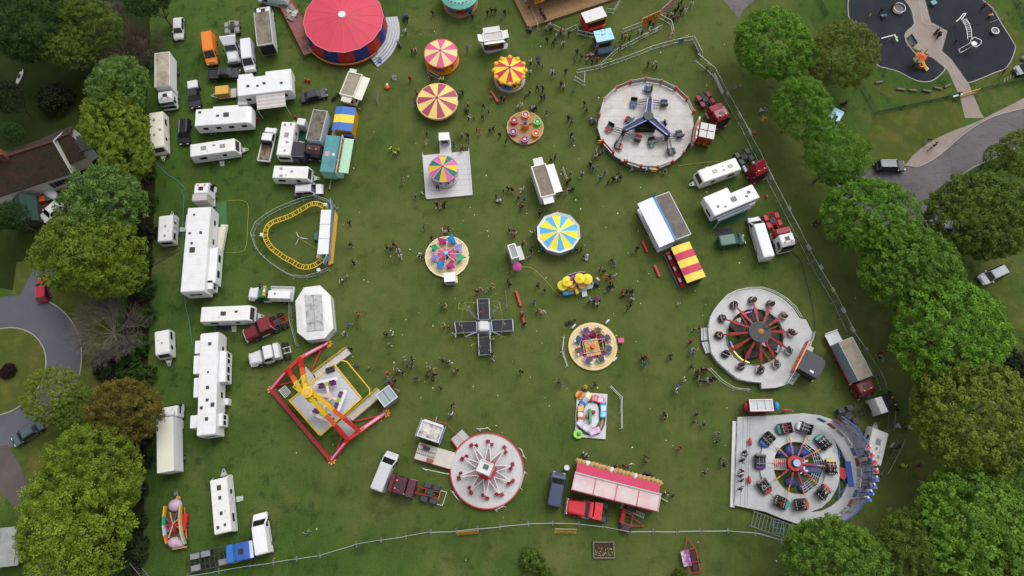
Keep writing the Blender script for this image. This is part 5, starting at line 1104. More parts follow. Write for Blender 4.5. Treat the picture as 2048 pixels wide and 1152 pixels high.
MB().box(-L/2+.3, L/2-.3, W/2-.02, W/2+.03, 1.0, 3.0).build('stall_back', mat('#8a8f98', .6, 0, .2), t); MB().bar((L/2+.05, W/2-1, 1), (L/2+.6, W/2+.3, 3.3), .14).bar((L/2+.05, W/2+.6, 1), (L/2+.6, W/2-.6, 3.3), .14).build('strut', BLUE, t)
def striped(label, cor, z, cols, wall, counter):
 c, rz, L, W = fit(cor, z); t = thing('game_stall', label, 'fair stall', c, rz); n = len(cols); q = MB()
 for i, cc in enumerate(cols):
  x0, x1 = -L/2+i*L/n, -L/2+(i+1)*L/n
  q.add([(x0, -W/2, z), (x1, -W/2, z), (x1, .15*W, z+.12), (x0, .15*W, z+.12), (x1, W/2, z-.12), (x0, W/2, z-.12)], [(0, 1, 2, 3), (3, 2, 4, 5)], i)
 q.build('canopy', [mat(x, .65, 0, .06, .8) for x in cols], t); MB().box(-L/2+.15, L/2-.15, -W/2+.2, W/2-.3, .3, 1.0).build('stall_floor', mat(wall, .6), t)
 MB().box(-L/2+.1, L/2-.1, -W/2+.1, -W/2+.2, .2, z-.1).box(-L/2+.1, -L/2+.2, -W/2+.2, W/2-.3, .2, z-.15).box(L/2-.2, L/2-.1, -W/2+.2, W/2-.3, .2, z-.15).build('wall', mat(wall, .6, 0, .15), t)
 MB().box(-L/2, L/2, W/2-.2, W/2+.45, .75, 1.05).build('counter', mat(counter, .5, 0, .1), t)
 for s in (-1, 1): MB().cyl(s*(L/2-.1), W/2-.1, 0, z-.15, .04, 6).build('pole', RIM, t)
 return t, L, W
t, L, W = striped('blue and yellow striped stall behind the lichen-roofed lorry', [(663, 260), (672, 212.6), (712.4, 215), (703.4, 262)], 3.0, ('#3f68b0', '#dfc441', '#3f68b0'), '#b98a1c', '#c2b49a')
MB().box(-L/2-.6, -L/2-.1, -W/2, 0, .3, 2.4).build('side_sheet', mat('#22306a', .6), t)
t, L, W = striped('red and yellow striped stall with a red front counter', [(1411.5, 553), (1379.2, 483.7), (1341.5, 494), (1375, 566)], 2.9, ('#dcc64f', '#b93550', '#dcc64f', '#b93550', '#dcc64f'), '#33302e', '#a51a22')
for i in range(3): MB().box(0, .6, W/2+.05, W/2+.4, 1.06, 1.25).build('prize_box', mat('#d3cfd6', .5), t, (-L*.35+i*L*.32, 0, 0)); MB().box(-L/2, L/2, W/2+.46, W/2+.62, .3, .8).build('front_panel', mat('#b9bcc4', .5, 0, .15), t)
c, rz, L, W = fit([(640.5, 341.7), (652.9, 271), (681, 272), (667.5, 345)], 3.1); t = thing('game_stall', 'teal roofed stall trailer with lettered sign and open pale green flap', 'fair stall', c, rz)
MB().box(-L/2, L/2, -W/2, W/2, .6, 3.05).build('wall', mat('#7fae97', .5, 0, .08), t, bevel=.03); ro = MB().box(-L/2-.03, L/2+.03, -W/2-.03, W/2+.03, 3.06, 3.12).build('roof', mat('#4c8890', .6, 0, .15, .8, '#3c6f78', .45, .65), t)
MB().box(-.5, .3, W/2-1.0, W/2-.3, 3.12, 3.16).build('roof_patch', mat('#c98a90', .5), ro); MB().box(-.35, .05, -W/2+.35, -W/2+.75, 3.12, 3.17).build('roof_patch', WHITE, ro)
MB().box(-L/2-.3, L/2, -W/2-.5, -W/2-.4, 2.75, 3.6).build('sign_board', mat('#cbbba0', .5, 0, .2, 2), t); letters(-L/2, L/2-.2, 2.85, 3.5, -W/2-.53, 8).build('sign_lettering', mat('#8d2c2c', .5), t)
quad('flap', [(-L/2+.2, -W/2-.6, 2.75), (L/2-.1, -W/2-.6, 2.75), (L/2-.1, -W/2-2.1, 2.6), (-L/2+.2, -W/2-2.1, 2.6)], mat('#9cc3a6', .5, 0, .06), t, .03); MB().box(-L/2+.2, L/2-.2, -W/2-.9, -W/2-.02, .6, 1.05).build('counter', mat('#8db59c', .5), t)
for x in (-L/2+.3, L/2-.3): MB().cyl(x, -W/2-2, 0, 2.6, .035, 6).build('flap_prop', RIM, t)
MB().bar((-L/2, 0, .5), (-L/2-1.7, 0, .45), .12).cyl(-L/2-1.6, 0, 0, .5, .12, 8).build('drawbar', RIM, t); wheels(t, (-.6, .6), W/2-.1, .35, .22)
# white octagonal stall
p = P(627, 626, 2.3); t = thing('octagonal_stall', 'closed white eight-sided stall with a stained grey roof panel', 'fair stall', (p.x, p.y)); K = 3.113
oct_ = zoomed([(1020, 45), (1120, 32), (1185, 95), (1203, 300), (1150, 362), (1040, 374), (978, 325), (966, 130)], 280, 560, K)
lo_ = px2([(x + (0 if x > 627 else 0), y) for x, y in oct_], 2.3, p); MB().prism(lo_, .1, 2.2).build('wall', mat('#b9bab7', .6), t); MB().prism(lo_, 2.21, 2.5, k=.62).build('roof', mat('#dcdcda', .5, 0, .05), t)
q_ = px2(zoomed([(1025, 95), (1130, 90), (1145, 310), (1040, 320)], 280, 560, K), 2.51, p); MB().prism(q_, 2.51, 2.56).build('roof_panel', mat('#a9aaaa', .7, 0, .1, 1, '#6f716f', .5, .64, 1.6), t)
cx_ = (Vector((*q_[0], 0))+Vector((*q_[1], 0)))/2; dx_ = (Vector((*q_[3], 0))+Vector((*q_[2], 0)))/2; MB().bar((cx_.x, cx_.y, 2.59), (dx_.x, dx_.y, 2.59), .1, .05).build('roof_ridge', mat('#8d8f8f', .5), t)
MB().path([(x, y, .9) for x, y in lo_], .12, .12, 0, True).build('side_rail', mat('#a7a8a4', .5), t)

# --- three-armed spinning ride on a big grey deck
p = P(1291.5, 250.5, .9); t = thing('three_arm_ride', 'three-armed spinning ride with clusters of cars on a large pale round deck', 'fairground ride', (p.x, p.y))
Z = lambda l: zoomed(l, 1160, 130, 4.8)
dk = px2(Z([(480, 182), (625, 155), (775, 178), (910, 243), (1020, 345), (1083, 470), (1090, 580), (1050, 740), (985, 860), (880, 945), (740, 1000), (580, 990), (440, 945), (315, 860), (215, 750), (168, 600), (182, 500), (222, 350), (340, 240)]), .9, p)
deckpoly(t, dk, .1, .9, mat('#bdbab8', .65, .05, .08, .8, '#aaa49e', .42, .72), seams=4)
rails(t, dk, .9, 1.0, OFFW, skip=(5, 6, 14, 15))
for i, (x, y) in enumerate(dk):
 if i not in (6, 7, 15): MB().box(x-.16, x+.16, y-.16, y+.16, .9, 2.0).build('rail_post', REDP, t)
for a_, b_ in ((0, 1), (1, 2), (2, 3), (17, 18), (16, 17), (9, 10), (10, 11), (11, 12)):
 MB().bar((dk[a_][0]*.985, dk[a_][1]*.985, 1.45), (dk[b_][0]*.985, dk[b_][1]*.985, 1.45), .05, .8).build('rail_board', mat('#8e8d8b', .5, 0, .3, 2) if a_ in (0, 1, 2) else OFFW, t)
for a_, b_ in ((18, 0), (3, 4), (13, 14)): MB().bar((*dk[a_], 1.6), (*dk[b_], 1.6), .12, .45).build('red_board', mat('#b53a33', .5), t)
for x, y in ((203, 740), (712, 1014)): w = P(1160+x/4.8, 130+y/4.8, 1.2)-p; MB().box(-.45, .45, -.05, .05, -.4, .4).build('warning_sign', YEL, t, (w.x, w.y, 1.3))
hub = P(1160+655/4.8, 130+495/4.8, 3.2) - p; H0 = Vector((hub.x, hub.y, 3.2))
MB().cyl(H0.x, H0.y, .9, 3.4, .6, 16, 0, .5).build('hub', DARK, t); MB().cyl(H0.x, H0.y, 3.4, 3.5, .8, 20).build('hub_cap', mat('#2d2f33', .5), t)
bx = P(1160+625/4.8, 130+590/4.8, 1.6)-p; MB().box(-1.6, 1.6, -.7, .7, .9, 2.0).build('motor_house', BLACK, t, (bx.x, bx.y, 0))
BLK = mat('#22242c', .5, .2, .2); seatcol = ['#2a4c7c', '#8d1f28', '#1f5140']
for ai, (end, cars, cc) in enumerate([((672, 320), [((520, 340), 3.1), ((815, 355), .1), ((668, 215), 1.57)], '#2b5a8c'), ((428, 615), [((290, 580), 2.8), ((485, 515), 1.2), ((560, 695), -.3), ((365, 760), -1.9)], '#a3202c'), ((850, 662), [((795, 555), 1.9), ((965, 655), .1), ((875, 815), -1.2), ((692, 722), 3.4)], '#1e5446')]):
 e_ = P(1160+end[0]/4.8, 130+end[1]/4.8, 3.0)-p; E = Vector((e_.x, e_.y, 3.0)); d = (E-H0); d.z = 0; d.normalize(); n_ = Vector((-d.y, d.x, 0))
 a = MB(); a.add([H0+n_*.45+d*.5, H0-n_*.45+d*.5, E-n_*.3, E+n_*.3, H0+n_*.45+d*.5-Vector((0, 0, .8)), H0-n_*.45+d*.5-Vector((0, 0, .8)), E-n_*.3-Vector((0, 0, .7)), E+n_*.3-Vector((0, 0, .7))], [(0, 1, 2, 3), (7, 6, 5, 4), (0, 4, 5, 1), (1, 5, 6, 2), (2, 6, 7, 3), (3, 7, 4, 0)])
 arm = a.build('arm', BLK, t); l = MB()
 for s in (-1, 1): l.bar(H0+n_*(.5*s)+d*.5+Vector((0, 0, .08)), E+n_*(.34*s)+Vector((0, 0, .08)), .16)
 l.build('arm_light', mat('#6673c9', .3, 0, .3) if ai else mat('#8c97d8', .3, 0, .3), arm)
 MB().cyl(E.x, E.y, 1.2, 3.1, .3, 12).build('cluster_hub', BLK, arm)
 for (cx, cy), ang in cars:
  w = P(1160+cx/4.8, 130+cy/4.8, 1.9)-p; C = Vector((w.x, w.y, 1.6)); v = (C-E); v.z = 0; v.normalize(); u = Vector((-v.y, v.x, 0)); b_ = MB()
  for s in (-1, 1): b_.bar(E+u*(.2*s)-Vector((0, 0, .5)), C+u*(.3*s)-v*.4, .08).bar(E+u*(.2*s)-Vector((0, 0, 1.2)), C+u*(.3*s)-v*.4-Vector((0, 0, .4)), .08)
  for k in range(5): Q = E.lerp(C, k/5); b_.bar(Q+u*.25-Vector((0, 0, .5)), Q-u*.25-Vector((0, 0, .5)), .05)
  b_.build('spoke', mat('#494c55', .4, .5), t)
  co = MB().hull([(-.55, -.45), (-.65, .55), (-.45, .6), (-.35, -.05), (.35, -.1), (.65, .1), (.65, -.4)], lambda x, z: .62).build('ride_car', mat('#222329', .4), t, C, math.atan2(v.y, v.x)+PI*.5, bevel=.06)
  co.scale = (.88,)*3; MB().hull([(.5, -.42), (.5, .08), (.95, -.02), (.95, -.35)], lambda x, z: .62-.2*(x-.5)).build('car_nose', mat(cc, .35), co, bevel=.06); MB().box(.96, 1.0, -.4, -.15, -.2, -.02).box(.96, 1.0, .15, .4, -.2, -.02).build('car_lamp', WHITE, co)
# its pay booth
c, rz, L, W = fit(Z([(1150, 680), (1165, 555), (1305, 580), (1275, 705)]), 2.9); t = thing('pay_booth', 'pay booth with white quartered roof and tall striped sign beside the three-armed ride', 'booth', c, rz)
MB().box(-L/2, L/2, -W/2, W/2, .3, 2.8).build('wall', mat('#8b2f22', .5, 0, .3, 1.5, '#c7641f', .5, .6), t); r_ = MB().box(-L/2-.1, L/2+.1, -W/2-.1, W/2+.1, 2.81, 2.9).build('roof', mat('#d0cfcd', .5, 0, .08), t)
MB().box(-L/2, L/2, -.05, .05, 2.9, 2.95).box(-.05, .05, -W/2, -.06, 2.9, 2.95).box(-.05, .05, .06, W/2, 2.9, 2.95).build('roof_seam', DARK, r_)
MB().box(-2.4, 1.6, W/2+.5, W/2+.75, .3, 3.9).build('sign_board', mat('#b9352f', .5, 0, .2, 2, '#dedad6', .48, .52, 1.2), t); MB().box(-L/2-.3, L/2, W/2+.8, W/2+2.2, .2, .6).build('walkway', DECK, t); MB().box(-1.2, 1.2, W/2+2.25, W/2+2.75, .2, .45).build('step', mat('#55575b', .6), t)
MB().box(-L/2-.15, -L/2-.05, -W/2, W/2, .5, 1.5).build('front_panel', mat('#7d2a1b', .5, 0, .4, 2, '#c48a2a', .5, .6), t)

# --- twist ride with twelve red arms
p = P(1511, 674, 1.0); t = thing('twist_ride', 'round ride with twelve red arms and black cars over a pale ring deck', 'fairground ride', (p.x, p.y)); K = 5.2375
Z = lambda l: zoomed(l, 1400, 570, K)
ou = px2(Z([(500, 45), (640, 42), (760, 82), (880, 152), (975, 240), (1045, 350), (1110, 362), (1178, 500), (1165, 560), (1130, 640), (1000, 870), (905, 1020), (890, 1048), (800, 1075), (648, 1085), (640, 1022), (520, 1012), (400, 985), (290, 900), (190, 810), (122, 712), (95, 560), (85, 450), (110, 320), (180, 212), (270, 118), (380, 68)]), 1.0, p)
inn = px2(Z([(575+305*math.cos(R(k*15)), 548-300*math.sin(R(k*15))) for k in range(24)]), 1.0, p)
def deckhole(t, outer, inner, z0, z1, m):
 bm = bmesh.new(); ov = [bm.verts.new((x, y, z1)) for x, y in outer]; iv = [bm.verts.new((x, y, z1)) for x, y in inner]
 es = [bm.edges.new((l[i], l[(i+1) % len(l)])) for l in (ov, iv) for i in range(len(l))]
 bmesh.ops.triangle_fill(bm, use_beauty=True, use_dissolve=False, edges=es)
 for f in bm.faces:
  if f.normal.z < 0: f.normal_flip()
 g = bmesh.ops.extrude_face_region(bm, geom=list(bm.faces)); vv = [v for v in g['geom'] if isinstance(v, bmesh.types.BMVert)]
 bmesh.ops.translate(bm, verts=vv, vec=(0, 0, z0-z1)); bmesh.ops.recalc_face_normals(bm, faces=bm.faces)
 me = bpy.data.meshes.new('deck'); bm.to_mesh(me); bm.free(); me.materials.append(m); return put(me, 'deck', t)
deckhole(t, ou, inn, .2, 1.0, mat('#b9b9b9', .65, .05, .08, .7, '#a8a7a6', .42, .72))
rails(t, ou, 1.0, .95, STEEL, skip=(5, 6, 12, 13, 14, 20, 21)); rails(t, inn, 1.0, .5, mat('#7d7f84', .5, .4, .3), name='inner_rail', mid=False)
for pl_ in ([(10, 455), (75, 442), (82, 575), (15, 582)], [(18, 600), (82, 588), (122, 700), (62, 718)]):
 q = px2(Z(pl_), .5, p); o = MB().prism(q, .05, .5).build('steps', mat('#a6a8ab', .6, .2), t); a, b = Vector((*q[0], .52)), Vector((*q[3], .52)); MB().bar(a.lerp(Vector((*q[1], .52)), .35), b.lerp(Vector((*q[2], .52)), .35), .06, .02).build('step_nosing', DARK, o)
o = MB().cyl(0, 0, .0, .08, .1)
base = MB(); hub = P(1400+632/K, 570+500/K, 3.4)-p; Hc = Vector((hub.x, hub.y, 0)); cc_ = P(1400+589/K, 570+517/K, 1.7)-p
MB().cyl(cc_.x, cc_.y, .1, 3.0, .7, 16).build('hub', DARK, t); MB().cyl(cc_.x, cc_.y, 3.0, 3.3, 1.6, 24).build('hub_cap', mat('#202227', .5), t); MB().ell((cc_.x+.1, cc_.y, 3.3), (.5, .5, .3), 12, 5).build('hub_motor', mat('#9a6b26', .5), t); MB().ell((cc_.x+1.0, cc_.y+.7, 3.2), (.5, .5, .25), 12, 5).build('hub_drum', mat('#2a2c2f', .5), t)
q = MB()
for a in (.4, 2.0, 3.6, 5.2): q.bar((cc_.x, cc_.y, .5), (cc_.x+4.4*math.cos(a), cc_.y+4.4*math.sin(a), .4), .18)
q.build('base_frame', DRED, t)
for x, y, a in ((2.2, 2.0, .7), (-.6, -2.6, .2), (2.8, -.9, 1.3), (-2.3, 1.2, 2.2), (.6, 3.0, .1)): MB().box(-1.1, 1.1, -.7, .7, .02, .7).build('power_box', mat('#1f2224', .6, 0, .3), t, (cc_.x+x, cc_.y+y, 0), a, .05)  # near-black boxes added to darken the opening: shaded grass plus black equipment
for pl_ in ([(390, 480), (440, 355), (505, 380), (470, 500)], [(640, 620), (700, 515), (860, 630), (830, 720)], [(330, 380), (440, 330), (400, 470), (330, 470)]): MB().prism(px2(Z(pl_), .3, p), .1, .32).build('floor_plate', mat('#b1b1b0', .6) if pl_[0][0] != 390 else DARK, t)
CARS = [(555, 150), (745, 190), (885, 310), (970, 490), (945, 680), (815, 825), (640, 890), (435, 850), (275, 720), (205, 525), (235, 345), (360, 205)]
SEATS = []
for i, (x, y) in enumerate(CARS):
 w = P(1400+x/K, 570+y/K, 1.8)-p; C = Vector((w.x, w.y, 1.55)); E = Vector((cc_.x, cc_.y, 3.0)); v = C-E; v.z = 0; v.normalize(); u = Vector((-v.y, v.x, 0))
 S = E+v*1.05; M_ = C-v*.55+Vector((0, 0, .35)); MB().bar(S, S.lerp(M_, .55), .3, .26).bar(S.lerp(M_, .5), S.lerp(M_, .75), .46, .3).bar(S.lerp(M_, .74), M_, .2, .2).build('arm', mat('#8d1c25', .4), t)
 MB().bar(M_-v*.1, C+v*.2+Vector((0, 0, .1)), .14).build('arm_joint', DARK, t)
 a = math.atan2(v.y, v.x) + (.9 if i % 2 else .6)
 co = MB().ring(.66, .74, -.25, .3, 12, a0=R(110), a1=R(260)).build('ride_car', mat('#d5d5d8', .35), t, C, a); MB().ring(.3, .655, -.2, .42, 12, a0=R(85), a1=R(285)).cyl(0, 0, -.28, -.15, .66, 14).build('seat', mat('#1c1c20', .6), co); MB().bar((.2, -.5, .35), (.2, .5, .35), .05).build('lap_bar', RIM, co)
 co.scale = (.88,)*3; SEATS.append((Vector((p.x, p.y, 0))+C, a))
LEDB, LEDR, LEDY = mat('#4a5cff', .4, emit=1.2), mat('#ff5a4a', .4, emit=1.0), mat('#ffe27a', .4, emit=.6)
for nm_, m_, pts in (('light_string', LEDB, [(515, 285), (545, 272)]), ('light_string', LEDR, [(478, 292), (510, 284)]), ('light_string', LEDB, [(320, 590), (335, 625)]), ('light_string', LEDR, [(335, 630), (350, 655)]), ('light_string', LEDY, [(355, 690), (395, 740), (440, 780), (520, 815)])):
 w = px2(Z(pts), 1.3, p); MB().path([(*a, 1.25) for a in w], .14, .14).build(nm_, m_, t)
# control cabin with arched sign
c, rz, L = spot(Z([(1085, 830)])[0], Z([(1225, 705)])[0], 2.6); c = P(1400+1165/K, 570+825/K, 2.6); t = thing('control_cabin', 'black roofed control cabin with a pink and orange sign beside the red-armed ride', 'booth', (c.x, c.y), R(-32))
MB().box(-1.4, 1.6, -1.5, 1.5, .2, 2.5).build('wall', mat('#3a2f3d', .5, 0, .3), t); MB().prism([(-1.5, -1.6), (1.1, -1.6), (1.75, -.9), (1.75, .9), (1.1, 1.6), (-1.5, 1.6)], 2.5, 2.62).build('roof', mat('#2f333c', .5), t); MB().box(.2, .8, -1.2, -.9, 2.62, 2.75).build('roof_lamp', WHITE, t)
MB().box(-2.0, -1.8, -2.7, 2.6, 2.3, 3.8).build('sign_board', mat('#a83c88', .4, 0, .15), t); letters(-2.3, 2.2, 2.7, 3.5, 0, 11).xf(Matrix.Translation((-2.05, 0, 0)) @ Matrix.Rotation(PI/2, 4, 'Z')).build('sign_lettering', mat('#e0882f', .4), t); MB().box(-1.99, -1.81, -2.5, 2.4, 3.8, 3.95).build('sign_edge', mat('#d9862f', .4), t)
q = px2(Z([(900, 1020), (990, 880), (1060, 930), (970, 1045)]), .5, P(0, 0)*0); m_ = MB()
t = thing('entrance_steps', 'grey steps and walkway between the red-armed ride and its control cabin', 'steps', (c.x, c.y)); w = px2(Z([(1000, 880), (1140, 630), (1195, 660), (1065, 930)]), 1.0, c); MB().prism(w, .1, .98).build('walkway', mat('#b0b1b3', .6), t)
for k in range(4): w = px2(Z([(905+k*24, 1018-k*36), (930+k*24, 983-k*36), (998+k*24, 1010-k*36), (972+k*24, 1046-k*36)]), .3, c); MB().prism(w, .05, .25+.2*k).build('step', mat('#8f9296', .6), t)
rails(t, px2(Z([(1000, 878), (1140, 628)]), 1.0, c), .98, 1.0, STEEL, close=False)
w = px2(Z([(1065, 935), (1180, 1010), (1225, 945), (1120, 905)]), .5, c); MB().prism(w, .1, .5).build('side_platform', OFFW, t)

# --- spinning waltzer-like ride with a C-shaped deck and painted back wall
K = 3.839; Z = lambda l: zoomed(l, 1440, 780, K); p = P(1440+595/K, 780+590/K, .8)
t = thing('speedway_ride', 'large undulating ride with ten black cars, octagonal red and yellow centre and painted back wall', 'fairground ride', (p.x, p.y))
ou = px2(Z([(135, 207), (400, 195), (640, 178), (760, 192), (880, 232), (985, 308), (1068, 415), (1098, 560), (1098, 700), (1060, 838), (965, 950), (870, 1010), (700, 1040), (600, 1030), (470, 985), (350, 935), (111, 885)]), .8, p)
cr = px2(Z([(840, 340), (890, 400), (935, 470), (965, 540), (990, 600), (995, 660), (975, 740), (930, 830), (860, 890), (780, 928), (690, 938), (780, 905), (850, 840), (895, 760), (915, 660), (918, 560), (900, 450), (880, 390)]), .8, p)
inn = px2(Z([(530, 358), (657, 363), (765, 455), (800, 580), (748, 725), (645, 802), (518, 790), (425, 690), (402, 560), (437, 440)]), .8, p)
DK2 = mat('#a9aaac', .6, .1, .1, .6, '#989a9d', .42, .7)
# deck with two openings: fill with both holes
bm = bmesh.new(); es = []
for l in (ou, cr, inn):
 v = [bm.verts.new((x, y, .8)) for x, y in l]; es += [bm.edges.new((v[i], v[(i+1) % len(v)])) for i in range(len(v))]
bmesh.ops.triangle_fill(bm, use_beauty=True, use_dissolve=False, edges=es)
for f in bm.faces:
 if f.normal.z < 0: f.normal_flip()
g_ = bmesh.ops.extrude_face_region(bm, geom=list(bm.faces)); bmesh.ops.translate(bm, verts=[v for v in g_['geom'] if isinstance(v, bmesh.types.BMVert)], vec=(0, 0, -.5)); bmesh.ops.recalc_face_normals(bm, faces=bm.faces)
me = bpy.data.meshes.new('deck'); bm.to_mesh(me); bm.free(); me.materials.append(DK2); put(me, 'deck', t)
# undulating track on top
tc_ = P(1440+605/K, 780+600/K, .9)-p; RT = (P(1440+912/K, 780+600/K, .9)-P(1440+605/K, 780+600/K, .9)).length; q = MB(); N = 40; vs = []
for i in range(N):
 a = 2*PI*i/N; zz = .95+.22*math.cos(2*a+.4)
 for rr_, z_ in ((RT*.645, zz), (RT*.99, zz), (RT*.99, .75), (RT*.645, .75)): vs.append((tc_.x+rr_*math.cos(a), tc_.y+rr_*math.sin(a), z_))
fs = []
for i in range(N):
 a, b = 4*i, 4*((i+1) % N); fs += [(a, b, b+1, a+1), (a+1, b+1, b+2, a+2), (a+3, b+3, b, a)]
q.add(vs, fs).build('track', mat('#a3a5a6', .5, .2, .1, .5), t); q = MB()
for i in range(10): a = 2*PI*i/10; q.bar((tc_.x+RT*.66*math.cos(a), tc_.y+RT*.66*math.sin(a), 1.2), (tc_.x+RT*.97*math.cos(a), tc_.y+RT*.97*math.sin(a), 1.2), .03, .02)
q.build('track_seam', mat('#77797b', .6), t)
q = MB()
for x0 in (180, 212, 232): w = px2(Z([(x0, 210), (x0-24, 888)]), .8, p); q.bar((*w[0], .805), (*w[1], .805), .05, .015)
q.build('deck_seam', mat('#5c5e60', .6), t); w = px2(Z([(113, 240), (95, 900)]), .4, p); MB().bar((*w[0], .25), (*w[1], .25), .6, .4).build('front_step', mat('#c3c4c5', .6), t)
for y0, y1 in ((250, 270), (330, 365), (420, 470), (530, 600), (830, 860)): w = px2(Z([(140-y0*.035, y0), (140-y1*.035, y1)]), .6, p); MB().bar((*w[0], .47), (*w[1], .47), .12, .05).build('step_grip', BLACK, t)
hc = P(1440+580/K, 780+562/K, 2.2)-p; Hc = Vector((hc.x, hc.y, 2.0)); MB().ring(.6, 1.05, 1.9, 2.2, 20, c=(Hc.x, Hc.y)).build('centre_ring', REDP, t); MB().cyl(Hc.x, Hc.y, .2, 2.6, .4, 12).build('centre_column', BLUE, t); MB().cyl(Hc.x, Hc.y, 2.6, 2.7, .5, 12).build('column_cap', mat('#8fb0c9', .5), t)
for i, (x, y) in enumerate([(530, 358), (657, 363), (765, 455), (800, 585), (748, 725), (645, 802), (518, 790), (425, 690), (402, 560), (437, 440)]):
 w = P(1440+x/K, 780+y/K, 1.2)-p; e_ = Vector((w.x, w.y, 1.35)); d = (e_-Hc).normalized(); S = Hc+d*1.2; o = MB().bar(S, S.lerp(e_, .62), .16, .24).build('spoke', REDP, t); MB().bar(S.lerp(e_, .62), e_, .13, .22).build('spoke_tip', mat('#c4862a', .4), o); u = Vector((-d.y, d.x, 0))*.13; MB().bar(S+u, S.lerp(e_, .6)+u, .06, .2).build('spoke_stripe', BLUE, o)
 MB().bar(e_, e_+d*2.0, .04).build('tow_bar', STEEL, t)
q = MB()
for k, (a, b) in enumerate(((0, 1), (1, 2), (2, 3), (3, 4), (4, 5))):
 pa, pb = Vector((*inn[a], 0)), Vector((*inn[b], 0))
 if k == 0: continue
 for j in range(5):
  f_ = 1-.045*j*1.6; A_ = Vector((hc.x, hc.y, 0)).lerp(pa, f_); B_ = Vector((hc.x, hc.y, 0)).lerp(pb, f_); q.bar((A_.x, A_.y, .9), (B_.x, B_.y, .9), .05)
 for j in range(4): u = j/3; A_ = pa.lerp(pb, u); B_ = Vector((hc.x, hc.y, 0)).lerp(A_, .72); q.bar((A_.x, A_.y, .9), (B_.x, B_.y, .9), .05)
q.build('guard_rail', SILV, t)
for x, y, rx in ((545, 465, 1.0), (650, 480, .8), (545, 705, .9), (640, 750, .8), (455, 480, .6)): w = P(1440+x/K, 780+y/K, .3)-p; MB().ell((w.x, w.y, .2), (rx, rx*.8, .45), 12, 5, 0, 0).build('blue_sheet', mat('#2a4684', .6, 0, .2), t)
w = P(1440+455/K, 780+570/K, 1)-p; MB().box(-1, 1, -.75, .75, .5, .9).build('centre_step', mat('#c9c4c6', .5), t, (w.x, w.y, 0)); q = MB()
for k in range(7): q.box(-.95+k*.28, -.85+k*.28, -.7, .7, .9, .94)
q.build('step_stripe', REDP, t, (w.x, w.y, 0)); w = P(1440+690/K, 780+600/K, 1)-p; MB().box(-1.6, 1.6, -.6, .6, .3, 1.1).build('motor_cover', mat('#3a4a7c', .5, 0, .3), t, (w.x, w.y, 0), bevel=.1)
for x, y in ((640, 545), (640, 620)): w = P(1440+x/K, 780+y/K, 1.4)-p; q = MB(); [q.bar((0, 0, 1.5), (.6*math.cos(k*1.257), .6*math.sin(k*1.257), 1.5), .22, .05) for k in range(5)]; q.build('star_panel', WHITE, t, (w.x, w.y, 0))
WSEATS = []
for i, ((x, y), cc) in enumerate(zip([(500, 295), (655, 290), (795, 400), (855, 588), (800, 782), (630, 878), (475, 862), (345, 738), (312, 548), (366, 380)], ('#2c7f82', '#b9bcc4', '#2c7f82', '#c09a2c', '#b5343a', '#b5343a', '#2c8a84', '#a9283a', '#5d2a7a', '#2f5fa8'))):
 w = P(1440+x/K, 780+y/K, 1.7)-p; C = Vector((w.x, w.y, 1.2)); v = Vector((C.x-Hc.x, C.y-Hc.y, 0)).normalized(); a = math.atan2(v.y, v.x)+PI/2
 co = MB().hull([(-.9, 0), (-1.05, .9), (-.7, 1.0), (-.45, .45), (.45, .4), (.7, .55), (1.0, .1)], lambda x_, z_: .85-.15*abs(x_)).build('ride_car', mat('#16171b', .3), t, C-Vector((0, 0, .1)), a, bevel=.08)
 MB().hull([(.5, .1), (.55, .5), (.95, .45), (1.15, .1)], lambda x_, z_: .75-.4*(x_-.5)).build('car_nose', mat(cc, .3), co, bevel=.06); MB().box(-.35, .35, -.6, .6, .45, .55).build('seat', mat('#26262c', .6), co); q = MB()
 for s in (-.25, .25): q.bar((-.6, s, .95), (.55, s, .75), .05)
 q.bar((.3, -.6, .75), (.3, .6, .75), .05); q.build('lap_bar', RIM, co);
 for k in range(4): MB().box(-.05, .0, -.55+k*.3, -.4+k*.3, .93, 1.02).build('car_lamp', mat('#d9d3c0', .4), co, (-.9, 0, 0))
 WSEATS.append((Vector((p.x, p.y, 0))+C, a))
# curved painted back wall with letters on its top
wl_ = px2(Z([(862, 228), (980, 315), (1045, 422), (1085, 560), (1085, 700), (1050, 830), (955, 940), (880, 990)]), .8, p); q = MB(); q2 = MB()
for a, b in zip(wl_, wl_[1:]):
 A_, B_ = Vector((*a, 0)), Vector((*b, 0)); o_ = Vector(((B_-A_).y, -(B_-A_).x, 0)).normalized()*-1
 if o_.dot(A_) < 0: o_ = -o_
 tp = o_*.25
 q.add([(A_.x, A_.y, .8), (B_.x, B_.y, .8), (B_.x+tp.x, B_.y+tp.y, 3.3), (A_.x+tp.x, A_.y+tp.y, 3.3)], [(0, 1, 2, 3)]); q2.bar((A_.x+tp.x, A_.y+tp.y, 3.35), (B_.x+tp.x, B_.y+tp.y, 3.35), .16)
WALLM = mat('#a9afbb', .5, 0, .3, 1.2, '#7c3a34', .52, .6, .55); q.build('back_wall', WALLM, t); q2.build('wall_trim', mat('#3a4f94', .5), t)
for k in range(12):
 u = k/11; a0_ = R(62 - u*124); C = Vector((tc_.x+RT*1.42*math.cos(a0_), tc_.y+RT*1.3*math.sin(a0_), 3.2)); MB().box(-.05, .05, -.55, .55, -.6, .5).build('wall_picture', mat(['#4f6f86', '#8a4a33', '#8f9f8a', '#b9b6b0'][k % 4], .5, 0, .4, 2.5), t, C*1 + Vector((-.35, 0, -.6)), a0_)
lp = px2(Z([(1150, 440), (1175, 500), (1197, 560), (1208, 620), (1208, 680), (1190, 735), (1168, 785), (1145, 835)]), 5.0, p)
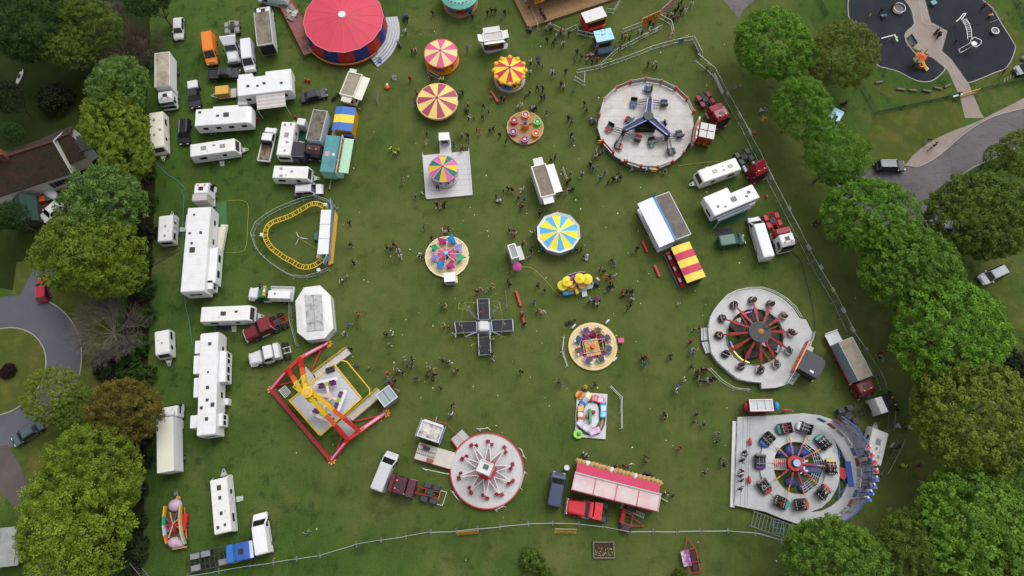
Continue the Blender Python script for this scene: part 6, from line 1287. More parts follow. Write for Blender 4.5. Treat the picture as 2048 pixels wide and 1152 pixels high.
for k, (x, y) in enumerate(lp):
 m_ = mat('#c9304a', .4, emit=.15) if k < 4 else mat('#2f62c4', .4, emit=.15); MB().box(-.1, .1, -.36, .36, -.55, .5).build('sign_letter', WHITE, t, (x, y, 4.6), -.5+.15*k); g = random.Random(k); q = MB()
 for j in range(4): yy = g.uniform(-.32, .1); zz = g.uniform(-.5, .2); q.box(-.13, .13, yy, yy+.24, zz, zz+.34)
 q.box(-.12, .12, -.3, .1, .5, .56).build('letter_face', m_, t, (x, y, 4.6), -.5+.15*k)
q = MB();
for a, b in zip(lp, lp[1:]): q.bar((*a, 4.0), (*b, 4.0), .1)
for x, y in lp: q.bar((x, y, 0.2), (x, y, 4.2), .1)
q.build('sign_frame', mat('#3a5a8c', .5), t)
q = MB(); w = px2(Z([(910, 430), (908, 845), (975, 580), (1000, 700)]), .4, p); q.bar((*w[0], .6), (*w[1], .6), .14);
for a, b in (((915, 480), (985, 560)), ((915, 620), (990, 760)), ((915, 800), (985, 720)), ((915, 520), (985, 470))): v = px2(Z([a, b]), .4, p); q.bar((*v[0], .4), (*v[1], .4), .08)
q.build('under_frame', mat('#3a5fa5', .5), t); w = px2(Z([(920, 590), (960, 600), (980, 650), (955, 690), (915, 670)]), .7, p); MB().prism(w, .3, .72).build('red_hatch', REDP, t); w = P(1440+988/K, 780+645/K, .6)-p; MB().box(-.4, .4, -1.7, 1.7, .3, .9).build('blue_frame', BLUE, t, (w.x, w.y, 0))
for x, y in ((230, 398), (223, 690)): w = P(1440+x/K, 780+y/K, 1.2)-p; MB().ell((w.x, w.y, 1.3), (.25, .6, .35), 10, 6).build('red_disc', mat('#b93a4a', .4), t)
# ladders / steel frame stored below the ride
def ladder(label, a, b, wid, n, z=.5, col=GALV, name='ladder', zs=0):
 c, rz, L = spot(a, b, z); q = MB()
 for s in (-1, 1): q.box(-L/2, L/2, s*wid/2-.04, s*wid/2+.04, -.04, .04)
 for k in range(n): x = -L/2+L*(k+.5)/n; q.box(x-.03, x+.03, -wid/2+.04, wid/2-.04, -.03, .03)
 o = q.build(name, col, None, (c.x, c.y, z), rz); tag(o, label, 'ladder'); return o
ladder('long grey steel rack lying below the large undulating ride', (1502, 1036), (1600, 1072), 2.0, 14, .5, mat('#6d7478', .5, .4, .2), 'steel_rack')
ladder('blue steel rack across the grey one below the undulating ride', (1557, 1040), (1556, 1072), 1.4, 3, .7, mat('#4a7396', .5, .3), 'steel_rack'); ladder('aluminium ladder lying beside the red two-wheel trailer', (1241, 1011), (1289, 1033), .5, 16, .25)

# --- swinging chair ride with ten arms and a white tower
K = 5.236; Z = lambda l: zoomed(l, 720, 820, K); p = P(974, 941, .7); t = thing('swing_tower_ride', 'round ride with ten white arms, red seats and a white box tower', 'fairground ride', (p.x, p.y)); r = 72*mpp(974, 941, .7)
MB().cyl(0, 0, .1, .7, r, 48).build('deck', mat('#b7b5b6', .6, .05, .07, .8), t); MB().ring(r, r+.16, .35, .82, 48).build('deck_edge', mat('#b02530', .45), t); q = MB()
for k in (-2, -.6, 1): q.box(-r*.95*math.sqrt(max(.05, 1-(k/r)**2)), r*.95*math.sqrt(max(.05, 1-(k/r)**2)), k-.012, k+.012, .7, .705, rz=-.28)
q.build('deck_seam', mat('#87868a', .7), t); MB().ring(.9, 1.3, .7, 1.6, 24).build('tower_collar', REDP, t); MB().cyl(0, 0, .7, 1.9, .85, 16).build('tower_base', mat('#8d1c20', .5), t)
ta = R(-22); tw = MB(); tw.box(-.85, .85, -.75, .75, 1.2, 8.2, 0, (.0, .0)); to = tw.build('tower', mat('#d7d7d8', .45, 0, .08), t, (0, 0, 0), ta, bevel=.04); q = MB()
for s in (-1, 1):
 q.box(-.86, .86, s*.76-.04, s*.76+.04, 8.2, 8.35).box(s*.86-.04, s*.86+.04, -.76, .76, 8.2, 8.36)
 q.bar((s*.8, -.78, 1.4), (-s*.8, -.78, 7.8), .1)
q.build('tower_trim', WHITE, to); MB().box(-.25, .45, -.2, .4, 8.2, 8.3).build('tower_hatch', mat('#555557', .5), to); MB().box(-.5, .5, -.8, -.765, 2, 6).build('tower_panel', mat('#a8605c', .5, 0, .3), to)
for i, (x, y) in enumerate([(1355, 340), (1518, 408), (1590, 585), (1585, 752), (1465, 885), (1315, 912), (1155, 848), (1040, 695), (1085, 500), (1185, 368)]):
 w = P(720+x/K, 820+y/K, 1.4)-p; a = math.atan2(w.y, w.x); d = Vector((math.cos(a), math.sin(a), 0)); u = Vector((-d.y, d.x, 0)); L = math.hypot(w.x, w.y); o = MB()
 for s in (-1, 1): o.bar(d*1.2+u*(.42*s)+Vector((0, 0, 1.5)), d*(L-.2)+u*(.07*s)+Vector((0, 0, 1.75)), .09)
 ao = o.build('arm', mat('#e3dfe0', .4), t); o = MB()
 for k in range(5): f_ = .12+k*.17; wd = .42*(1-f_)+.05; c_ = d*(1.2+(L-1.4)*f_)+Vector((0, 0, 1.55)); o.bar(c_+u*wd, c_-u*wd, .05)
 o.add([d*1.3+u*.35+Vector((0, 0, 1.45)), d*1.3-u*.35+Vector((0, 0, 1.45)), d*(L*.75)-u*.1+Vector((0, 0, 1.6)), d*(L*.75)+u*.1+Vector((0, 0, 1.6))], [(0, 1, 2, 3)]); o.build('arm_lattice', mat('#8c7478', .5), ao)
 for s in (-1, 1):
  so_ = MB().hull([(-.28, 0), (-.34, .5), (-.22, .52), (-.14, .12), (.25, .1), (.25, 0)], lambda x_, z_: .24).build('seat', mat('#9c1f33', .45), t, d*(L-.05)+u*(.27*s)+d*(.2*s)+Vector((0, 0, 1.0)), a+PI/2, bevel=.03); MB().box(.0, .06, -.22, .22, .3, .36).build('lap_bar', DARK, so_)
 MB().bar(d*(L-.2)+Vector((0, 0, 1.75)), d*(L-.05)+Vector((0, 0, 1.1)), .08).build('hanger', RIM, ao)
MB().prism(px2(Z([(955, 305), (1070, 205), (1155, 297), (1030, 408)]), .5, p), .1, .62).build('entrance_ramp', mat('#b3aeb0', .6), t); q = MB()
for k in range(6): a, b = Vector((955+13*k, 305+17*k)), Vector((1070+14*k, 205+15.5*k)); w = px2(Z([a, b]), .6, p); q.bar((*w[0], .63), (*w[1], .63), .05, .02)
q.build('ramp_slat', mat('#8b8789', .6), t); w = px2(Z([(952, 308), (1028, 412)]), .6, p); MB().bar((*w[0], .5), (*w[1], .5), .14, .5).build('ramp_edge', REDP, t)
w = px2(Z([(720, 85), (800, 112), (905, 140), (1010, 245), (1100, 355)]), 1.0, p); rails(t, w, .05, 1.0, mat('#b3332c', .5), 'queue_rail', False)
c, rz, L, W = fit(Z([(570, 505), (618, 340), (1000, 445), (950, 625)]), .9); c, rz, L, W = fit(Z([(618, 340), (1000, 445), (948, 622), (570, 505)]), .9)
t = thing('ride_trailer', 'pale flat trailer joined to the swing ride, carrying racks and a red box', 'trailer', c, rz); MB().box(-L/2, L/2, -W/2, W/2, .6, .9).build('bed', mat('#bbb4ae', .7, 0, .1, .8), t); MB().box(-L/2, L/2-.2, -W/2-.07, -W/2-.01, .5, .95).build('edge', mat('#a2353a', .5), t)
MB().box(.0, .03, -W/2, W/2, .9, .905).build('bed_seam', DARK, t); q = MB().box(-2.6, .0, -.35, -.28, .95, 1.02).box(-2.6, .0, .25, .32, .95, 1.02)
for k in range(9): q.box(-2.5+k*.3, -2.44+k*.3, -.27, .24, .95, 1.0)
q.build('rack', mat('#7d7671', .5, .3), t); MB().box(-.9, .0, -W/2+.1, -W/2+.6, .9, 1.3).build('red_box', mat('#9a4544', .6), t, bevel=.05); MB().box(-1.9, -.9, W/2-.75, W/2-.3, .9, 1.5).build('motor', DARK, t, bevel=.08); MB().box(-2.3, -1.6, W/2-.3, W/2-.12, .9, 1.2).build('bracket', REDP, t); wheels(t, (-.8, .2), W/2-.1, .4, .25)
t, L, W = kiosk('ticket kiosk with stained white roof and blue trim above the swing ride trailer', [(833, 872), (845.5, 839), (887, 856), (877, 885)], 2.8, '#4a5a86', '#dad6cd', '#6f6157', [(1, .05, .95, .25, -.05, '#c9ccd4')], rim='#c9cedb'); q = MB()
for s in (-1, 1): q.box(-L/2-.2, L/2+.2, s*(W/2+.2)-.04, s*(W/2+.2)+.04, 2.6, 2.75)
q.build('outer_rail', mat('#8f9dbd', .5), t); MB().bar((L/2, .0, .5), (L/2+1.3, .2, .45), .12).build('drawbar', RIM, t)
def poleon(label, a, b, h=1.0, col=OFFW, name='pole'):
 A, B = P(*a, h*.3), P(*b, h*.3); o = MB().bar((A.x, A.y, h), (B.x, B.y, h), .08); o.bar((A.x, A.y, 0), (A.x, A.y, h), .06).bar((B.x, B.y, 0), (B.x, B.y, h), .06)
 for q_ in (A, B): o.bar((q_.x-.3, q_.y+.2, .04), (q_.x+.3, q_.y-.2, .04), .08)
 c = (A+B)/2; o.xf(Matrix.Translation((-c.x, -c.y, 0))); return tag(o.build(name, col, None, (c.x, c.y, 0)), label, 'barrier')
for a, b, d in [((848, 938), (899, 949), 'white trestle bar below the swing ride trailer'), ((957, 859), (977, 857), 'white barrier bar at the top edge of the swing ride'), ((1041, 898), (1049, 914), 'white barrier bar at the upper side of the swing ride rim, near the arm tip'), ((1049, 944), (1040, 976), 'long pale barrier bar along the side of the swing ride'), ((905, 983), (916, 998), 'white barrier bar at the lower edge of the swing ride near the tractor'), ((991, 1020), (1008, 1012), 'white barrier bar under the bottom of the swing ride')]: poleon(d, a, b, .9, OFFW, 'barrier_bar')
t = thing('white_frame', 'white rectangular frame lying behind the dark maroon tractor', 'frame', P(886, 996)); c_ = Vector(t.location); w = px2(Z([(845, 842), (908, 860), (862, 1000), (805, 985)]), .3, c_); MB().path([(*a, .3) for a in w], .07, .07, 0, True).build('frame', WHITE, t)
for a in w: MB().bar((*a, 0), (*a, .3), .05).build('leg', WHITE, t)

# --- pendulum ride with red A-frames
K = 3.973; Z = lambda l: zoomed(l, 520, 640, K); p = P(520+510/K, 640+640/K, 1.0); t = thing('pendulum_ride', 'tall pendulum ride with red and yellow A-frame legs and purple seats over a grey floor', 'fairground ride', (p.x, p.y))
V = lambda x, y, z: (lambda w: Vector((w.x, w.y, z)))(P(520+x/K, 640+y/K, z)-p)
fl = px2(Z([(237, 640), (590, 352), (808, 622), (480, 918)]), 1.0, p); deckpoly(t, fl, .3, 1.0, mat('#b3b4b8', .6, .05, .07), side=YEL, seams=2); MB().path([(*a, 1.05) for a in fl], .18, .2, 0, True).build('floor_edge', YEL, t)
rails(t, [fl[3], fl[0]], 1.0, .9, YEL, 'side_rail', False)
MB().bar(V(88, 552, .35), V(562, 1112, .35), .55, .5).build('base_beam', mat('#8a1520', .45), t)
F1, F2, G1, G2 = V(540, 186, .3), V(90, 552, .3), V(1000, 738, .3), V(568, 1114, .3); A1, B1, A2, B2 = V(320, 305, 1.6), V(226, 392, 1.6), V(790, 885, 1.6), V(700, 950, 1.6)
RD = mat('#b5201f', .4); hubz = 8.2; Hh = V(384, 578, hubz)
for a, b in ((F1, A1), (F2, B1), (G1, A2), (G2, B2)): o = MB().bar(a, b, .5, .55).build('outrigger', RD, t); dd = Vector((b.y-a.y, a.x-b.x, 0)).normalized()*.12; MB().bar(a+Vector((0, 0, .3))+dd*0, a.lerp(b, .8)+Vector((0, 0, .32)), .2, .06).build('outrigger_stripe', mat('#b98fc0', .4), o)
for a, b in ((A1, B1), (A2, B2)): MB().bar(a, b, .5, .5).build('cross_beam', RD, t)
for a, b in ((V(490, 225, .4), V(412, 400, .4)), (V(120, 525, .4), V(285, 485, .4)), (V(960, 760, .4), V(750, 805, .4)), (V(605, 1050, .4), V(650, 930, .4))): MB().bar(a, b, .16).build('brace', RD, t)
for f_ in (F1, F2, G1, G2):
 MB().cyl(f_.x, f_.y, 0, .12, .55, 10).build('foot_pad', mat('#7a5a1e', .6), t); q = MB(); [q.bar((f_.x, f_.y, .14), (f_.x+.62*math.cos(k*.785), f_.y+.62*math.sin(k*.785), .14), .2, .05) for k in range(8)]; q.build('foot_star', mat('#d99a25', .5), t)
for top, bot, s in ((Hh+Vector((-.35, .5, 0)), A1, 1), (Hh+Vector((-.9, .1, 0)), B1, 1), (Hh+Vector((.9, -.2, 0)), A2, 2), (Hh+Vector((.4, -.7, 0)), B2, 2)):
 m1, m2 = top.lerp(bot, .38), top.lerp(bot, .62); o = MB().bar(top, m1, .6, .6).build('leg', YEL, t); MB().bar(m1, m2, .58, .58).build('leg_middle', mat('#cf5a22', .4), o); MB().bar(m2, bot, .56, .56).build('leg_lower', RD, o)
MB().bar(V(590, 780, 4.2), V(560, 800, 4.2), .3).build('leg_tie', RD, t); MB().cyl(Hh.x, Hh.y, hubz-.7, hubz+.6, .75, 16).build('hub', YEL, t); MB().cyl(Hh.x, Hh.y, hubz+.6, hubz+.75, .5, 12).build('hub_cap', mat('#c9a24a', .4), t); w = V(415, 612, hubz-.6); MB().ring(.45, .8, hubz-.9, hubz-.4, 16, c=(w.x, w.y)).build('slew_ring', mat('#c2a11c', .4), t)
w = V(365, 530, hubz); q = MB()
for k in range(5): q.box(-1.5+k*.6, -1.4+k*.6, -1.2, 1.2, hubz-.5, hubz-.4, rz=-.7, o=(w.x, w.y))
q.box(-1.5, 1.1, -1.2, -1.1, hubz-.5, hubz-.42, rz=-.7, o=(w.x, w.y)).box(-1.5, 1.1, 1.1, 1.2, hubz-.5, hubz-.42, rz=-.7, o=(w.x, w.y)); q.build('service_walkway', mat('#b9a24a', .5), t)
gc = V(548, 612, 2.6); MB().bar(Hh-Vector((0, 0, .8)), gc, .45, .45).build('pendulum_arm', mat('#cdbcae', .5), t); MB().cyl(gc.x, gc.y, 2.3, 2.9, .6, 14).build('gondola_hub', mat('#c3a9a0', .5), t)
PSEATS = []
for ex, ey, ax in ((532, 508, 0), (628, 637, 1), (490, 745, 2)):
 E = V(ex, ey, 2.4); d = (E-gc); d.z = 0; d.normalize(); u = Vector((-d.y, d.x, 0)); MB().bar(gc, E, .3, .25).build('gondola_arm', mat('#d4c3c6', .5), t); MB().cyl(E.x, E.y, 2.2, 2.6, .32, 10).build('arm_joint', mat('#8db51e', .4), t)
 a = math.atan2(d.y, d.x); MB().box(-.2, .3, -1.6, 1.6, -.1, .1).build('seat_beam', WHITE, t, E+d*.35, a)
 for s in (-1.05, -.6, .6, 1.05):
  so_ = MB().hull([(-.3, -.3), (-.35, .55), (-.2, .6), (-.1, -.0), (.3, -.05), (.3, -.3)], lambda x_, z_: .2).build('seat', mat('#5a1f66', .5), t, E+u*s-d*.1, a+PI, bevel=.03); q = MB()
  for e_ in (-.12, .12): q.bar((-.1, e_, .55), (.25, e_, .2), .08)
  q.build('harness', mat('#8c3f96', .4), so_)
 PSEATS.append((Vector((p.x, p.y, 0))+E, a))
for a, b in (((455, 450), (725, 235)),): pass
wk = px2(Z([(425, 425), (690, 225), (722, 265), (450, 470)]), .9, p); MB().prism(wk, .2, .9).build('walkway', mat('#b6b2ae', .6), t); rails(t, [wk[0], wk[1]], .9, 1.0, YEL, 'walkway_rail', False)
wk = px2(Z([(690, 765), (940, 545), (980, 590), (735, 800)]), .9, p); MB().prism(wk, .2, .9).build('walkway', mat('#a9a49b', .6), t); rails(t, [wk[0], wk[1]], .9, 1.0, YEL, 'walkway_rail', False); rails(t, [wk[3], wk[2]], .9, .7, YEL, 'walkway_rail', False, mid=False)
w = [V(645, 320, 1.6), V(690, 330, 1.6), V(870, 545, 1.6), V(875, 600, 1.6)]; q = MB().path(w, .14, .14); [q.bar(v, (v.x, v.y, .0), .08) for v in w]; q.build('entrance_frame', YEL, t); q = MB().bar(V(615, 382, .3), V(680, 340, .3), .08).bar(V(800, 600, .3), V(865, 548, .3), .08); q.build('green_tie', mat('#3f8f3f', .5), t)
wk = px2(Z([(600, 830), (690, 755), (770, 870), (690, 945)]), .9, p); MB().prism(wk, .2, .85).build('rear_platform', mat('#9b9a99', .6), t); wk = px2(Z([(360, 370), (415, 430), (440, 470), (380, 520), (345, 430)]), .9, p); MB().prism(wk, .2, .92).build('side_platform', mat('#a9aaad', .6), t)
w = V(562, 397, 1.0); MB().box(-.6, .6, -.35, .35, 1.0, 1.5).build('control_desk', BLACK, t, (w.x, w.y, 0), .35)
t = thing('stacked_gate', 'white ladder-like gate lying at the corner of the pendulum ride', 'gate', P(520+200/K, 640+568/K)); c_ = Vector(t.location); q = MB(); a, b, c2, d2 = [Vector((*x, .5)) for x in px2(Z([(150, 560), (200, 522), (246, 575), (198, 618)]), .5, c_)]
q.path([a, b, c2, d2], .07, .07, 0, True)
for k in range(1, 7): q.bar(a.lerp(d2, k/7), b.lerp(c2, k/7), .07)
q.build('frame', WHITE, t); MB().bar(a*1-Vector((0, 0, .5)), a, .05).build('foot', WHITE, t)
t, L, W = kiosk('grey roofed ticket kiosk at the exit of the pendulum ride', [(752, 790), (777.5, 770.5), (795.5, 794), (768, 815)], 2.6, '#77797a', '#8d979f', None, [], rim='#c4c9cd'); MB().box(-.03, .03, -W/2+.1, W/2-.1, 2.57, 2.6).build('roof_seam', DARK, t)

# --- bungee trampolines
K = 6.775; Z = lambda l: zoomed(l, 900, 560, K); p = P(968, 652.5, 1); t = thing('bungee_trampolines', 'cross of four dark bungee trampolines around a white box with leaning masts', 'trampoline', (p.x, p.y))
V = lambda x, y, z: (lambda w: Vector((w.x, w.y, z)))(P(900+x/K, 560+y/K, z)-p)
w = V(460, 627, 1.5); MB().box(-.75, .75, -.75, .75, .2, 1.9).build('motor_box', mat('#d3d3d4', .45), t, (w.x, w.y, 0), bevel=.15); MB().box(-1.0, 1.0, -1.0, 1.0, .1, .35).build('base_frame', STEEL, t, (w.x, w.y, 0))
for cn in ([(370, 258), (528, 255), (540, 535), (385, 540)], [(62, 572), (360, 562), (365, 705), (85, 722)], [(560, 545), (850, 532), (855, 690), (575, 700)], [(382, 725), (540, 720), (553, 1005), (395, 1020)]):
 w = [Vector((*a, 0)) for a in px2(Z(cn), .9, p)]; c = sum(w, Vector())/4; o = MB().prism([(c+(a-c)*.93).to_tuple()[:2] for a in w], .84, .88).build('bed', mat('#282b32', .8, 0, .1), t); MB().path([(*a.to_tuple()[:2], .9) for a in w], .1, .1, 0, True).build('bed_frame', SILV, o); q = MB()
 for a in w: q.bar((a.x, a.y, 0), (a.x, a.y, .9), .07)
 q.build('bed_leg', SILV, o);
 for e0, e1 in ((w[0], w[1]), (w[3], w[2])): MB().bar((e0.x, e0.y, .95), (e1.x, e1.y, .95), .16, .05).build('bed_pad', mat('#5d636c', .6), o)
MAST = [((350, 545), (180, 300)), ((555, 530), (672, 275)), ((360, 700), (200, 775)), ((560, 700), (690, 750))]
tops = []
for b, e in MAST:
 B = V(*b, .3); E = V(*e, 5.5); tops.append(E); MB().bar(B, E, .14).bar(B+Vector((.3, 0, 0)), E, .08).build('mast', SILV, t); MB().cyl(E.x, E.y, 5.4, 5.65, .12, 8).build('pulley', DARK, t)
q = MB()
for (i, j), m_ in (((0, 1), V(430, 315, 5)), ((2, 3), V(440, 775, 5)), ((0, 2), V(150, 560, 5)), ((1, 3), V(720, 560, 5))): q.bar(tops[i], m_, .02).bar(m_, tops[j], .02).bar(m_, (m_.x, m_.y, 2.3), .03)
q.build('bungee_cord', mat('#8d9443', .6), t); ropes = MB(); g = random.Random(8)
for x, y in ((165, 360), (285, 390), (700, 350), (605, 380), (185, 760), (320, 850), (590, 800), (710, 730)):
 a = V(x, y, .03); pts = [a+Vector((g.uniform(-.7, .7), g.uniform(-.7, .7), 0)) for _ in range(5)]; ropes.path(pts, .035, .03)
ropes = ropes.build('rope_coil', mat('#aeb52a', .6), t)
# --- small chair-o-plane with folded wings on a cream round floor
K = 9.6; Z = lambda l: zoomed(l, 840, 460, K); p = P(840+520/K, 460+510/K, .4); t = thing('chair_ride', 'small ride with eight folded pink, blue, green and lilac gliders on a cream round floor', 'fairground ride', (p.x, p.y)); r = 43.5*mpp(893, 512, .4)
MB().cyl(0, 0, .1, .42, r, 18, 0, a0=.1).build('floor', mat('#cdbd93', .6, 0, .06), t); MB().ring(r-.1, r+.06, .3, .5, 18, a0=.1).build('floor_rim', mat('#e2d8b4', .5), t)
V = lambda x, y, z: (lambda w: Vector((w.x, w.y, z)))(P(840+x/K, 460+y/K, z)-p)
Cc = V(505, 480, 1.5); MB().cyl(Cc.x, Cc.y, .4, 2.4, .3, 12).build('centre_pole', mat('#4b3b73', .5), t); MB().cyl(Cc.x, Cc.y, 2.4, 2.6, .38, 12, 0, .2).build('pole_cap', mat('#7fbfcf', .4), t)
for x, y in ((415, 520), (625, 480)): w = V(x, y, .7); MB().box(-.35, .35, -1.0, 1.0, .42, 1.0).build('centre_board', mat('#bf3d84', .5), t, (w.x, w.y, 0), .2)
w = V(505, 395, 1); MB().box(-.5, .5, -.25, .25, .42, 1.2).build('centre_panel', PINK, t, (w.x, w.y, 0))
for (ax, ay), (tx, ty), cc in [((525, 180), (440, 220), '#bd4590'), ((715, 280), (630, 220), '#2f8fcb'), ((780, 460), (755, 380), '#a393cf'), ((690, 620), (755, 560), '#45b184'), ((470, 700), (565, 690), '#bd3f8f'), ((290, 600), (380, 665), '#2f97d0'), ((230, 430), (265, 520), '#a393cf'), ((300, 260), (275, 330), '#45b184')]:
 E = V(ax, ay, 1.7); Q = V(tx, ty, 1.2); d = (Q-E); d.z = 0; L = d.length*1.9; d.normalize(); u = Vector((-d.y, d.x, 0)); o = MB(); n = 5
 for k in range(n):
  s0, s1 = -1+2*k/n, -1+2*(k+1)/n; rid = .18
  a_, b_, m_ = E+d*L+u*(s0*.75), E+d*L+u*(s1*.75), E+d*L*1.0+u*((s0+s1)/2*.75)+Vector((0, 0, rid)); z_ = Vector((0, 0, -.35))
  o.add([E, a_+z_, m_+z_], [(0, 1, 2)], 0).add([E, m_+z_, b_+z_], [(0, 1, 2)], 1)
 o = o.build('glider_wing', [mat(cc, .5, 0, .05), mat(cc, .5, 0, .3)], t); MB().bar(Cc+Vector((0, 0, .7)), E, .07).build('arm', mat('#c9a7c4' if cc != '#45b184' else '#d8c07a', .5), t); MB().hull([(-.4, -.2), (-.45, .2), (.3, .1), (.5, -.2)], lambda x_, z_: .25).build('glider_seat', mat(cc, .5, 0, .3), o, Q+Vector((0, 0, -.35)), math.atan2(d.y, d.x))
w = V(570, 900, 2.2); b = MB().box(-.75, .75, -.6, .6, .2, 2.1).build('pay_booth', mat('#b9b4bb', .5, 0, .3, 3), t, (w.x, w.y, 0), .08); MB().box(-.85, .85, -.75, .7, 2.11, 2.2).build('roof', WHITE, b); MB().box(-.6, .6, -.64, -.6, 1.0, 1.9).build('window', mat('#4a4d6a', .3), b); w = V(600, 960, .3); MB().box(-1, .95, -.5, .6, .05, .3).build('booth_step', mat('#d4c39f', .6), t, (w.x, w.y, 0), .08)
# --- round ride with eight small carriages
K = 10.975; Z = lambda l: zoomed(l, 1130, 640, K); p = P(1130+612/K, 640+575/K, .4); t = thing('carriage_ride', 'round cream ride with eight little carriages, magenta cloths and a wooden centre', 'fairground ride', (p.x, p.y)); r = 48*mpp(1187, 693, .4)
MB().ring(r*.53, r, .1, .42, 48).build('floor', mat('#d4c093', .6, 0, .07, .7, '#d0a850', .55, .75), t); MB().ring(r*.9, r*.92, .42, .44, 48).build('floor_seam', mat('#b79f6c', .6), t); MB().ring(r, r+.08, .05, .4, 48).build('floor_edge', mat('#cdb573', .6), t)
V = lambda x, y, z: (lambda w: Vector((w.x, w.y, z)))(P(1130+x/K, 640+y/K, z)-p); w = V(600, 600, .6); MB().box(-1.05, 1.05, -1.25, 1.25, .2, .55).build('centre_floor', mat('#c5a763', .6), t, (w.x, w.y, 0), .2); MB().cyl(w.x, w.y, .5, 1.5, .3, 10).build('centre_post', mat('#c8571f', .5), t)
for (x, y), c1 in zip([(455, 240), (725, 235), (930, 400), (965, 645), (785, 865), (520, 885), (310, 690), (290, 440)], ('#c98db4', '#c9b23c', '#a98fae', '#6f8fb5', '#7fa58c', '#a587bd', '#c9806a', '#3f86c4')):
 C = V(x, y, .8); v = Vector((C.x-w.x, C.y-w.y, 0)); a = math.atan2(v.y, v.x); L = v.length; v.normalize()
 o = MB().hull([(-.5, 0), (-.6, .75), (-.45, .8), (-.3, .35), (.3, .3), (.5, .6), (.6, 0)], lambda x_, z_: .42).build('carriage', mat(c1, .4, 0, .2, 3), t, (C.x, C.y, .5), a+PI/2, bevel=.04); MB().box(-.32, .3, -.36, .36, .75, .82).build('carriage_roof', mat('#2d3040', .5), o)
 MB().ring(.2, .26, 0, .12, 10).build('carriage_wheel', mat('#e0d9c4', .5), o, (-.8, 0, 0)); MB().bar((w.x, w.y, 1.2), (C.x, C.y, 1.0), .07).build('arm', mat(['#7d4fb0', '#d99a2c', '#b92a2a', '#3f9b46', '#b0a8a6', '#c7591f', '#b9402c', '#4453b0'][int(x) % 8], .5), t); MB().ell((C.x-.3, C.y-.3, .9), (.35, .3, .3), 8, 5).build('carriage_figure', mat('#d9c3d3', .5, 0, .3, 4), o, (-C.x, -C.y, 0)) if 0 else None
 MB().ell((.45, -.35, .6), (.25, .22, .25), 8, 5).build('carriage_ornament', mat('#e3dde4', .5), o)
for x, y in ((405, 385), (600, 280), (780, 345), (820, 735), (600, 800), (445, 770)): C = V(x, y, .3); MB().ell((C.x, C.y, .15), (.75, .65, .35), 12, 5, 0, 0).build('magenta_cloth', mat('#8d2469', .7, 0, .15), t)
q = MB()
for a, b in (((380, 465), (980, 395)), ((380, 740), (980, 640)), ((385, 470), (425, 710)), ((815, 430), (850, 640))): q.bar(V(*a, .7), V(*b, .7), .09)
q.build('frame', mat('#b9b0aa', .5), t)
for x, y in ((190, 140), (930, 35), (1095, 865)): w2 = V(x, y, .3); tag(MB().ell((0, 0, .3), (.5, .16, .3), 10, 5).build('ride_figure', WHITE, None, Vector((p.x+w2.x, p.y+w2.y, 0)), .8), {190: 'small white figure standing above the carriage ride on the grass side nearest the barrier', 930: 'small white figure at the top of the carriage ride', 1095: 'small white figure at the lower edge of the carriage ride'}[x], 'figure')
w2 = P(1130+1210/K, 640+480/K); t = thing('pay_desk', 'small pink pay desk beside the carriage ride', 'desk', w2); MB().box(-.35, .35, -.3, .3, 0, 1.0).build('desk', mat('#c76a80', .5), t, bevel=.04); MB().box(-.4, .4, -.35, .35, 1.01, 1.06).build('top', PINK, t)
# --- oval track ride
K = 10.012; Z = lambda l: zoomed(l, 1140, 770, K); p = P(1182, 830); t = thing('track_ride', 'oval road track ride with toy vehicles on a white square floor', 'fairground ride', (p.x, p.y)); V = lambda x, y, z: (lambda w: Vector((w.x, w.y, z)))(P(1140+x/K, 770+y/K, z)-p)
MB().prism(px2(Z([(140, 138), (750, 180), (712, 1085), (95, 1035)]), .3, p), .05, .3).build('floor', mat('#c9c6cc', .55, 0, .05), t)
def oval(cx, cy, rx, ry, z, n=36): return px2(Z([(cx+rx*math.copysign(abs(math.cos(a))**.8, math.cos(a)) - (cy+ry*math.copysign(abs(math.sin(a))**.8, math.sin(a))-cy)*.03, cy+ry*math.copysign(abs(math.sin(a))**.8, math.sin(a))) for a in (2*PI*i/n for i in range(n))]), z, p)
MB().prism(oval(420, 612, 305, 408, .3), .3, .33).build('road', mat('#54535a', .8, 0, .1), t); MB().path([(*a, .34) for a in oval(420, 612, 303, 406, .33)], .1, .1, 0, True).build('road_edge', mat('#b3c4c0', .6), t); MB().prism(oval(425, 605, 155, 258, .3), .331, .39).build('island', mat('#c4c3c9', .55), t)
ov = [(*a, .345) for a in oval(420, 610, 232, 335, .33)]; MB().path(ov, .06, .02, 0, True).path([(*a, .345) for a in oval(420, 610, 250, 352, .33)], .06, .02, 0, True).build('road_line', mat('#cdb24a', .6), t)
def toybus(t, x, y, c, c2, L=1.7, z=.34, a=0):
 w = V(x, y, z); o = MB().hull([(-L/2, .15), (-L/2, .6), (L*.12, .6), (L*.22, .45), (L/2-.08, .4), (L/2, .15)], lambda x_, z_: .44).build('toy_vehicle', mat(c, .35, 0, .15, 3), t, (w.x, w.y, z), a, bevel=.06); MB().box(-L*.42, L*.02, -.34, .34, .601, .63).build('toy_seat', mat(c2, .5, 0, .25, 4), o); MB().box(L*.28, L*.4, -.28, .28, .44, .47).build('toy_bonnet', mat(c2, .4), o)
 for s in (-1, 1): MB().box(-.15, .15, -.06, .06, -.15, .15).build('toy_wheel', BLACK, o, (L*.25, s*.46, .18))
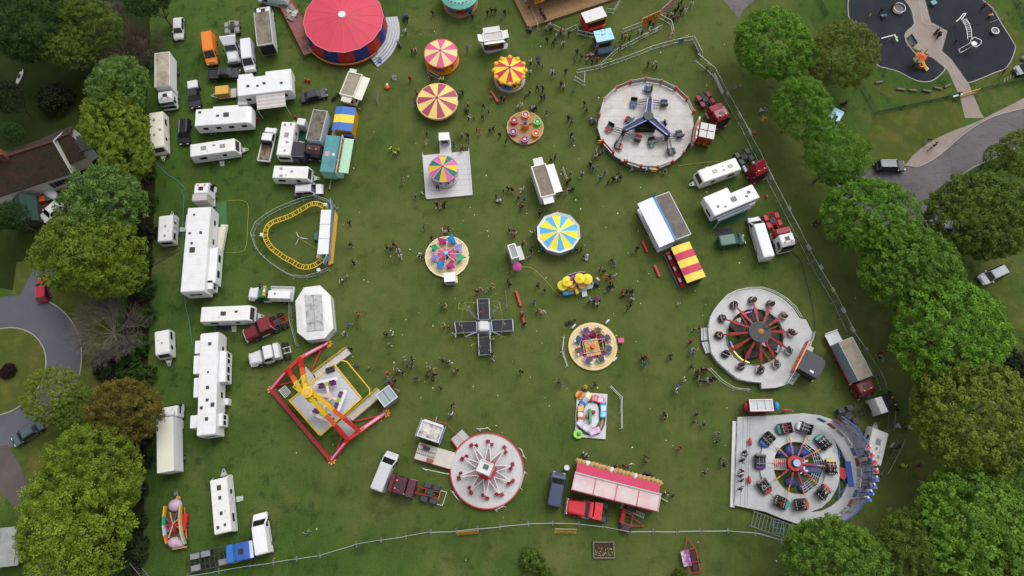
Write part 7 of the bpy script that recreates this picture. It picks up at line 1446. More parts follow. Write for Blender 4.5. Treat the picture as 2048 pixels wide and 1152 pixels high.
for x, y, a, c, c2 in ((275, 345, R(-125), '#4b74b0', '#8fa6c9'), (335, 265, R(-125), '#d9c66a', '#e2d9a0'), (445, 280, R(175), '#a92f50', '#c97a8f'), (555, 300, R(165), '#b93a5a', '#dcb3c2'), (655, 430, R(95), '#2f95c4', '#e0e4e8'), (660, 545, R(85), '#3aa0cc', '#8cc7dd'), (205, 545, R(-95), '#d98e45', '#e0ad6c'), (210, 640, R(-88), '#cf6a2c', '#e0cfc0'), (240, 810, R(-40), '#b5aec4', '#d5d3e0'), (345, 885, R(-35), '#bdb8cc', '#d9d6e2'), (490, 930, R(20), '#c49ac4', '#ddc4dd')): toybus(t, x, y, c, c2, a=a)
w = V(195, 205, .35); MB().cyl(w.x, w.y, .3, .55, .62, 18).build('corner_tub', mat('#d9982c', .5), t); MB().box(-.4, .4, -.18, .18, .56, .9).build('tub_seat', REDP, t, (w.x, w.y, 0), .9); w = V(160, 985, .35); MB().cyl(w.x, w.y, .3, .55, .65, 18).build('corner_tub', mat('#8bc653', .5), t); MB().ell((w.x+.1, w.y, .6), (.3, .3, .3), 10, 6).build('tub_seat', mat('#3f9b2c', .5), t)
w = V(395, 610, .4); MB().box(-.16, .16, -1.1, .9, .4, 1.3).build('island_panel', mat('#3f9b55', .5), t, (w.x, w.y, 0)); w = V(460, 550, .4); MB().ell((w.x, w.y, .8), (.35, .3, .4), 10, 6).build('island_ornament', mat('#a9404a', .5), t); w = V(340, 630, .4); MB().ell((w.x, w.y, .7), (.25, .35, .3), 10, 6).build('island_ornament', mat('#8c6a6a', .5), t)
w2 = P(1140+290/K, 770+70/K); t = thing('rocket_sign', 'small grey rocket-shaped post with yellow tip above the oval track ride', 'post', w2); MB().cyl(0, 0, 0, 1.5, .28, 12).build('body', mat('#9b9da6', .5), t); MB().cyl(0, 0, 1.5, 2.2, .28, 12, 0, .02).build('tip', YEL, t); MB().box(-.12, .12, -.3, -.26, .3, 1.1).build('door', DARK, t)
# --- trailer ride with yellow parasols
K = 16.456; Z = lambda l: zoomed(l, 1110, 530, K); p = P(1110+700/K, 530+700/K, .5); t = thing('parasol_wheel_ride', 'trailer ride with four yellow parasols around a purple centre and grey ramp', 'fairground ride', (p.x, p.y)); V = lambda x, y, z: (lambda w: Vector((w.x, w.y, z)))(P(1110+x/K, 530+y/K, z)-p)
MB().prism(px2(Z([(215, 815), (1200, 560), (1215, 770), (265, 1005)]), .5, p), .3, .6).build('deck', mat('#a5a6ab', .6, 0, .1), t); MB().prism(px2(Z([(870, 850), (1040, 830), (1065, 1020), (905, 1055)]), .3, p), .1, .35).build('ramp', mat('#c7c9c9', .6), t); w = [V(*a, .5) for a in ((255, 1000), (560, 965), (860, 880))]; MB().path(w, .12, .8).build('side_panel', mat('#3a7bb0', .5, 0, .3, 3), t)
for (x, y), z in (((255, 670), 1.9), ((415, 540), 2.6), ((812, 435), 3.0), ((1060, 455), 2.2)):
 E = V(x, y, z); o = MB().cone(.8, 0, .32, [0], 20).cyl(0, 0, -.03, 0, .8, 20).build('parasol', [mat('#dcc72f', .5, 0, .05)], t, E); MB().cyl(0, 0, .3, .42, .1, 8).build('parasol_tip', mat('#e3d24a', .4), o); MB().cyl(0, 0, -1.1, 0, .04, 6).build('parasol_pole', mat('#c78a86', .5), o); MB().cyl(0, 0, -1.5, -1.0, .5, 14, 0, .62).build('tub', mat('#cf9f3c', .5), o)
for x, y, z in ((500, 720, 1.2), (880, 650, 1.3), (560, 620, 2.0)): E = V(x, y, z); MB().cyl(E.x, E.y, z-.5, z, .5, 14, 0, .62).build('tub', mat('#d3a63f', .5), t);
q = MB(); C = V(650, 560, 1.8); q.bar(V(580, 380, 3.2), V(700, 740, .9), .75, .3).build('centre_board', mat('#8f4a96', .5, 0, .3, 3), t); q = MB()
for x, y, z in ((255, 670, .9), (415, 540, 1.6), (812, 435, 2.0), (1060, 455, 1.2), (500, 720, 1.0), (880, 650, 1.0)): q.bar(C, V(x, y, z), .08)
q.build('spoke', mat('#c9889c', .5), t); w = [V(*a, 1.6) for a in ((230, 520), (420, 370), (640, 290), (850, 250), (980, 270))]; MB().path(w, .08, .9).build('back_board', mat('#a9a1a6', .5, 0, .2), t); w = V(345, 915, .9); MB().box(-.4, .4, -.35, .35, .6, 1.1).build('blue_seat', mat('#2f96d0', .5), t, (w.x, w.y, 0), bevel=.08); w = V(690, 850, .8); MB().box(-.2, .2, -.6, .4, .6, 1.3).build('yellow_panel', YEL, t, (w.x, w.y, 0), .4)
w = [V(*a, 1.3) for a in ((1190, 490), (1250, 580), (1235, 740))]; q = MB().path(w, .07); [q.bar((v.x, v.y, .3), v, .06) for v in w]; q.build('end_rail', STEEL, t); wheels(t, (-1,), 1.2, .3, .2)
tg = thing('generator', 'black generator box at the end of the yellow parasol ride', 'generator', P(1110+1330/K, 530+620/K), R(-20)); MB().box(-.6, .6, -.4, .4, .1, .9).build('case', BLACK, tg, bevel=.05); MB().box(-.5, .5, -.3, .3, .9, .95).build('lid', DARK, tg)
# --- folded ride trailer in the lower left corner
K = 7.68; p = P(300+390/K, 960+660/K, .6); Z = lambda l: zoomed(l, 300, 960, K); t = thing('folded_ride_trailer', 'folded children ride on a trailer with rainbow arch boards and two lilac covers', 'trailer', (p.x, p.y)); V = lambda x, y, z: (lambda w: Vector((w.x, w.y, z)))(P(300+x/K, 960+y/K, z)-p)
MB().prism(px2(Z([(290, 330), (480, 300), (560, 1000), (350, 1060), (255, 960), (225, 700)]), .6, p), .5, .75).build('bed', mat('#5a4630', .7, 0, .3), t)
for pts, cs in (([(235, 400), (215, 560), (213, 700), (230, 850), (265, 975)], ('#c9a52c', '#3f9b6a', '#b5c4c9', '#d0744a')), ([(475, 395), (460, 560), (468, 700), (490, 850), (540, 985)], ('#c4a25a', '#c9a06a', '#bfae82', '#9fae8c'))):
 w = [V(*a, 1.6) for a in pts]
 for (a, b), c in zip(zip(w, w[1:]), cs): MB().bar(a, b, .2, .7).build('arch_board', mat(c, .5, 0, .25, 2.5), t)
for x, y, rx, ry in ((375, 390, .95, .85), (370, 960, .95, .75), (445, 975, .75, .55)): w = V(x, y, 1.3); MB().ell((w.x, w.y, 1.0), (rx, ry, .75), 14, 7, 0, 0).build('lilac_cover', mat('#b49aae', .6, 0, .08), t, smooth=True)
g = random.Random(12); C = V(345, 680, 1.5)
for k, c in enumerate(('#b9342c', '#d0952c', '#4a58a8', '#c7a03a', '#7a3d80', '#a92c3a', '#3a6ab0', '#c9b27a', '#8a2a34', '#c46a30')): a = k*.66; MB().bar(C+Vector((0, 0, g.uniform(-.3, .3))), C+Vector((1.2*math.cos(a), 1.7*math.sin(a), g.uniform(-.6, .4))), .12, .1).build('folded_arm', mat(c, .5), t)
MB().box(-.9, .9, -.5, .5, .75, 1.3).build('motor', mat('#8c1f2c', .5), t, V(370, 740, 0)*1, .1); w = V(545, 650, .6); MB().box(-.55, .3, -1.1, 1.1, .4, 1.0).build('side_box', mat('#b3251f', .5), t, (w.x, w.y, 0), bevel=.05); MB().bar(V(530, 420, .8), V(560, 900, .8), .12).build('side_rail', mat('#cf6f3c', .5), t); MB().prism(px2(Z([(385, 300), (410, 245), (455, 245), (470, 295)]), .7, p), .55, .75).build('drawbar_plate', mat('#b0873a', .6), t); MB().bar(V(430, 245, .5), V(412, 160, .5), .14).cyl(V(428, 215, 0).x, V(428, 215, 0).y, .4, .8, .22, 10).build('drawbar', RIM, t); w = V(460, 1045, .9); MB().bar(V(355, 1060, .8), V(565, 1025, .8), .2, .4).build('tail_board', mat('#c79a4e', .6), t)
for y in (610, 705): w = V(585, y, .35); put(wheel_mesh(.34, .22), 'wheel', t, (w.x-.1, w.y, .34), PI/2)

# --- red stall trailer with soft toys along its canopy
K = 6.064; Z = lambda l: zoomed(l, 1080, 880, K)
c, rz, L, W = fit(Z([(375, 603), (435, 395), (1488, 660), (1418, 870)])[:1] + Z([(1418, 870), (1488, 660), (430, 390)]), 3.2); t = thing('stall_trailer', 'long red stall trailer with faded pink panelled roof and soft toys along its canopy', 'fair stall', c, rz)
MB().box(-L/2, L/2, -W/2, W/2, .5, 3.1).build('wall', mat('#8d1f28', .5, 0, .12), t, bevel=.03); MB().box(-L/2+.12, L/2-.12, -W/2+.1, W/2-.12, 3.1, 3.14).build('roof', mat('#c9a9ab', .75, 0, .12, .6, '#d5cdcb', .42, .62, .35), t)
q = MB()
for k in range(1, 4): q.box(-L/2+L*k/4-.06, -L/2+L*k/4+.06, -W/2+.1, W/2-.12, 3.14, 3.24)
q.build('roof_rib', mat('#b06a70', .6), t); q = MB().box(-L/2, L/2, W/2-.14, W/2+.06, 3.1, 3.3).box(-L/2, -L/2+.1, -W/2, W/2-.14, 3.1, 3.26).box(L/2-.1, L/2, -W/2, W/2-.14, 3.1, 3.26); q.build('roof_edge', mat('#a9a19e', .5), t)
quad('canopy', [(-L/2+.1, W/2+.08, 3.1), (L/2-.3, W/2+.08, 3.1), (L/2-.3, W/2+1.3, 2.7), (-L/2+.1, W/2+1.3, 2.7)], mat('#b0244f', .6, 0, .05), t, .04); MB().box(-L/2+.3, L/2-.5, W/2+.05, W/2+.9, .6, 1.0).build('counter', mat('#a52a3a', .5), t)
for x in (-L/2+.15, -L/4, 0, L/4, L/2-.35): MB().cyl(x, W/2+1.25, 0, 2.7, .035, 6).build('canopy_pole', RIM, t)
MB().box(-L/2+.02, L/2-.4, -W/2-.04, -W/2-.005, 2.9, 3.3).build('rear_trim', mat('#9c3b45', .5), t)
MB().bar((L/2+.02, W/2-.2, .5), (L/2+1.6, W/2-.6, .5), .12).build('drawbar', RIM, t); wheels(t, (-.9, .2), W/2-.1, .42, .25)
tanb = mat('#b08d5c', .8, 0, .12, 4); whit = mat('#dcdad6', .7)
bears = [(475, 268, 0), (525, 282, 0), (573, 292, 1), (625, 305, 0), (680, 315, 0), (715, 335, 0), (762, 342, 0), (818, 355, 0), (860, 370, 1), (912, 385, 0), (968, 390, 0), (1008, 410, 0), (1052, 418, 0), (1105, 430, 0), (1148, 445, 1), (1205, 455, 0), (1255, 470, 0), (1305, 482, 0), (1365, 495, 0), (1415, 515, 0), (1448, 530, 0)]
for i, (x, y, wt) in enumerate(bears):
 w = P(1080+x/K, 880+y/K, 2.3); m_ = whit if wt else tanb; b = thing('soft_toy', ('large white soft toy' if wt else 'large tan teddy bear') + ' hanging from the canopy edge of the long red stall trailer', 'soft toy', (w.x, w.y, 1.4), rz, 'white soft toys on the red stall trailer' if wt else 'teddy bears on the red stall trailer')
 b.scale = (1.35, 1.35, 1.2); MB().ell((0, 0, .45), (.3, .28, .42), 10, 6).build('body', m_, b); MB().ell((0, .05, 1.0), (.3, .29, .27), 10, 6).build('head', m_, b)
 for s in (-1, 1): MB().ell((s*.2, .05, 1.25), (.09, .06, .09), 6, 4).build('ear', m_, b); MB().ell((s*.34, .1, .6), (.11, .12, .24), 7, 5).build('arm', m_, b); MB().ell((s*.2, .25, .08), (.13, .22, .13), 7, 5).build('leg', m_, b)
w = P(1080+1302/K, 880+420/K); b = thing('display_board', 'black square board standing in front of the red stall trailer', 'board', w, rz); MB().box(-.6, .6, -.05, .05, .1, 1.2).build('board', BLACK, b); MB().box(-.5, .5, -.35, .35, 0, .1).build('base', DARK, b)
# small red two-wheel dolly, small red trailer with banner
t = thing('dolly_trailer', 'small red open two-wheel trailer beside the red bonneted tractor', 'trailer', *spot((1252, 1052), (1260, 1020), .7)[:2]); q = MB()
for s in (-1, 1): q.box(-1.9, 1.9, s*.55-.07, s*.55+.07, .6, .78)
for x in (-1.85, -.8, .6, 1.85): q.box(x-.06, x+.06, -.48, .48, .62, .76)
q.build('frame', mat('#9a1d26', .5), t); MB().bar((.2, -.6, .6), (-.3, -2.4, .5), .1).bar((-.9, -.6, .6), (-.3, -2.4, .5), .1).build('drawbar', mat('#9a1d26', .5), t)
for x in (-1.4, 1.4): MB().box(x-.5, x+.5, -.5, .5, .8, 1.0).build('mudguard', DARK, t, bevel=.08)
MB().cyl(0, 0, 0, 1.9, .22, 10).build('tank', REDP, t).rotation_euler = (0, PI/2, 0); t.children[-1].location = (-.9, .85, .8); wheels(t, (-1.4, 1.4), .8, .42, .3)
c, rz, L = spot((1390, 1146), (1376, 1082), .6); t = thing('plant_trailer', 'small red open trailer with a striped purple banner board at the bottom edge', 'trailer', c, rz); q = MB()
for s in (-1, 1): q.box(-L/2, L/2-1, s*.75-.06, s*.75+.06, .5, .7)
for x in (-L/2+.05, -L/6, L/2-1.05): q.box(x-.05, x+.05, -.69, .69, .52, .68)
q.bar((L/2-1, .7, .6), (L/2+.5, 0, .55), .09).bar((L/2-1, -.7, .6), (L/2+.5, 0, .55), .09).build('frame', mat('#8f1f22', .5), t); MB().box(-L/2+.1, L/2-1.1, -.65, .1, .45, .52).build('floor', mat('#3a2620', .8), t)
quad('banner_board', [(-L/2+1.0, .25, .9), (L/2-1.05, .25, .9), (L/2-1.05, 1.35, .8), (-L/2+1.0, 1.35, .8)], mat('#8f4a90', .5, 0, .3, 2, '#c7c3c4', .5, .6, 1.2), t, .03); wheels(t, (-.6,), .98, .35, .22)
# kiosk by the undulating ride
t, L, W = kiosk('red and white kiosk with pale roof and blue end canopy above the undulating ride', [(1501, 822), (1498, 800), (1544, 798), (1547, 822)][::-1], 2.7, '#7c2430', '#b2babb', None, [], rim='#dcc3cb'); q = MB()
for s in (-.17, .17): q.box(-L/2+.1, L/2-.1, s*W-.02, s*W+.02, 2.66, 2.69)
q.build('roof_seam', DARK, t)
for px_, col, nm_ in ((1493, '#8d1c22', 'end_flap'), (1554, '#2f86c4', 'end_canopy')): w = P(px_, 812, 2.0) - Vector(t.location); w.rotate(Matrix.Rotation(-t.rotation_euler.z, 3, 'Z')); MB().ell((0, 0, 0), (L*.42, .4, .5), 12, 6).build(nm_, mat(col, .5), t, (w.x, w.y, 1.8))
b = thing('ride_figure', 'pink and white fan-shaped sign on the deck edge beside the red and white kiosk', 'sign', P(1566, 823)); MB().cyl(0, 0, 0, .9, .08, 8).build('post', RIM, b); MB().ell((0, 0, 1.2), (.85, .2, .45), 12, 6).build('panel', mat('#b93a5a', .5, 0, .3, 4), b)

# --- children's roller coaster
K = 6.064; V0 = P(600, 470); Z = lambda l: zoomed(l, 480, 380, K); t = thing('roller_coaster', 'small yellow roller coaster loop with a white station roof', 'fairground ride', V0)
ctl = [((1030, 225), 1.3), ((965, 172), 1.7), ((900, 165), 1.9), ((840, 182), 1.7), ((770, 222), 1.4), ((680, 275), 1.1), ((610, 312), 1.0), ((520, 347), 1.0), ((430, 377), 1.2), ((370, 408), 1.3), ((328, 455), 1.4), ((308, 520), 1.5), ((312, 580), 1.5), ((338, 640), 1.4), ((382, 700), 1.2), ((440, 748), 1.1), ((530, 815), 1.0), ((620, 862), 1.0), ((720, 920), 1.2), ((800, 936), 1.4), ((880, 922), 1.5), ((950, 882), 1.3), ((1015, 815), 1.1), ((1020, 700), 1.0), ((1040, 500), .9), ((1050, 330), 1.0)]
cp = []
for (x, y), z in ctl: w = P(480+x/K, 380+y/K, z)-V0; cp.append((w.x, w.y, z))
tr = smoothpoly(cp, 3); n = len(tr); q = MB(); q2 = MB(); q3 = MB(); M_ = [(tr[(i+1) % n]-tr[i-1]).normalized() for i in range(n)]
for i in range(n):
 a, b = tr[i], tr[(i+1) % n]; na = Vector((-M_[i].y, M_[i].x, 0)).normalized()*.34; nb = Vector((-M_[(i+1) % n].y, M_[(i+1) % n].x, 0)).normalized()*.34
 q.bar(a+na, b+nb, .1).bar(a-na, b-nb, .1); (q2.bar(a+na, a-na, .1, .08) if i % 3 else 0)
 if i % 3 == 0: MB().bar(a+na, (a.x+na.x*1.2, a.y+na.y*1.2, 0), .07).bar(a-na, (a.x-na.x*1.2, a.y-na.y*1.2, 0), .07).bar(a+na*.9-Vector((0, 0, .1)), a-na*.9-Vector((0, 0, .1)), .06).build('support', mat('#8f7a2a', .5), t)
YB = mat('#c9a81d', .45, 0, .08); q.build('track', YB, t); q2.build('cross_tie', YB, t); zz = lambda l, z: px2(Z(l), z, V0)
MB().prism(zz([(985, 240), (1105, 240), (1072, 775), (937, 780)], 2.6), 2.5, 2.62).build('station_roof', WHITE, t); q = MB()
for y in (415, 590): a, b = zz([(968-(y-415)*.1, y), (1095-(y-415)*.06, y)], 2.62); q.bar((*a, 2.63), (*b, 2.63), .06, .02)
q.build('roof_seam', mat('#8b8d92', .6), t)
for x, y in ((1000, 260), (1095, 260), (950, 765), (1065, 760)): w = zz([(x, y)], 2.4)[0]; MB().bar((*w, 0), (*w, 2.5), .08).build('station_post', STEEL, t)
MB().prism(zz([(1150, 240), (1188, 310), (1130, 890), (1068, 915), (1075, 830)], .4), .15, .45).build('platform', mat('#a8843c', .7, 0, .15, 1.5), t); q = MB()
for k in range(4): a, b = zz([(1150+k*9, 270+k*10), (1085+k*12, 830+k*8)], .5); q.bar((*a, .47), (*b, .47), .05, .03)
q.build('platform_slat', mat('#d0a52c', .6), t); w = zz([(1102, 110), (1115, 240), (1085, 600), (1070, 770), (1015, 895)], 2.2); MB().path([(*a, 2.0) for a in w], .14, 1.2).build('facade', mat('#6d93b5', .5, 0, .3, 2, '#8a6f9a', .5, .6, 1.4), t)
MB().prism(zz([(930, 780), (995, 782), (993, 830), (928, 822)], 1.2), .2, 1.2).build('control_box', mat('#c9bc98', .6), t); MB().prism(zz([(905, 515), (945, 517), (942, 602), (897, 600)], .8), .1, .8).build('motor_box', mat('#2f6f68', .6), t)
for x, y in ((1040, 188), (958, 975), (272, 550)): w = P(480+x/K, 380+y/K, .5)-V0; MB().box(-.25, .25, -.25, .25, 0, .9).build('light_box', WHITE, t, (w.x, w.y, 0))
a = Vector((*zz([(720, 580)], .6)[0], .6)); tp = thing('tripod', 'grey tripod stand in the middle of the small roller coaster', 'tripod', V0+Vector((a.x, a.y, 0))); MB().cyl(0, 0, .5, 1.1, .12, 8).build('head', STEEL, tp)
for x, y in ((682, 512), (818, 590), (672, 665)): w = Vector((*zz([(x, y)], .1)[0], .05)); MB().bar((0, 0, .6), (w.x-a.x, w.y-a.y, .05), .09).build('leg', OFFW, tp)
def cable(label, pts, col='#3f6f66', w=.045, z=.05):
 q_ = smoothpoly([(*P(x, y).to_tuple()[:2], z) for x, y in pts], 4, False); c_ = q_[0].copy(); o = MB().path([tuple(v-c_+Vector((0, 0, z))) for v in q_], w, w); return tag(o.build('cable', mat(col, .6), None, (c_.x, c_.y, 0)), label, 'cable')
cable('green cable winding from the caravans down to the boundary', [(302, 315), (330, 345), (352, 360), (370, 378), (364, 384), (368, 396), (366, 440), (367, 500), (370, 600), (378, 640), (385, 690)], '#3d6a70', .09)
cable('dark cable running from the boundary hedge to the long trailer', [(270, 560), (310, 530), (360, 500)], '#2c3a33', .08); cable('yellow rope around an empty plot beside the living trailer', [(455, 402), (494, 405), (495, 450), (489, 500), (448, 505)], '#8d8f3a', .06)
cable('yellow cable from the tripod to the coaster station', [(600, 478), (620, 490), (634, 498)], '#a39a2c', .05); cable('yellow-green cable from the pink parasol to the parasol ride', [(1042, 534), (1063, 536), (1085, 555), (1103, 575), (1112, 585), (1124, 592)], '#95a03a', .06)
cable('black cable curving behind the tractor units on the mesh fence side', [(1576, 500), (1600, 520), (1612, 560), (1626, 620), (1632, 680)], '#23261f', .08); cable('thin yellow cable beside the three-armed ride', [(1355, 332), (1400, 326), (1450, 322)], '#8f8a30', .05); cable('dark cable arc by the pay booth of the three-armed ride', [(1430, 262), (1452, 285), (1446, 300)], '#20231d', .06)

# --- fences
def panelkit(name, h, L, mesh_m, m, feet=.35, bars=10, rail=.05):
 q = MB().bar((0, 0, h-.03), (L, 0, h-.03), rail).bar((0, 0, .12), (L, 0, .12), rail).bar((0, 0, .05), (0, 0, h), rail).bar((L, 0, .05), (L, 0, h), rail)
 b = MB()
 for k in range(1, bars): b.bar((L*k/bars, 0, .12), (L*k/bars, 0, h-.03), rail*.36)
 return q.mesh('frame', m), b.mesh('bars', m), MB().box(-.07, .07, -feet, feet, 0, .09).mesh('foot', mat('#77797a', .7, 0, .2))
KITS = {}
def fence(label, group, pts, kind='barrier', skip=(), z=0.0, tilt=.02):
 h, L0, m, ft, br, rl = dict(barrier=(1.1, 2.3, GALV, .32, 14, .045), tall=(2.0, 3.5, STEEL, .35, 12, .05), green=(1.2, 2.75, mat('#1d3a2b', .6), .04, 24, .045), white=(1.1, 2.0, OFFW, .3, 5, .06), orange=(1.0, 2.0, mat('#b9402a', .5), .3, 6, .06), low=(.9, 2.4, mat('#6f716c', .6), .1, 3, .06))[kind]
 for i, (a, b) in enumerate(zip(pts, pts[1:])):
  if i in skip: continue
  A, B = P(*a), P(*b); n_ = max(1, round((B-A).length/L0)); l = (B-A).length/n_; rz = math.atan2(B.y-A.y, B.x-A.x); key = (kind, round(l, 1))
  if key not in KITS: KITS[key] = panelkit(kind, h, round(l, 1), None, m, ft, br, rl)
  fr, ba, fo = KITS[key]
  for k in range(n_):
   c_ = A.lerp(B, k/n_); t = thing('fence_panel' if kind in ('tall', 'green') else 'barrier', label, 'fence' if kind in ('tall', 'green') else 'barrier', (c_.x, c_.y, z), rz + rnd.uniform(-tilt, tilt), group)
   put(fr, 'frame', t); put(ba, 'bars', t); put(fo, 'foot', t); put(fo, 'foot', t, (round(l, 1), 0, 0))
fence('tall mesh fence panel in the long run across the bottom of the field', 'mesh fence along the bottom', [(376, 1152), (500, 1131), (640, 1111), (712, 1088), (862, 1064), (912, 1062), (1000, 1053), (1056, 1047), (1105, 1046), (1158, 1048), (1205, 1053), (1255, 1063), (1306, 1063), (1400, 1062), (1456, 1062), (1510, 1066), (1562, 1082)], 'tall')
fence('tall mesh fence panel in the long run beside the tractor units', 'mesh fence beside the tractor units', [(1390, 122), (1423, 149), (1452, 203), (1479, 251), (1506, 303), (1538, 369), (1573, 436), (1620, 527), (1639, 560), (1666, 606), (1697, 671), (1750, 751), (1761, 781)], 'tall')
fence('tall mesh fence panel behind the undulating ride and off-white caravan', 'mesh fence behind the undulating ride', [(1777, 824), (1774, 862)], 'tall'); fence('tall mesh fence panel behind the undulating ride and off-white caravan', 'mesh fence behind the undulating ride', [(1796, 882), (1762, 950)], 'tall'); fence('tall mesh fence panel at the bottom corner by the boundary hedge', 'fence panels in the bottom corner', [(275, 1124), (305, 1160)], 'tall')
fence('metal crowd barrier in the double row leading in from the entrance', 'barriers of the entrance lanes', [(1385, 80), (1345, 88), (1303, 100), (1250, 121), (1200, 137), (1154, 147)], 'barrier'); fence('metal crowd barrier in the double row leading in from the entrance', 'barriers of the entrance lanes', [(1322, 58), (1280, 80), (1238, 102), (1219, 117), (1200, 135)], 'barrier'); fence('metal crowd barrier in the double row leading in from the entrance', 'barriers of the entrance lanes', [(1168, 172), (1149, 160)], 'barrier'); fence('metal crowd barrier in the double row leading in from the entrance', 'barriers of the entrance lanes', [(1168, 172), (1169, 150)], 'barrier'); fence('metal crowd barrier beside the corner banner of the entrance', 'barriers at the entrance corner', [(1385, 80), (1402, 114)], 'barrier')
fence('white barrier at the crowd gate near the entrance', 'white gate barriers', [(1318, 37), (1341, 49)], 'white'); fence('white barrier at the crowd gate near the entrance', 'white gate barriers', [(1341, 49), (1345, 68)], 'white'); fence('orange barrier closing the lane below the crowd gate', 'orange lane barrier', [(1343, 68), (1337, 84)], 'orange')
fence('thin metal barrier beside the yellow banners', 'barriers by the yellow banners', [(1245, 66), (1282, 52)], 'barrier'); fence('metal barrier at the deck corner beside the red burger van', 'barriers by the red burger van', [(1212, 25), (1226, 27), (1240, 5)], 'barrier'); fence('white barrier between burger van and ice cream kiosk', 'barriers between the food vans', [(1154, 68), (1188, 76)], 'white'); fence('metal barrier between the deck queue and the burger van', 'barriers at the deck queue', [(1106, 57), (1130, 68), (1156, 56)], 'barrier')
fence('metal barrier on the grass beside the queue for the dodgem deck', 'barriers beside the dodgem queue', [(1062, 22), (1076, 60)], 'barrier')
fence('crowd barrier in the ring around the small roller coaster', 'barriers around the roller coaster', [tuple(x) for x in zoomed([(1180, 230), (1062, 140), (918, 100), (770, 130), (625, 182), (480, 243), (345, 318), (220, 412), (158, 555), (205, 705), (285, 812), (395, 908), (518, 990), (655, 1058), (808, 1070), (960, 1028), (1085, 965)], 480, 380, 6.064)], 'barrier')
fence('white queue barrier curving below the red-armed ride', 'barriers below the red-armed ride', [(1418, 739), (1440, 762), (1466, 778), (1496, 781)], 'barrier'); fence('white folding barrier beside the carriage ride', 'barriers beside the carriage ride', [(1127, 675), (1124, 704), (1134, 733)], 'white'); fence('white folding barrier beside the oval track ride', 'barriers beside the oval track ride', [(1220, 774), (1242, 796), (1242, 857)], 'white')
fence('low metal barrier in front of the white stall with brown roof', 'barrier by the brown roofed stall', [(1125, 340), (1134, 363)], 'barrier'); fence('dark barrier on grass near the cream food stall', 'barrier by the cream food stall', [(755, 208), (759, 186)], 'low'); fence('pair of rails left of the white octagonal stall', 'rails by the octagonal stall', [(583, 590), (582, 640), (596, 692)], 'barrier'); fence('barrier by the orange floored roundabout', 'barrier by the orange floored roundabout', [(855, 147), (878, 160)], 'barrier')
fence('green mesh fence panel around the playground', 'green playground fence', [(1632, -4), (1652, 34)], 'green'); fence('green mesh fence panel around the playground', 'green playground fence', [(1718, 172), (1750, 229), (1830, 212), (1918, 193)], 'green'); fence('green mesh fence panel around the playground', 'green playground fence', [(1958, 182), (2048, 163), (2100, 152)], 'green'); fence('green mesh fence panel around the playground', 'green playground fence', [(2022, -10), (2056, 60)], 'green')
# banners and boards on the fences
def board(label, a, b, col, h=.8, z0=.6, name='banner', text=None, tc='#2b2118', lean=0, cat='banner', h2=None):
 A, B = P(*a, z0), P(*b, z0); A.z = B.z = 0; rz = math.atan2(B.y-A.y, B.x-A.x); L = (B-A).length; t = thing(name, label, cat, (A+B)/2, rz)
 o = MB().add([(-L/2, 0, z0+h), (L/2, 0, z0+h), (L/2, -lean, z0), (-L/2, -lean, z0), (-L/2, .03, z0+h), (L/2, .03, z0+h), (L/2, .03-lean, z0), (-L/2, .03-lean, z0)], [(0, 3, 2, 1), (4, 5, 6, 7), (0, 1, 5, 4), (3, 7, 6, 2), (0, 4, 7, 3), (1, 2, 6, 5)]).build('sheet', mat(col, .55, 0, .1, 2, h2, .5, .58, 1.2) if h2 else mat(col, .55, 0, .08), t)
 if text:
  q = letters(-L*.44, L*.44, 0, h*.36, 0, text); th = math.atan2(lean, h); q.xf(Matrix.Translation((0, -lean*.45-.02, z0+h*.52)) @ Matrix.Rotation(-th, 4, 'X')); q.build('lettering', mat(tc, .5), t)
  q = letters(-L*.4, L*.4, 0, h*.16, 0, text+50); q.xf(Matrix.Translation((0, -lean*.8-.02, z0+h*.18)) @ Matrix.Rotation(-th, 4, 'X')); q.build('small_lettering', mat(tc, .5), t)
 MB().bar((-L/2, .02, z0+h), (L/2, .02, z0+h), .04).build('top_rope', GALV, t); return t
board('yellow banner with dark lettering on the bottom fence above the planting bed', (1109, 1057), (1152, 1058), '#d9ae48', 1.2, .05, text=21, tc='#7d5f24', lean=.6); board('orange yellow banner lying along the bottom fence below the swing ride', (914, 1064), (957, 1060), '#c9922c', 1.1, .1, text=23, tc='#a8741c', lean=.42)
board('yellow and orange banner beside the entrance crowd, pointing towards the gate', (1282, 50), (1318, 33), '#d0981f', 1.6, .2, text=25, tc='#7a3f10', lean=.3, h2='#c9601f'); board('long red and grey lettered banner at the crowd gate', (1320, 30), (1349, 4), '#a9a39c', 1.5, .3, text=27, tc='#a8323a', lean=.3)
board('red and white lettered banner at the outer corner of the entrance', (1387, 82), (1401, 110), '#b3242c', 1.0, .5, text=29, tc='#e0d5d5', lean=-.35); board('blue banner on the entrance lane barrier', (1356, 84), (1366, 81), '#3a63a8', .9, .2, lean=.2); board('small yellow notice on the entrance lane barrier beside the blue banner', (1368, 78), (1376, 75), '#b0b04a', .7, .4, lean=.2, cat='notice', name='notice_board')
board('white notice on the upper entrance lane barrier', (1308, 64), (1314, 60), '#c9ccd0', .8, .3, cat='notice', name='notice_board', lean=.2); board('yellow notice on the upper entrance lane barrier', (1289, 75), (1296, 71), '#a8ab52', .8, .3, cat='notice', name='notice_board', lean=.2)
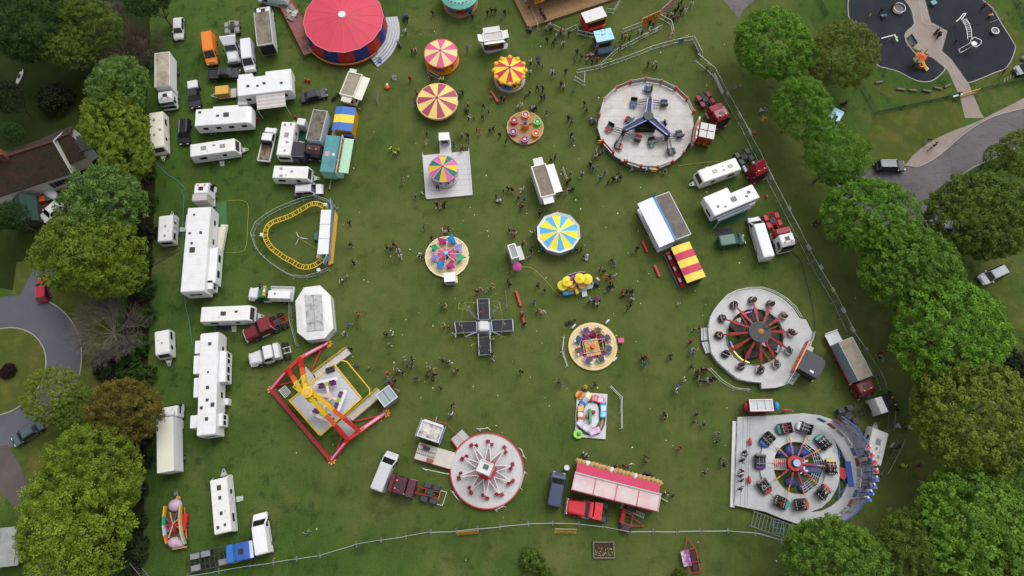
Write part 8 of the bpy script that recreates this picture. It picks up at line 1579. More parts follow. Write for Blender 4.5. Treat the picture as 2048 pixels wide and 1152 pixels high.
for a, b, d, c in [((1426, 152), (1444, 190), 'large white sheet on the mesh fence beside the maroon-mudguard tractor', '#cdd0d4'), ((1452, 187), (1455, 193), 'small white notice just below the large sheet on the mesh fence', '#c9cccf'), ((1475, 229), (1480, 238), 'white notice on the mesh fence right of the maroon tractor cab', '#c9cccf'), ((1495, 262), (1500, 271), 'white notice on the mesh fence above the dark-chassis tractor', '#c9cccf'), ((1532, 345), (1542, 362), 'white sheet on the mesh fence beside the dark-chassis tractor nose', '#c0c3c8'),
  ((1574, 415), (1578, 423), 'small white notice on the mesh fence above the red and white tractor', '#c9cccf'), ((1612, 492), (1618, 502), 'white notice on the fence beyond the red and white tractor', '#c9cccf'), ((1637, 532), (1642, 541), 'white notice on the mesh fence between the twin tractors and the yellow notice', '#c9cccf'), ((1661, 578), (1665, 585), 'yellow-green notice on the long mesh fence', '#a9b04a'), ((1681, 618), (1687, 627), 'white notice below the yellow-green one on the mesh fence', '#d0d3d6'), ((1699, 655), (1705, 665), 'white notice nearest the curtain-sided lorry tail lift', '#d0d3d6'), ((1726, 697), (1731, 704), 'grey notice on the mesh fence beside the curtain-sided lorry', '#9da2a6'), ((1783, 886), (1778, 895), 'small white notice on the fence beside the off-white caravan', '#c3c8ca')]: board(d, a, b, c, .9, .75, cat='notice', name='notice_board')
fence('dark folding barrier strip beside the bungee trampolines', 'barrier strips near the trampolines', [(1011, 584), (1014, 618)], 'low');
def plank(label, a, b, col, w=.35, h=.5, name='board', cat='board'): c, rz, L = spot(a, b, .4); t = thing(name, label, cat, c, rz); MB().box(-L/2, L/2, -w/2, w/2, .1, h).build('panel', mat(col, .5, 0, .15), t, bevel=.03); MB().box(-L/2+.1, -L/2+.25, -w/2-.1, w/2+.1, 0, .1).build('foot', DARK, t); MB().box(L/2-.25, L/2-.1, -w/2-.1, w/2+.1, 0, .1).build('foot', DARK, t); return t
for a in [('long red and white board standing beside the trampolines', (1032, 582), (1042, 612), '#b5362a'), ('second red board with a white end below the first, beside the trampolines', (1043, 622), (1049, 648), '#a8302c'), ('red signboard right of the crowd gap, above the other red board', (1284, 481), (1295, 504), '#b3242a'), ('red signboard with tan tip on open grass left of the striped stall', (1309, 530), (1319, 553), '#b3262c'), ('orange-red board near the red and yellow roundabout', (982, 182), (996, 204), '#a8431f'), ('brown board lying below the ice cream kiosk', (1172, 112), (1197, 100), '#7c3a22'), ('small tan plank beside the yellow parasol ride generator', (1193, 555), (1198, 562), '#c2ab7a')]: plank(*a)
b = thing('sandwich_board', 'small white A-board standing on grass right of the red big top', 'sign', P(790, 157)); MB().add([(-.4, -.35, 0), (.4, -.35, 0), (.4, 0, 1), (-.4, 0, 1)], [(0, 1, 2, 3)]).add([(-.4, .35, 0), (.4, .35, 0), (.4, .02, 1), (-.4, .02, 1)], [(0, 1, 2, 3)]).build('panel', OFFW, b); MB().box(-.25, .25, -.24, -.2, .35, .7).build('printed_square', mat('#8d9095', .6), b)
b = thing('inflatable_ball', 'orange and white inflatable lying on grass right of the red big top', 'inflatable', P(775, 177)); MB().ell((0, 0, .35), (.42, .4, .36), 12, 8).build('body', mat('#cf5a33', .5), b); MB().ell((-.05, .45, .35), (.25, .3, .25), 10, 6).build('tip', mat('#d9cdb8', .5), b)
b = thing('camp_chair', 'blue and white folding chair by the foot of the red big top steps', 'chair', P(760, 124)); MB().box(-.35, .35, -.35, .35, .35, .42).build('seat', mat('#3f66a8', .6), b); MB().box(-.3, .3, .35, .42, .4, 1.0).build('backrest', mat('#b9bfca', .6), b); [MB().bar((x, y, 0), (x, y, .38), .04).build('leg', RIM, b) for x in (-.3, .3) for y in (-.3, .3)]
b = thing('quad_bike', 'dark motorbike leaning beside the cream food stall', 'motorbike', P(674, 196), .8); put(wheel_mesh(.35, .2), 'wheel', b, (-.7, 0, .35)); put(wheel_mesh(.35, .2), 'wheel', b, (.7, 0, .35)); MB().hull([(-.6, .5), (-.5, .85), (.3, .8), (.6, .95), (.5, .45)], lambda x, z: .16).build('body', BLACK, b, bevel=.04); MB().bar((.6, -.35, 1.0), (.6, .35, 1.0), .05).build('handlebar', RIM, b)
b = thing('water_bucket', 'white bucket on the grass beside the navy van', 'bucket', P(1133, 936)); MB().cyl(0, 0, 0, .75, .3, 14, 0, .36).build('body', WHITE, b); MB().ring(.33, .39, .73, .79, 14).build('rim', OFFW, b)
# --- playground
g1 = mat('#a8adaf', .4, .5, .1)
def pgt(x, y, name, label, cat): return thing(name, label, cat, P(x, y))
K = 5.72; PV = lambda x, y, z, o: (lambda w: Vector((w.x-o.x, w.y-o.y, z)))(P(1690+x/K, y/K, z))
t = pgt(1848, 126, 'slide_tower', 'play slide with orange roof and yellow chute on the black surface', 'slide'); o = Vector(t.location); E = PV(875, 640, 2.6, o); MB().prism([(E.x+1.0*math.cos(k*1.05), E.y+1.0*math.sin(k*1.05)) for k in range(6)], 2.5, 3.0, 0, .25).build('roof', mat('#c9603a', .5), t)
MB().bar(PV(880, 690, 1.2, o), PV(935, 800, .3, o), .55, .12).build('chute', mat('#c9921f', .4), t); MB().bar(PV(925, 775, .35, o), PV(945, 800, .2, o), .6, .1).build('chute_end', WHITE, t); w = PV(825, 690, 1.2, o); MB().box(w.x-.6, w.x+.6, w.y-.5, w.y+.5, 1.1, 1.25).build('floor', mat('#5f7a2c', .5), t); w2 = PV(780, 755, 0, o); MB().bar((w2.x, w2.y, .1), (E.x, E.y, 2.5), .14).build('mast', BLACK, t); w = PV(862, 760, .5, o); MB().ring(.25, .4, .4, .9, 14, c=(w.x, w.y)).build('play_ring', mat('#c9701f', .5), t)
for dx, dy in ((-.5, .4), (.5, .4), (-.5, -.4)): w = PV(825, 690, 0, o); MB().bar((w.x+dx, w.y+dy, 0), (w.x+dx, w.y+dy, 2.4), .09).build('post', BLACK, t)
t = pgt(1940, 70, 'climbing_frame', 'grey curved climbing ladder joined to a net frame on the black surface', 'climbing frame'); o = Vector(t.location); L1_ = [PV(x, y, 1.8, o) for x, y in ((1345, 240), (1375, 290), (1395, 360), (1405, 450))]; L2_ = [PV(x, y, 1.8, o) for x, y in ((1385, 215), (1425, 275), (1445, 350), (1450, 445))]; MB().path(L1_, .08).path(L2_, .08).build('ladder_rail', g1, t); q = MB()
for k in range(10): i = min(2, int(k/3.34)); f_ = k/3.34-i; q.bar(L1_[i].lerp(L1_[i+1], f_), L2_[i].lerp(L2_[i+1], f_), .06)
q.build('rung', g1, t); q = MB(); hx = [PV(x, y, 2.0, o) for x, y in ((1435, 460), (1480, 425), (1560, 460), (1555, 500), (1500, 540), (1455, 520))]; q.path(hx, .07, .07, 0, True); [q.bar(v, (v.x, v.y, 0), .06) for v in hx]; q.build('net_frame', g1, t); w = PV(1478, 500, 1.6, o); MB().cyl(w.x, w.y, 1.5, 1.7, .45, 14).build('platform', WHITE, t); a = [PV(x, y, .8, o) for x, y in ((1435, 490), (1300, 565), (1320, 605), (1450, 530))]; MB().path(a, .06).build('side_bars', g1, t); q = MB(); a = [PV(x, y, 1.5, o) for x, y in ((1270, 250), (1310, 215), (1345, 165), (1385, 150), (1330, 230))]; q.path(a, .12); [q.bar(v, (v.x, v.y, 0), .07) for v in a]; q.build('climbing_bars', g1, t)
t = pgt(1985, 50, 'swing', 'tall leaning grey swing mast with a round basket seat on the black surface', 'swing'); o = Vector(t.location); T_ = PV(1655, 258, 3.2, o); MB().bar(PV(1575, 445, .05, o), T_, .1).bar(PV(1455, 290, .05, o), T_, .08).bar(T_, PV(1810, 205, 2.6, o), .1).build('mast', mat('#5d646a', .5, .4), t); w = PV(1720, 350, .6, o); MB().ring(.55, .68, .5, .62, 20, c=(w.x, w.y)).build('basket_rim', g1, t); MB().cyl(w.x, w.y, .48, .5, .55, 16).build('basket_net', mat('#6a6f73', .7), t); MB().bar(PV(1810, 205, 2.6, o), (w.x, w.y, .6), .03).build('rope', g1, t)
t = pgt(1795, 21, 'roundabout_toy', 'round metal spinner with bars on the black playground surface', 'playground spinner'); MB().cyl(0, 0, .1, .25, 1.0, 20).build('floor', mat('#5c5556', .6, 0, .3, 3), t); q = MB().ring(.95, 1.02, .7, .78, 20); [q.bar((math.cos(k*1.05)*.98, math.sin(k*1.05)*.98, .25), (math.cos(k*1.05)*.98, math.sin(k*1.05)*.98, .75), .06) for k in range(6)]; q.build('rail', g1, t)
t = pgt(1778, 74, 'seesaw', 'grey seesaw with a green seat beside the olive tree', 'seesaw'); o = Vector(t.location); MB().bar(PV(415, 440, .7, o), PV(565, 400, .7, o), .12).build('beam', g1, t); MB().bar(PV(465, 490, .2, o), PV(530, 425, .5, o), .16).build('stand', BLACK, t); MB().bar(PV(565, 395, .8, o), PV(600, 475, .8, o), .3, .12).build('seat', mat('#8fb88a', .5), t); MB().bar(PV(575, 430, .85, o), PV(605, 425, .85, o), .2, .1).build('handle', mat('#8fb88a', .5), t)
t = pgt(1821, 84, 'bench', 'dark teal bench on the grey circle between the playground surfaces', 'bench'); t.rotation_euler.z = R(-70); MB().box(-1.0, 1.0, -.25, .2, .42, .48).build('seat', mat('#36484c', .6), t); MB().box(-1.0, 1.0, .22, .28, .5, .95).build('backrest', mat('#36484c', .6), t); [MB().box(x-.05, x+.05, -.25, .28, 0, .42).build('leg', BLACK, t) for x in (-.8, .8)]
t = pgt(1864, 9, 'play_panel', 'turquoise play panel at the top edge of the black surface', 'play panel'); t.rotation_euler.z = .5; MB().box(-.5, .5, -.4, .4, .5, .6).build('panel', mat('#4a8a8c', .5), t); MB().bar((0, 0, 0), (0, 0, .5), .12).build('post', RIM, t)
t = pgt(1977, 35, 'spring_rider', 'small orange spring rider near the edge of the black surface', 'spring rider'); MB().ell((0, 0, .6), (.5, .2, .22), 10, 6).build('body', mat('#b9701f', .5), t); MB().cyl(0, 0, 0, .45, .14, 10).build('spring', DARK, t); MB().bar((.2, -.35, .8), (.2, .35, .8), .06).build('handle', RIM, t)
t = thing('entrance_gate', 'yellow metal gate with white and green end in the playground fence', 'gate', *spot((1922, 190), (1958, 180), .8)[:2]); L = 2.9; q = MB().bar((-L/2, 0, 1.1), (L/2, 0, 1.1), .12).bar((-L/2, 0, .2), (L/2, 0, .2), .12); [q.bar((-L/2+L*k/8, 0, .2), (-L/2+L*k/8, 0, 1.1), .05) for k in range(9)]; q.build('gate_leaf', mat('#b08d2c', .5), t); MB().bar((-L/2-1.8, 0, 1.0), (-L/2-.05, 0, 1.1), .3, .1).build('closed_leaf', mat('#a9bdb0', .5), t); MB().bar((L/2+.05, 0, 0), (L/2+.05, 0, 1.3), .12).build('post', YEL, t)
for i, (x, y) in enumerate([(1757, 166), (1800, 180), (1824, 182), (1852, 183), (1874, 178), (1894, 173)]): b = thing('log_seat', 'weathered log or stone in the curved row below the playground', 'log', P(x, y), rnd.uniform(-.3, .5), 'logs below the playground'); MB().box(-.7, .7, -.18, .18, 0, .35).build('log', mat('#635b4c', .9, 0, .25, 3), b, bevel=.08); MB().box(-.6, .6, -.12, .12, .351, .36).build('cut_face', mat('#746b5a', .9), b)
for i in range(5): b = tag(MB().box(-.08, .08, -.45, .45, .0, .06).build('timber_step', mat('#7d7358', .9), None, P(2009+i*6, 160-i*3), -.4), 'timber sleeper in the little row beside the playground fence', 'sleeper', 'sleepers beside the playground');
t = thing('boulder', 'pale boulder on the grass beside the playground edge', 'rock', P(2046, 119)); MB().ell((0, 0, .3), (.6, .45, .45), 8, 6).build('stone', mat('#8f8c84', .9, 0, .2, 3), t); MB().ell((.5, .3, .12), (.2, .2, .18), 6, 4).build('chip', mat('#8f8c84', .9), t)
# litter: uncountable specks on the grass
g = random.Random(21); q = MB()
for k in range(170):
 x, y = g.uniform(680, 1480), g.uniform(60, 900)
 if k > 140: x, y = g.uniform(400, 1800), g.uniform(300, 1140)
 w = P(x, y); s = g.choice((.05, .06, .08, .11)); q.box(-s, s, -s*.7, s*.7, 0, .05, k % 2, rz=g.uniform(0, 3), o=(w.x, w.y))
o = q.build('litter', [mat('#d8d6d0', .6), mat('#c9c08a', .6)]); o['kind'] = 'stuff'

# ------------------------------------------------------------------ people
PC = dict(k='#1b1b1f', w='#cfcfd2', g='#7b7d84', n='#252d45', r='#b0222a', p='#c78f9a', b='#4a6f9c', t='#a08560', m='#5a2433', y='#c9b13a', h='#b6d62c', e='#2c8089', o='#c05a2c', d='#3a3b42')
CN = dict(k='black', w='white', g='grey', n='navy', r='red', p='pink', b='blue', t='tan', m='maroon', y='yellow', h='lime hi-vis', e='teal', o='orange', d='dark grey')
HAIR = [mat(c, .7) for c in ('#1c1512', '#2e2018', '#54391f', '#8a6b3c', '#171414')]
def person_mesh(name, step=0, bend=0, arms=(0, 0), sit=False, wide=.0):
 """one skinned body: bones as vertices with radii, fingers on both hands"""
 v, e, r, z = [], [], [], []
 def pt(p, rad, par=None, zone=0):
  v.append(p); r.append(rad); z.append(zone)
  if par is not None: e.append((par, len(v)-1))
  return len(v)-1
 H = .48 if sit else .93
 pel = pt((0, 0, H), .145, None, 2); wa = pt((.03*bend, 0, H+.2), .13, pel, 1); ch = pt((.1*bend, 0, H+.42), .165, wa, 1); nk = pt((.17*bend, 0, H+.58), .06, ch, 0)
 hd = pt((.2*bend+.03, 0, H+.69), .088, nk, 0); pt((.21*bend+.02, 0, H+.8), .07, hd, 0); pt((.2*bend+.125, 0, H+.69), .018, hd, 0)
 for s, a in ((-1, arms[0]), (1, arms[1])):
  sh = pt((.12*bend, s*.19, H+.5), .07, ch, 1); ex, ez = .1*bend+.26*math.sin(a*.6), H+.5-.27*math.cos(a*.6)
  el = pt((ex, s*(.25+wide), ez), .052, sh, 1); wx, wz = ex+.24*math.sin(a*1.2), ez-.24*math.cos(a*1.2); wr = pt((wx, s*(.24+wide), wz), .036, el, 1)
  dx, dz = math.sin(a*1.2), -math.cos(a*1.2); pm = pt((wx+.06*dx, s*(.24+wide), wz+.06*dz), .036, wr, 0)
  for k, (ln, off) in enumerate(((.075, -.03), (.085, -.01), (.08, .01), (.062, .03))):
   b_ = pt((wx+(.06+ln*.5)*dx, s*(.24+wide)+off, wz+(.06+ln*.5)*dz), .0095, pm, 0); pt((wx+(.06+ln)*dx+.012, s*(.235+wide)+off, wz+(.055+ln)*dz), .0085, b_, 0)
  tb = pt((wx+.04*dx+.035, s*(.24+wide)-s*.02, wz+.05*dz), .011, pm, 0); pt((wx+.08*dx+.045, s*(.24+wide)-s*.025, wz+.085*dz), .009, tb, 0)
  st = step*s; hp = pt((0, s*.1, H-.06), .1, pel, 2)
  if sit: kn = pt((.42, s*.13, H+.02), .068, hp, 2); an = pt((.46, s*.13, .08), .046, kn, 2)
  else: kn = pt((.24*st+.03, s*.1, .49), .068, hp, 2); an = pt((.46*st-(.06 if st < 0 else 0), s*.1, .09+(.05 if st < 0 else 0)), .046, kn, 2)
  pt((v[an][0]+.15, s*.115, v[an][2]-.045), .036, an, 3)
 me = bpy.data.meshes.new(name); me.from_pydata(v, e, []); ob = bpy.data.objects.new(name, me); COL.objects.link(ob)
 ob.modifiers.new('s', 'SKIN'); sk = me.skin_vertices[0].data
 for i, q in enumerate(r): q *= 1.18 if z[i] else 1; sk[i].radius = (q, q*(.78 if i in (1, 2) else 1)); sk[i].use_root = i == 0
 sb = ob.modifiers.new('d', 'SUBSURF'); sb.levels = 1; sb.render_levels = 1
 bpy.context.view_layer.update(); out = bpy.data.meshes.new_from_object(ob.evaluated_get(bpy.context.evaluated_depsgraph_get())); bpy.data.objects.remove(ob)
 seg = [(Vector(v[a]), Vector(v[b]), z[b]) for a, b in e]
 for f in out.polygons:
  c = f.center; best = (9, 0)
  for a, b, zn in seg:
   ab = b-a; t_ = max(0, min(1, (c-a).dot(ab)/max(1e-9, ab.dot(ab)))); d_ = (a+ab*t_-c).length
   if d_ < best[0]: best = (d_, zn)
  f.material_index = best[1]; f.use_smooth = True
 out.name = name
 for m in (SKIN, BLACK, DARK, BLACK): out.materials.append(m)
 return out, Vector(v[hd])
POSES = [person_mesh('body', .5, .3, (.5, -.4)), person_mesh('body', -.45, .2, (-.5, .5)), person_mesh('body', .05, .2, (.1, .15)), person_mesh('body', 0, .5, (1.0, .9)), person_mesh('body', .3, .4, (1.1, -.2)), person_mesh('body', .12, .1, (.0, 1.6), wide=.06)]
SITS = [person_mesh('body', 0, .1, (1.0, 1.0), True), person_mesh('body', 0, -.1, (1.9, 2.2), True)]
def hairmesh(k):
 m = MB().ell((-.01, 0, .02), (.112, .1, .118), 10, 5, 0, -.15)
 if k: m.ell((-.075, 0, -.08), (.06, .095, .16), 8, 5)
 return m.mesh('hair', HAIR[0], smooth=True)
HM = [hairmesh(0), hairmesh(1)]
PEOPLE = []
SHOE = [mat('#d9d9d9', .6), BLACK, DARK]
def person(loc, top, legs, a=None, pose=None, sit=None, child=False, h=None):
 g = rnd; me, hd = SITS[sit] if sit is not None else POSES[pose if pose is not None else g.randrange(len(POSES))]
 o = bpy.data.objects.new('person', me); COL.objects.link(o); o.location = loc; o.rotation_euler = (0, 0, g.uniform(0, 6.28) if a is None else a); k = .68 if child else g.uniform(.96, 1.08); o.scale = (k*1.04, k*1.1, k)
 for i, m in ((1, mat(PC[top], .8)), (2, mat(PC[legs], .8)), (3, SHOE[g.choice((0, 0, 1, 2))])): o.material_slots[i].link = 'OBJECT'; o.material_slots[i].material = m
 hh = bpy.data.objects.new('hair', HM[g.randrange(2)]); COL.objects.link(hh); hh.parent = o; hh.location = hd + Vector((0, 0, .02)); hh.material_slots[0].link = 'OBJECT'; hh.material_slots[0].material = HAIR[g.randrange(5)]
 PEOPLE.append((o, top, legs, sit, child)); return o
# x,y of the body in the photo, top colour, leg colour (c: child)
WALK = """808 36bn 814 38kn 865 27dk 799 90gk 811 64wk 824 102kk 830 101pk 820 158rk 934 98bg 975 26kk 983 22kk 991 22kk 1004 32gw 1009 25kk 1012 80kk 941 27kk 945 34nk 863 156kk 880 160wk 886 161hk
833 186rk 830 207rb 919 190gk 925 187kk 983 194ykc 1002 196dk 1008 199mm 1062 124wk 1077 127kk 1084 131gkc 1060 146wk 1075 176kk 1086 177kk 1059 183gk 1052 189gk 1083 196kk 1089 194nn 1104 144wk 1109 150nw 1131 143kk 1122 168mk 1127 175pk 1146 180bbc
1052 4wk 1058 14rk 1056 58kk 1061 61gk 1080 25kk 1084 33mk 1087 38nk 1090 42kk 1093 49tk 1092 58pk 1099 51wk 1101 60kk 1105 57gk 1112 72wk 1110 80nn 1106 86nk 1094 80kk 1127 87wk 1128 65gw 1121 63rk 1138 68kk 1168 84gwc
1154 104nk 1163 114nn 1150 119gkc 1174 121pb 1182 112wk 1185 124kk 1194 121rk 1219 121hk 1244 76kk 1251 74yk 1259 77kk 1231 93gg 1240 94kk 1251 93pkc 1277 62wg 1283 67nk 1298 62wn 1300 46kk 1307 48mk 1335 32rk 1343 31wk 1350 23kk 1357 13dk 1363 5kk 1367 16gk 1371 23ww 1361 24kk 1347 39kk 1383 9wb 1355 36mk 1415 133hk 1296 129dk 1306 128wk 1313 134kk
935 208pk 932 222dk 937 234wk 947 233tkc 967 212kk 977 219gk 965 235kk 953 258rrc 959 265rw 980 262kk 987 257kk 1000 270kk 1012 283kk 923 271gk 935 272kk 926 294tk 924 300kw 907 290kb 937 289bw 850 284tw 853 267kkc 830 390gkc 805 360gt 875 376kk 1035 214wk 1043 210ww 1062 219gk 1071 216kk 1093 229kw 1137 236kk 1144 244gk 1169 208kk 1173 221kk 1183 244gk 1188 242gk 1142 270nk 1146 280gb
1102 320kk 1110 314kk 1142 343wkc 1164 348wk 1134 366kk 1139 361kk 1123 382mk 1133 384pm 1046 379wg 1024 380kk 1016 378kk 1007 381kkc 992 394kk 1037 395kk 1048 398gk 1045 413nk 1041 416kg 1080 427kk 1018 460kk 1027 461gk 1028 470tk 1045 488nk 1062 499kk 1060 512gk 1067 466wk 1083 499ek 1145 499gg 1153 500kk 1162 499kk 874 409kk 880 413tw 886 410mk 889 407kk
1192 302wg 1199 309dk 1191 314wn 1184 323kk 1181 330kk 1206 303gk 1186 336gk 1194 334gw 1209 345gk 1201 358bg 1216 364kk 1226 359kk 1233 357wk 1241 356kk 1235 349kk 1239 323kk 1248 325rk 1196 274kk 1263 338gw 1294 340wk 1330 342gk
1168 512gk 1224 520nk 1229 528bb 1200 539tk 1207 543kk 1214 556or 1219 553kk 1229 552wt 1222 563tk 1219 574kk 1213 580kw 1225 571kk 1180 600wk 1188 602nk 1194 596mk 1194 609wk 1199 603kk 1244 583rk 1246 592kk 1253 585kk 1263 585kk 1266 593gk 1264 599wk 1261 610kk 1256 618kw 1266 505tkc 1275 497kk 1358 608wwc 1387 659kw 1397 657kw 1381 684rk 1383 700wb 1390 701pw 1382 707gb 1285 716kk 1292 714rk 1290 727bb 1341 711nk 1342 717kkc 1150 639kkc
1382 733kk 1403 738kk 1396 743kk 1394 751kk 1396 757tk 1409 738kk 1415 740wk 1402 762kk 1413 761wk 1421 760kk 1428 757kk 1367 759wt 1356 774bb 1351 783wg 1330 829kk 1330 836tk 1392 830dk 1389 843dk 1405 851nw 1437 869gg 1435 883nk 1360 894rk 1292 913mk 1292 924kkc 1445 918gk 1447 930kk 1410 946nk 1168 908wk 1174 911wk 1170 920kk 1232 931dk 1237 939kk 1248 931rk 1258 932wg 1331 988wk 1345 991kk
844 386wk 699 446kk 701 489kk 706 525kk 693 553gg 684 561wk 773 495kk 780 497kk 787 487nk 792 491rk 797 500wg 801 513ww 848 457nw 837 512wk 845 514kk 863 476kk 888 451rbc 889 465wn 897 460kk 716 629or 698 648bb 688 667wk 772 669kk 786 665wk 777 687wtc 701 698kk 714 734nn 738 735gmc 808 720gg 814 730nk 824 719nk 824 732kw 792 743tk 798 741wk 806 745nk 773 747oo 776 762bk 784 769rk 790 761nk 796 781gw 832 757dd 861 737gk 867 742tk 853 750kk 869 748kk 864 759kk 886 722kk 894 726dk 902 726ww 908 743gt 914 739kk 882 776kk 905 809kk 901 830wk 885 613nn 892 616tt 890 651tt 898 655kw 909 669wg 954 583kk 962 580tp 976 580ek 983 573tg 1019 570kk 1015 563ng 984 708kk 985 716gw 984 679hk 1045 630mk 1048 648kk 1068 604bb 1084 624ww 1074 622tk 1076 571kk 1090 579kk 1043 742kk 1118 765kk 1124 767gkc 1190 769kk 617 1064gg
1472 174gw 1520 223wb 1528 219gg 1526 239yy 1511 270ro 1683 210kk 1690 207kk 1688 222gg 1855 281kw 1862 296pp 1870 291kk 1637 440nk 1632 445kk 1645 441wk 1658 471kw 1762 706rk 1761 715gk 1811 690tk 1795 852ww 1805 851kk 1816 856wk 1798 894kk 1803 932hk 1835 932nr 1842 965gg 1921 923ww 783 296hk 788 306hk 796 301hk 1484 905kk 1488 912gk 1478 922kk 1479 942nk 1477 952kk 1478 962kk 1476 978kk 1741 28yyc 1762 22kk 1785 13kk 1913 81kkc 1967 14kk 1873 63kn 1878 72kk 2007 143kk 1916 190kk"""
import re
FAR = []; ALLW = re.findall(r'(\d+) (\d+)(\w)(\w)(c?)', WALK); keep = set(sorted(range(len(ALLW)), key=lambda i: -int(ALLW[i][1]) + (150 if ALLW[i][4] else 0))[:246])
for i, (x, y, t_, l_, c_) in enumerate(ALLW):
 w = P(int(x), int(y), .8); zb = .62 if (1072 < int(x) < 1095 and 20 < int(y) < 58) else .81 if 1470 < int(x) < 1495 and int(y) > 890 else .27 if 846 < int(x) < 942 and 304 < int(y) < 396 else 0
 if i in keep: person((w.x, w.y, zb), t_, l_, child=bool(c_))
 else: FAR.append((Vector((w.x, w.y, zb)), t_, l_, .68 if c_ else 1))
q = MB(); cm = [SKIN, BLACK] + [mat(c, .8) for c in PC.values()]; ck = list(PC)
for w, t_, l_, k in FAR:
 me, hd = POSES[rnd.randrange(6)]; M_ = Matrix.Translation(w) @ Matrix.Rotation(rnd.uniform(0, 6.28), 4, 'Z') @ Matrix.Scale(k, 4); b0 = len(q.v); q.v += [tuple(M_ @ v.co) for v in me.vertices]; mm = (0, 2+ck.index(t_), 2+ck.index(l_), 1)
 for f in me.polygons: q.f.append([a+b0 for a in f.vertices]); q.mi.append(mm[f.material_index])
 h_ = MB().ell((-.01, 0, .02), (.112, .1, .118), 8, 4, 1, -.15); h_.xf(M_ @ Matrix.Translation(hd)); q.join(h_)
o = q.build('crowd', cm, smooth=True); o['kind'] = 'stuff'; o['label'] = 'people crowding the rides and entrance at the far top of the fair'
NW = len(PEOPLE)
# children on the trampolines and a person on the carousel floor
for x, y, z, t_, l_ in ((966, 622, 1.5, 'r', 'r'), (922, 652, 1.5, 'p', 'r'), (1008, 648, 1.5, 'w', 'g'), (967, 699, .95, 'm', 'k'), (959, 694, .95, 'e', 'k')): w = P(x, y, z+.6); person((w.x, w.y, z), t_, l_, child=True, pose=5)
# riders
rc = random.Random(31)
def rider(loc, a, dx, dy, dz, landmark=None):
 w = Vector((loc.x + dx*math.cos(a) - dy*math.sin(a), loc.y + dx*math.sin(a) + dy*math.cos(a), loc.z + dz)); person(w, rc.choice('kkkgwndr'), rc.choice('kkndg'), a, sit=rc.randrange(2))
for i, (C, a) in enumerate(SEATS):
 if i == 4: continue
 for s in ((-.26, .26) if i % 3 else (0, .34, -.34)): rider(C, a, -.22, s, -.58)
for i, (C, a) in enumerate(WSEATS):
 if i in (8, 1): continue
 for s in (-.3, .3): rider(C, a, -.18, s, -.02)
# labels: clothing plus the nearest landmark, told apart by the side it is on and the order of distance
LM = [('teal-topped roundabout', 919, 5), ('pink striped roundabout', 882, 110), ('scalloped roundabout', 1019, 145), ('maroon striped roundabout', 875, 202), ('tri-coloured carousel', 887, 345), ('teacup ride', 1050, 256), ('three-flap kiosk', 985, 78), ('dodgem deck', 1090, 40), ('red burger van', 1187, 40), ('blue ice cream kiosk', 1210, 80), ('three-armed ride', 1291, 250), ('brown-roofed stall', 1088, 362), ('ten-sided ride', 1117, 466), ('small grey kiosk', 1028, 503), ('parasol ride', 1150, 568), ('glider ride', 893, 512), ('trampolines', 968, 652), ('carriage ride', 1187, 693), ('oval track', 1183, 830), ('pendulum ride', 660, 780), ('grey ticket kiosk', 774, 793), ('swing tower ride', 974, 940), ('red-armed ride', 1511, 674), ('undulating ride', 1600, 930), ('red stall trailer', 1235, 970), ('striped stall', 1380, 525), ('roller coaster', 600, 470), ('big top', 690, 50), ('entrance banners', 1320, 35), ('entrance barriers', 1250, 110), ('ice cream van', 1668, 236), ('playground', 1850, 80), ('park road', 1870, 300), ('mesh fence', 1540, 370), ('curtain-sided lorry', 1700, 730), ('off-white caravan', 1752, 890), ('orange lane barrier', 1340, 76), ('octagonal stall', 628, 628), ('boundary row trees', 1720, 440), ('bottom mesh fence', 700, 1085)]
from collections import defaultdict
LW = [(n_, P(x, y)) for n_, x, y in LM]; grp = defaultdict(list)
for o, t_, l_, sit, ch in PEOPLE:
 n_, w = min(LW, key=lambda k: (k[1].xy - o.location.xy).length); d = o.location - w; side = ('on' if sit is not None else ('right of' if d.x > 0 else 'left of') if abs(d.x) > abs(d.y) else ('above' if d.y > 0 else 'below'))
 grp[('child' if ch else 'person', t_, l_, side, n_)].append((d.xy.length, o))
ORD = 'first second third fourth fifth sixth seventh eighth ninth tenth eleventh twelfth thirteenth fourteenth'.split()
for (w_, t_, l_, side, n_), v_ in grp.items():
 v_.sort(key=lambda k: k[0])
 for i, (_, o) in enumerate(v_):
  who = 'child in ' if w_ == 'child' else 'rider in ' if side == 'on' else 'person in '
  s = who + (f'all {CN[t_]}' if t_ == l_ else f'{CN[t_]} top and {CN[l_]} legs') + f' {side} the {n_}'
  if len(v_) > 1: s += f', {ORD[min(i, 13)]} out'
  tag(o, s, 'person', 'people at the fair')
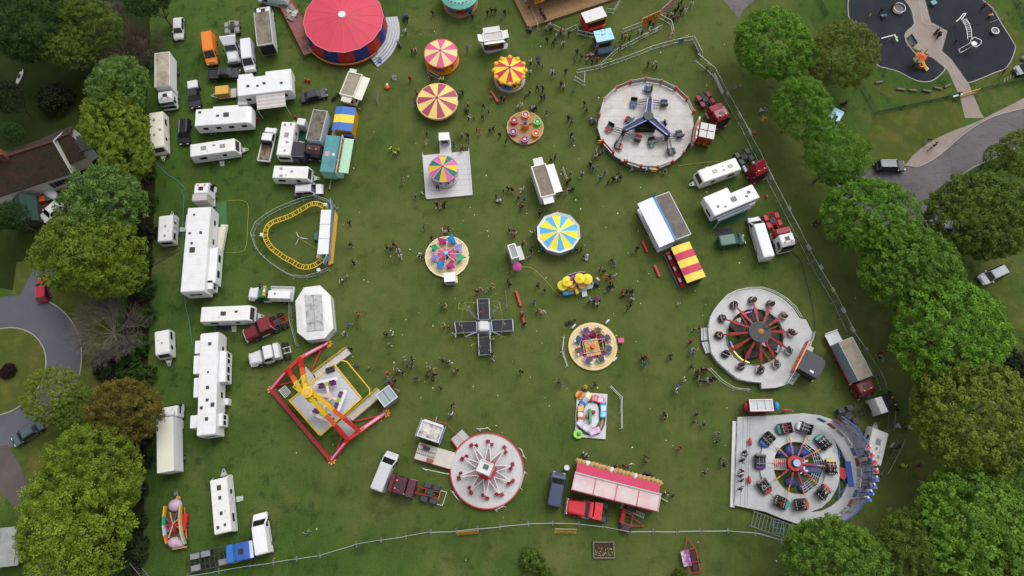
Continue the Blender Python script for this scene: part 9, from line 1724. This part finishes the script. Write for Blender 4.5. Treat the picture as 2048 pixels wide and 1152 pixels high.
# pushchairs
for i, (x, y, c, d) in enumerate([(799, 92, '#6a6e76', 'grey pushchair below the big top steps'), (811, 38, '#31507e', 'blue pushchair above the big top steps'), (1058, 62, '#5c6067', 'grey pushchair beside the dodgem queue rail'), (998, 404, '#9a9da3', 'pale grey pushchair left of the brown-roofed stall'), (1143, 380, '#2d3038', 'black pushchair at the corner of the brown-roofed stall'), (1173, 517, '#a7a9ad', 'white striped pushchair right of the small grey kiosk'), (934, 221, '#50535b', 'dark pushchair right of the maroon striped roundabout'), (1066, 218, '#7d828c', 'grey pushchair at the rim of the teacup ride'), (1137, 647, '#2b2d33', 'black pushchair above the carriage ride'), (1873, 70, '#26282d', 'black pushchair on the grey circle in the playground'), (1764, 36, '#5f7f99', 'pale blue pushchair on the black playground surface'), (1182, 245, '#8b8f97', 'silver pushchair left of the three-armed ride')]):
 p = P(x, y); t = thing('pushchair', d, 'pushchair', p, rnd.uniform(0, 6.28)); m = mat(c, .7)
 MB().hull([(-.3, .4), (-.4, .85), (-.3, .9), (-.15, .5), (.35, .45), (.5, .3), (.4, .25)], lambda a, b: .22).build('seat', m, t, bevel=.03); MB().ell((-.2, 0, .75), (.3, .25, .32), 10, 5, 0, .1).build('hood', m, t)
 q = MB()
 for s in (-1, 1): q.bar((.35, s*.24, .12), (-.55, s*.22, 1.0), .035).bar((-.35, s*.24, .12), (.1, s*.22, .5), .035)
 q.bar((-.55, -.22, 1.0), (-.55, .22, 1.0), .04).bar((-.1, -.22, .3), (-.1, .22, .3), .03).build('frame', DARK, t)
 for x_ in (-.35, .38):
  for s in (-1, 1): put(wheel_mesh(.12, .05), 'wheel', t, (x_, s*.27, .12))
for x, y, c, d in [(1077, 116, '#1a1a1d', 'black umbrella held above a person right of the scalloped roundabout'), (1193, 596, '#4a2340', 'dark maroon umbrella below the parasol ride')]:
 w = P(x, y, 1.9); t = thing('umbrella', d, 'umbrella', (w.x, w.y, 1.25)); MB().cone(.5, .55, .75, [0], 8).build('canopy', mat(c, .6), t); MB().cyl(0, 0, -.1, .75, .012, 6).build('handle', RIM, t)
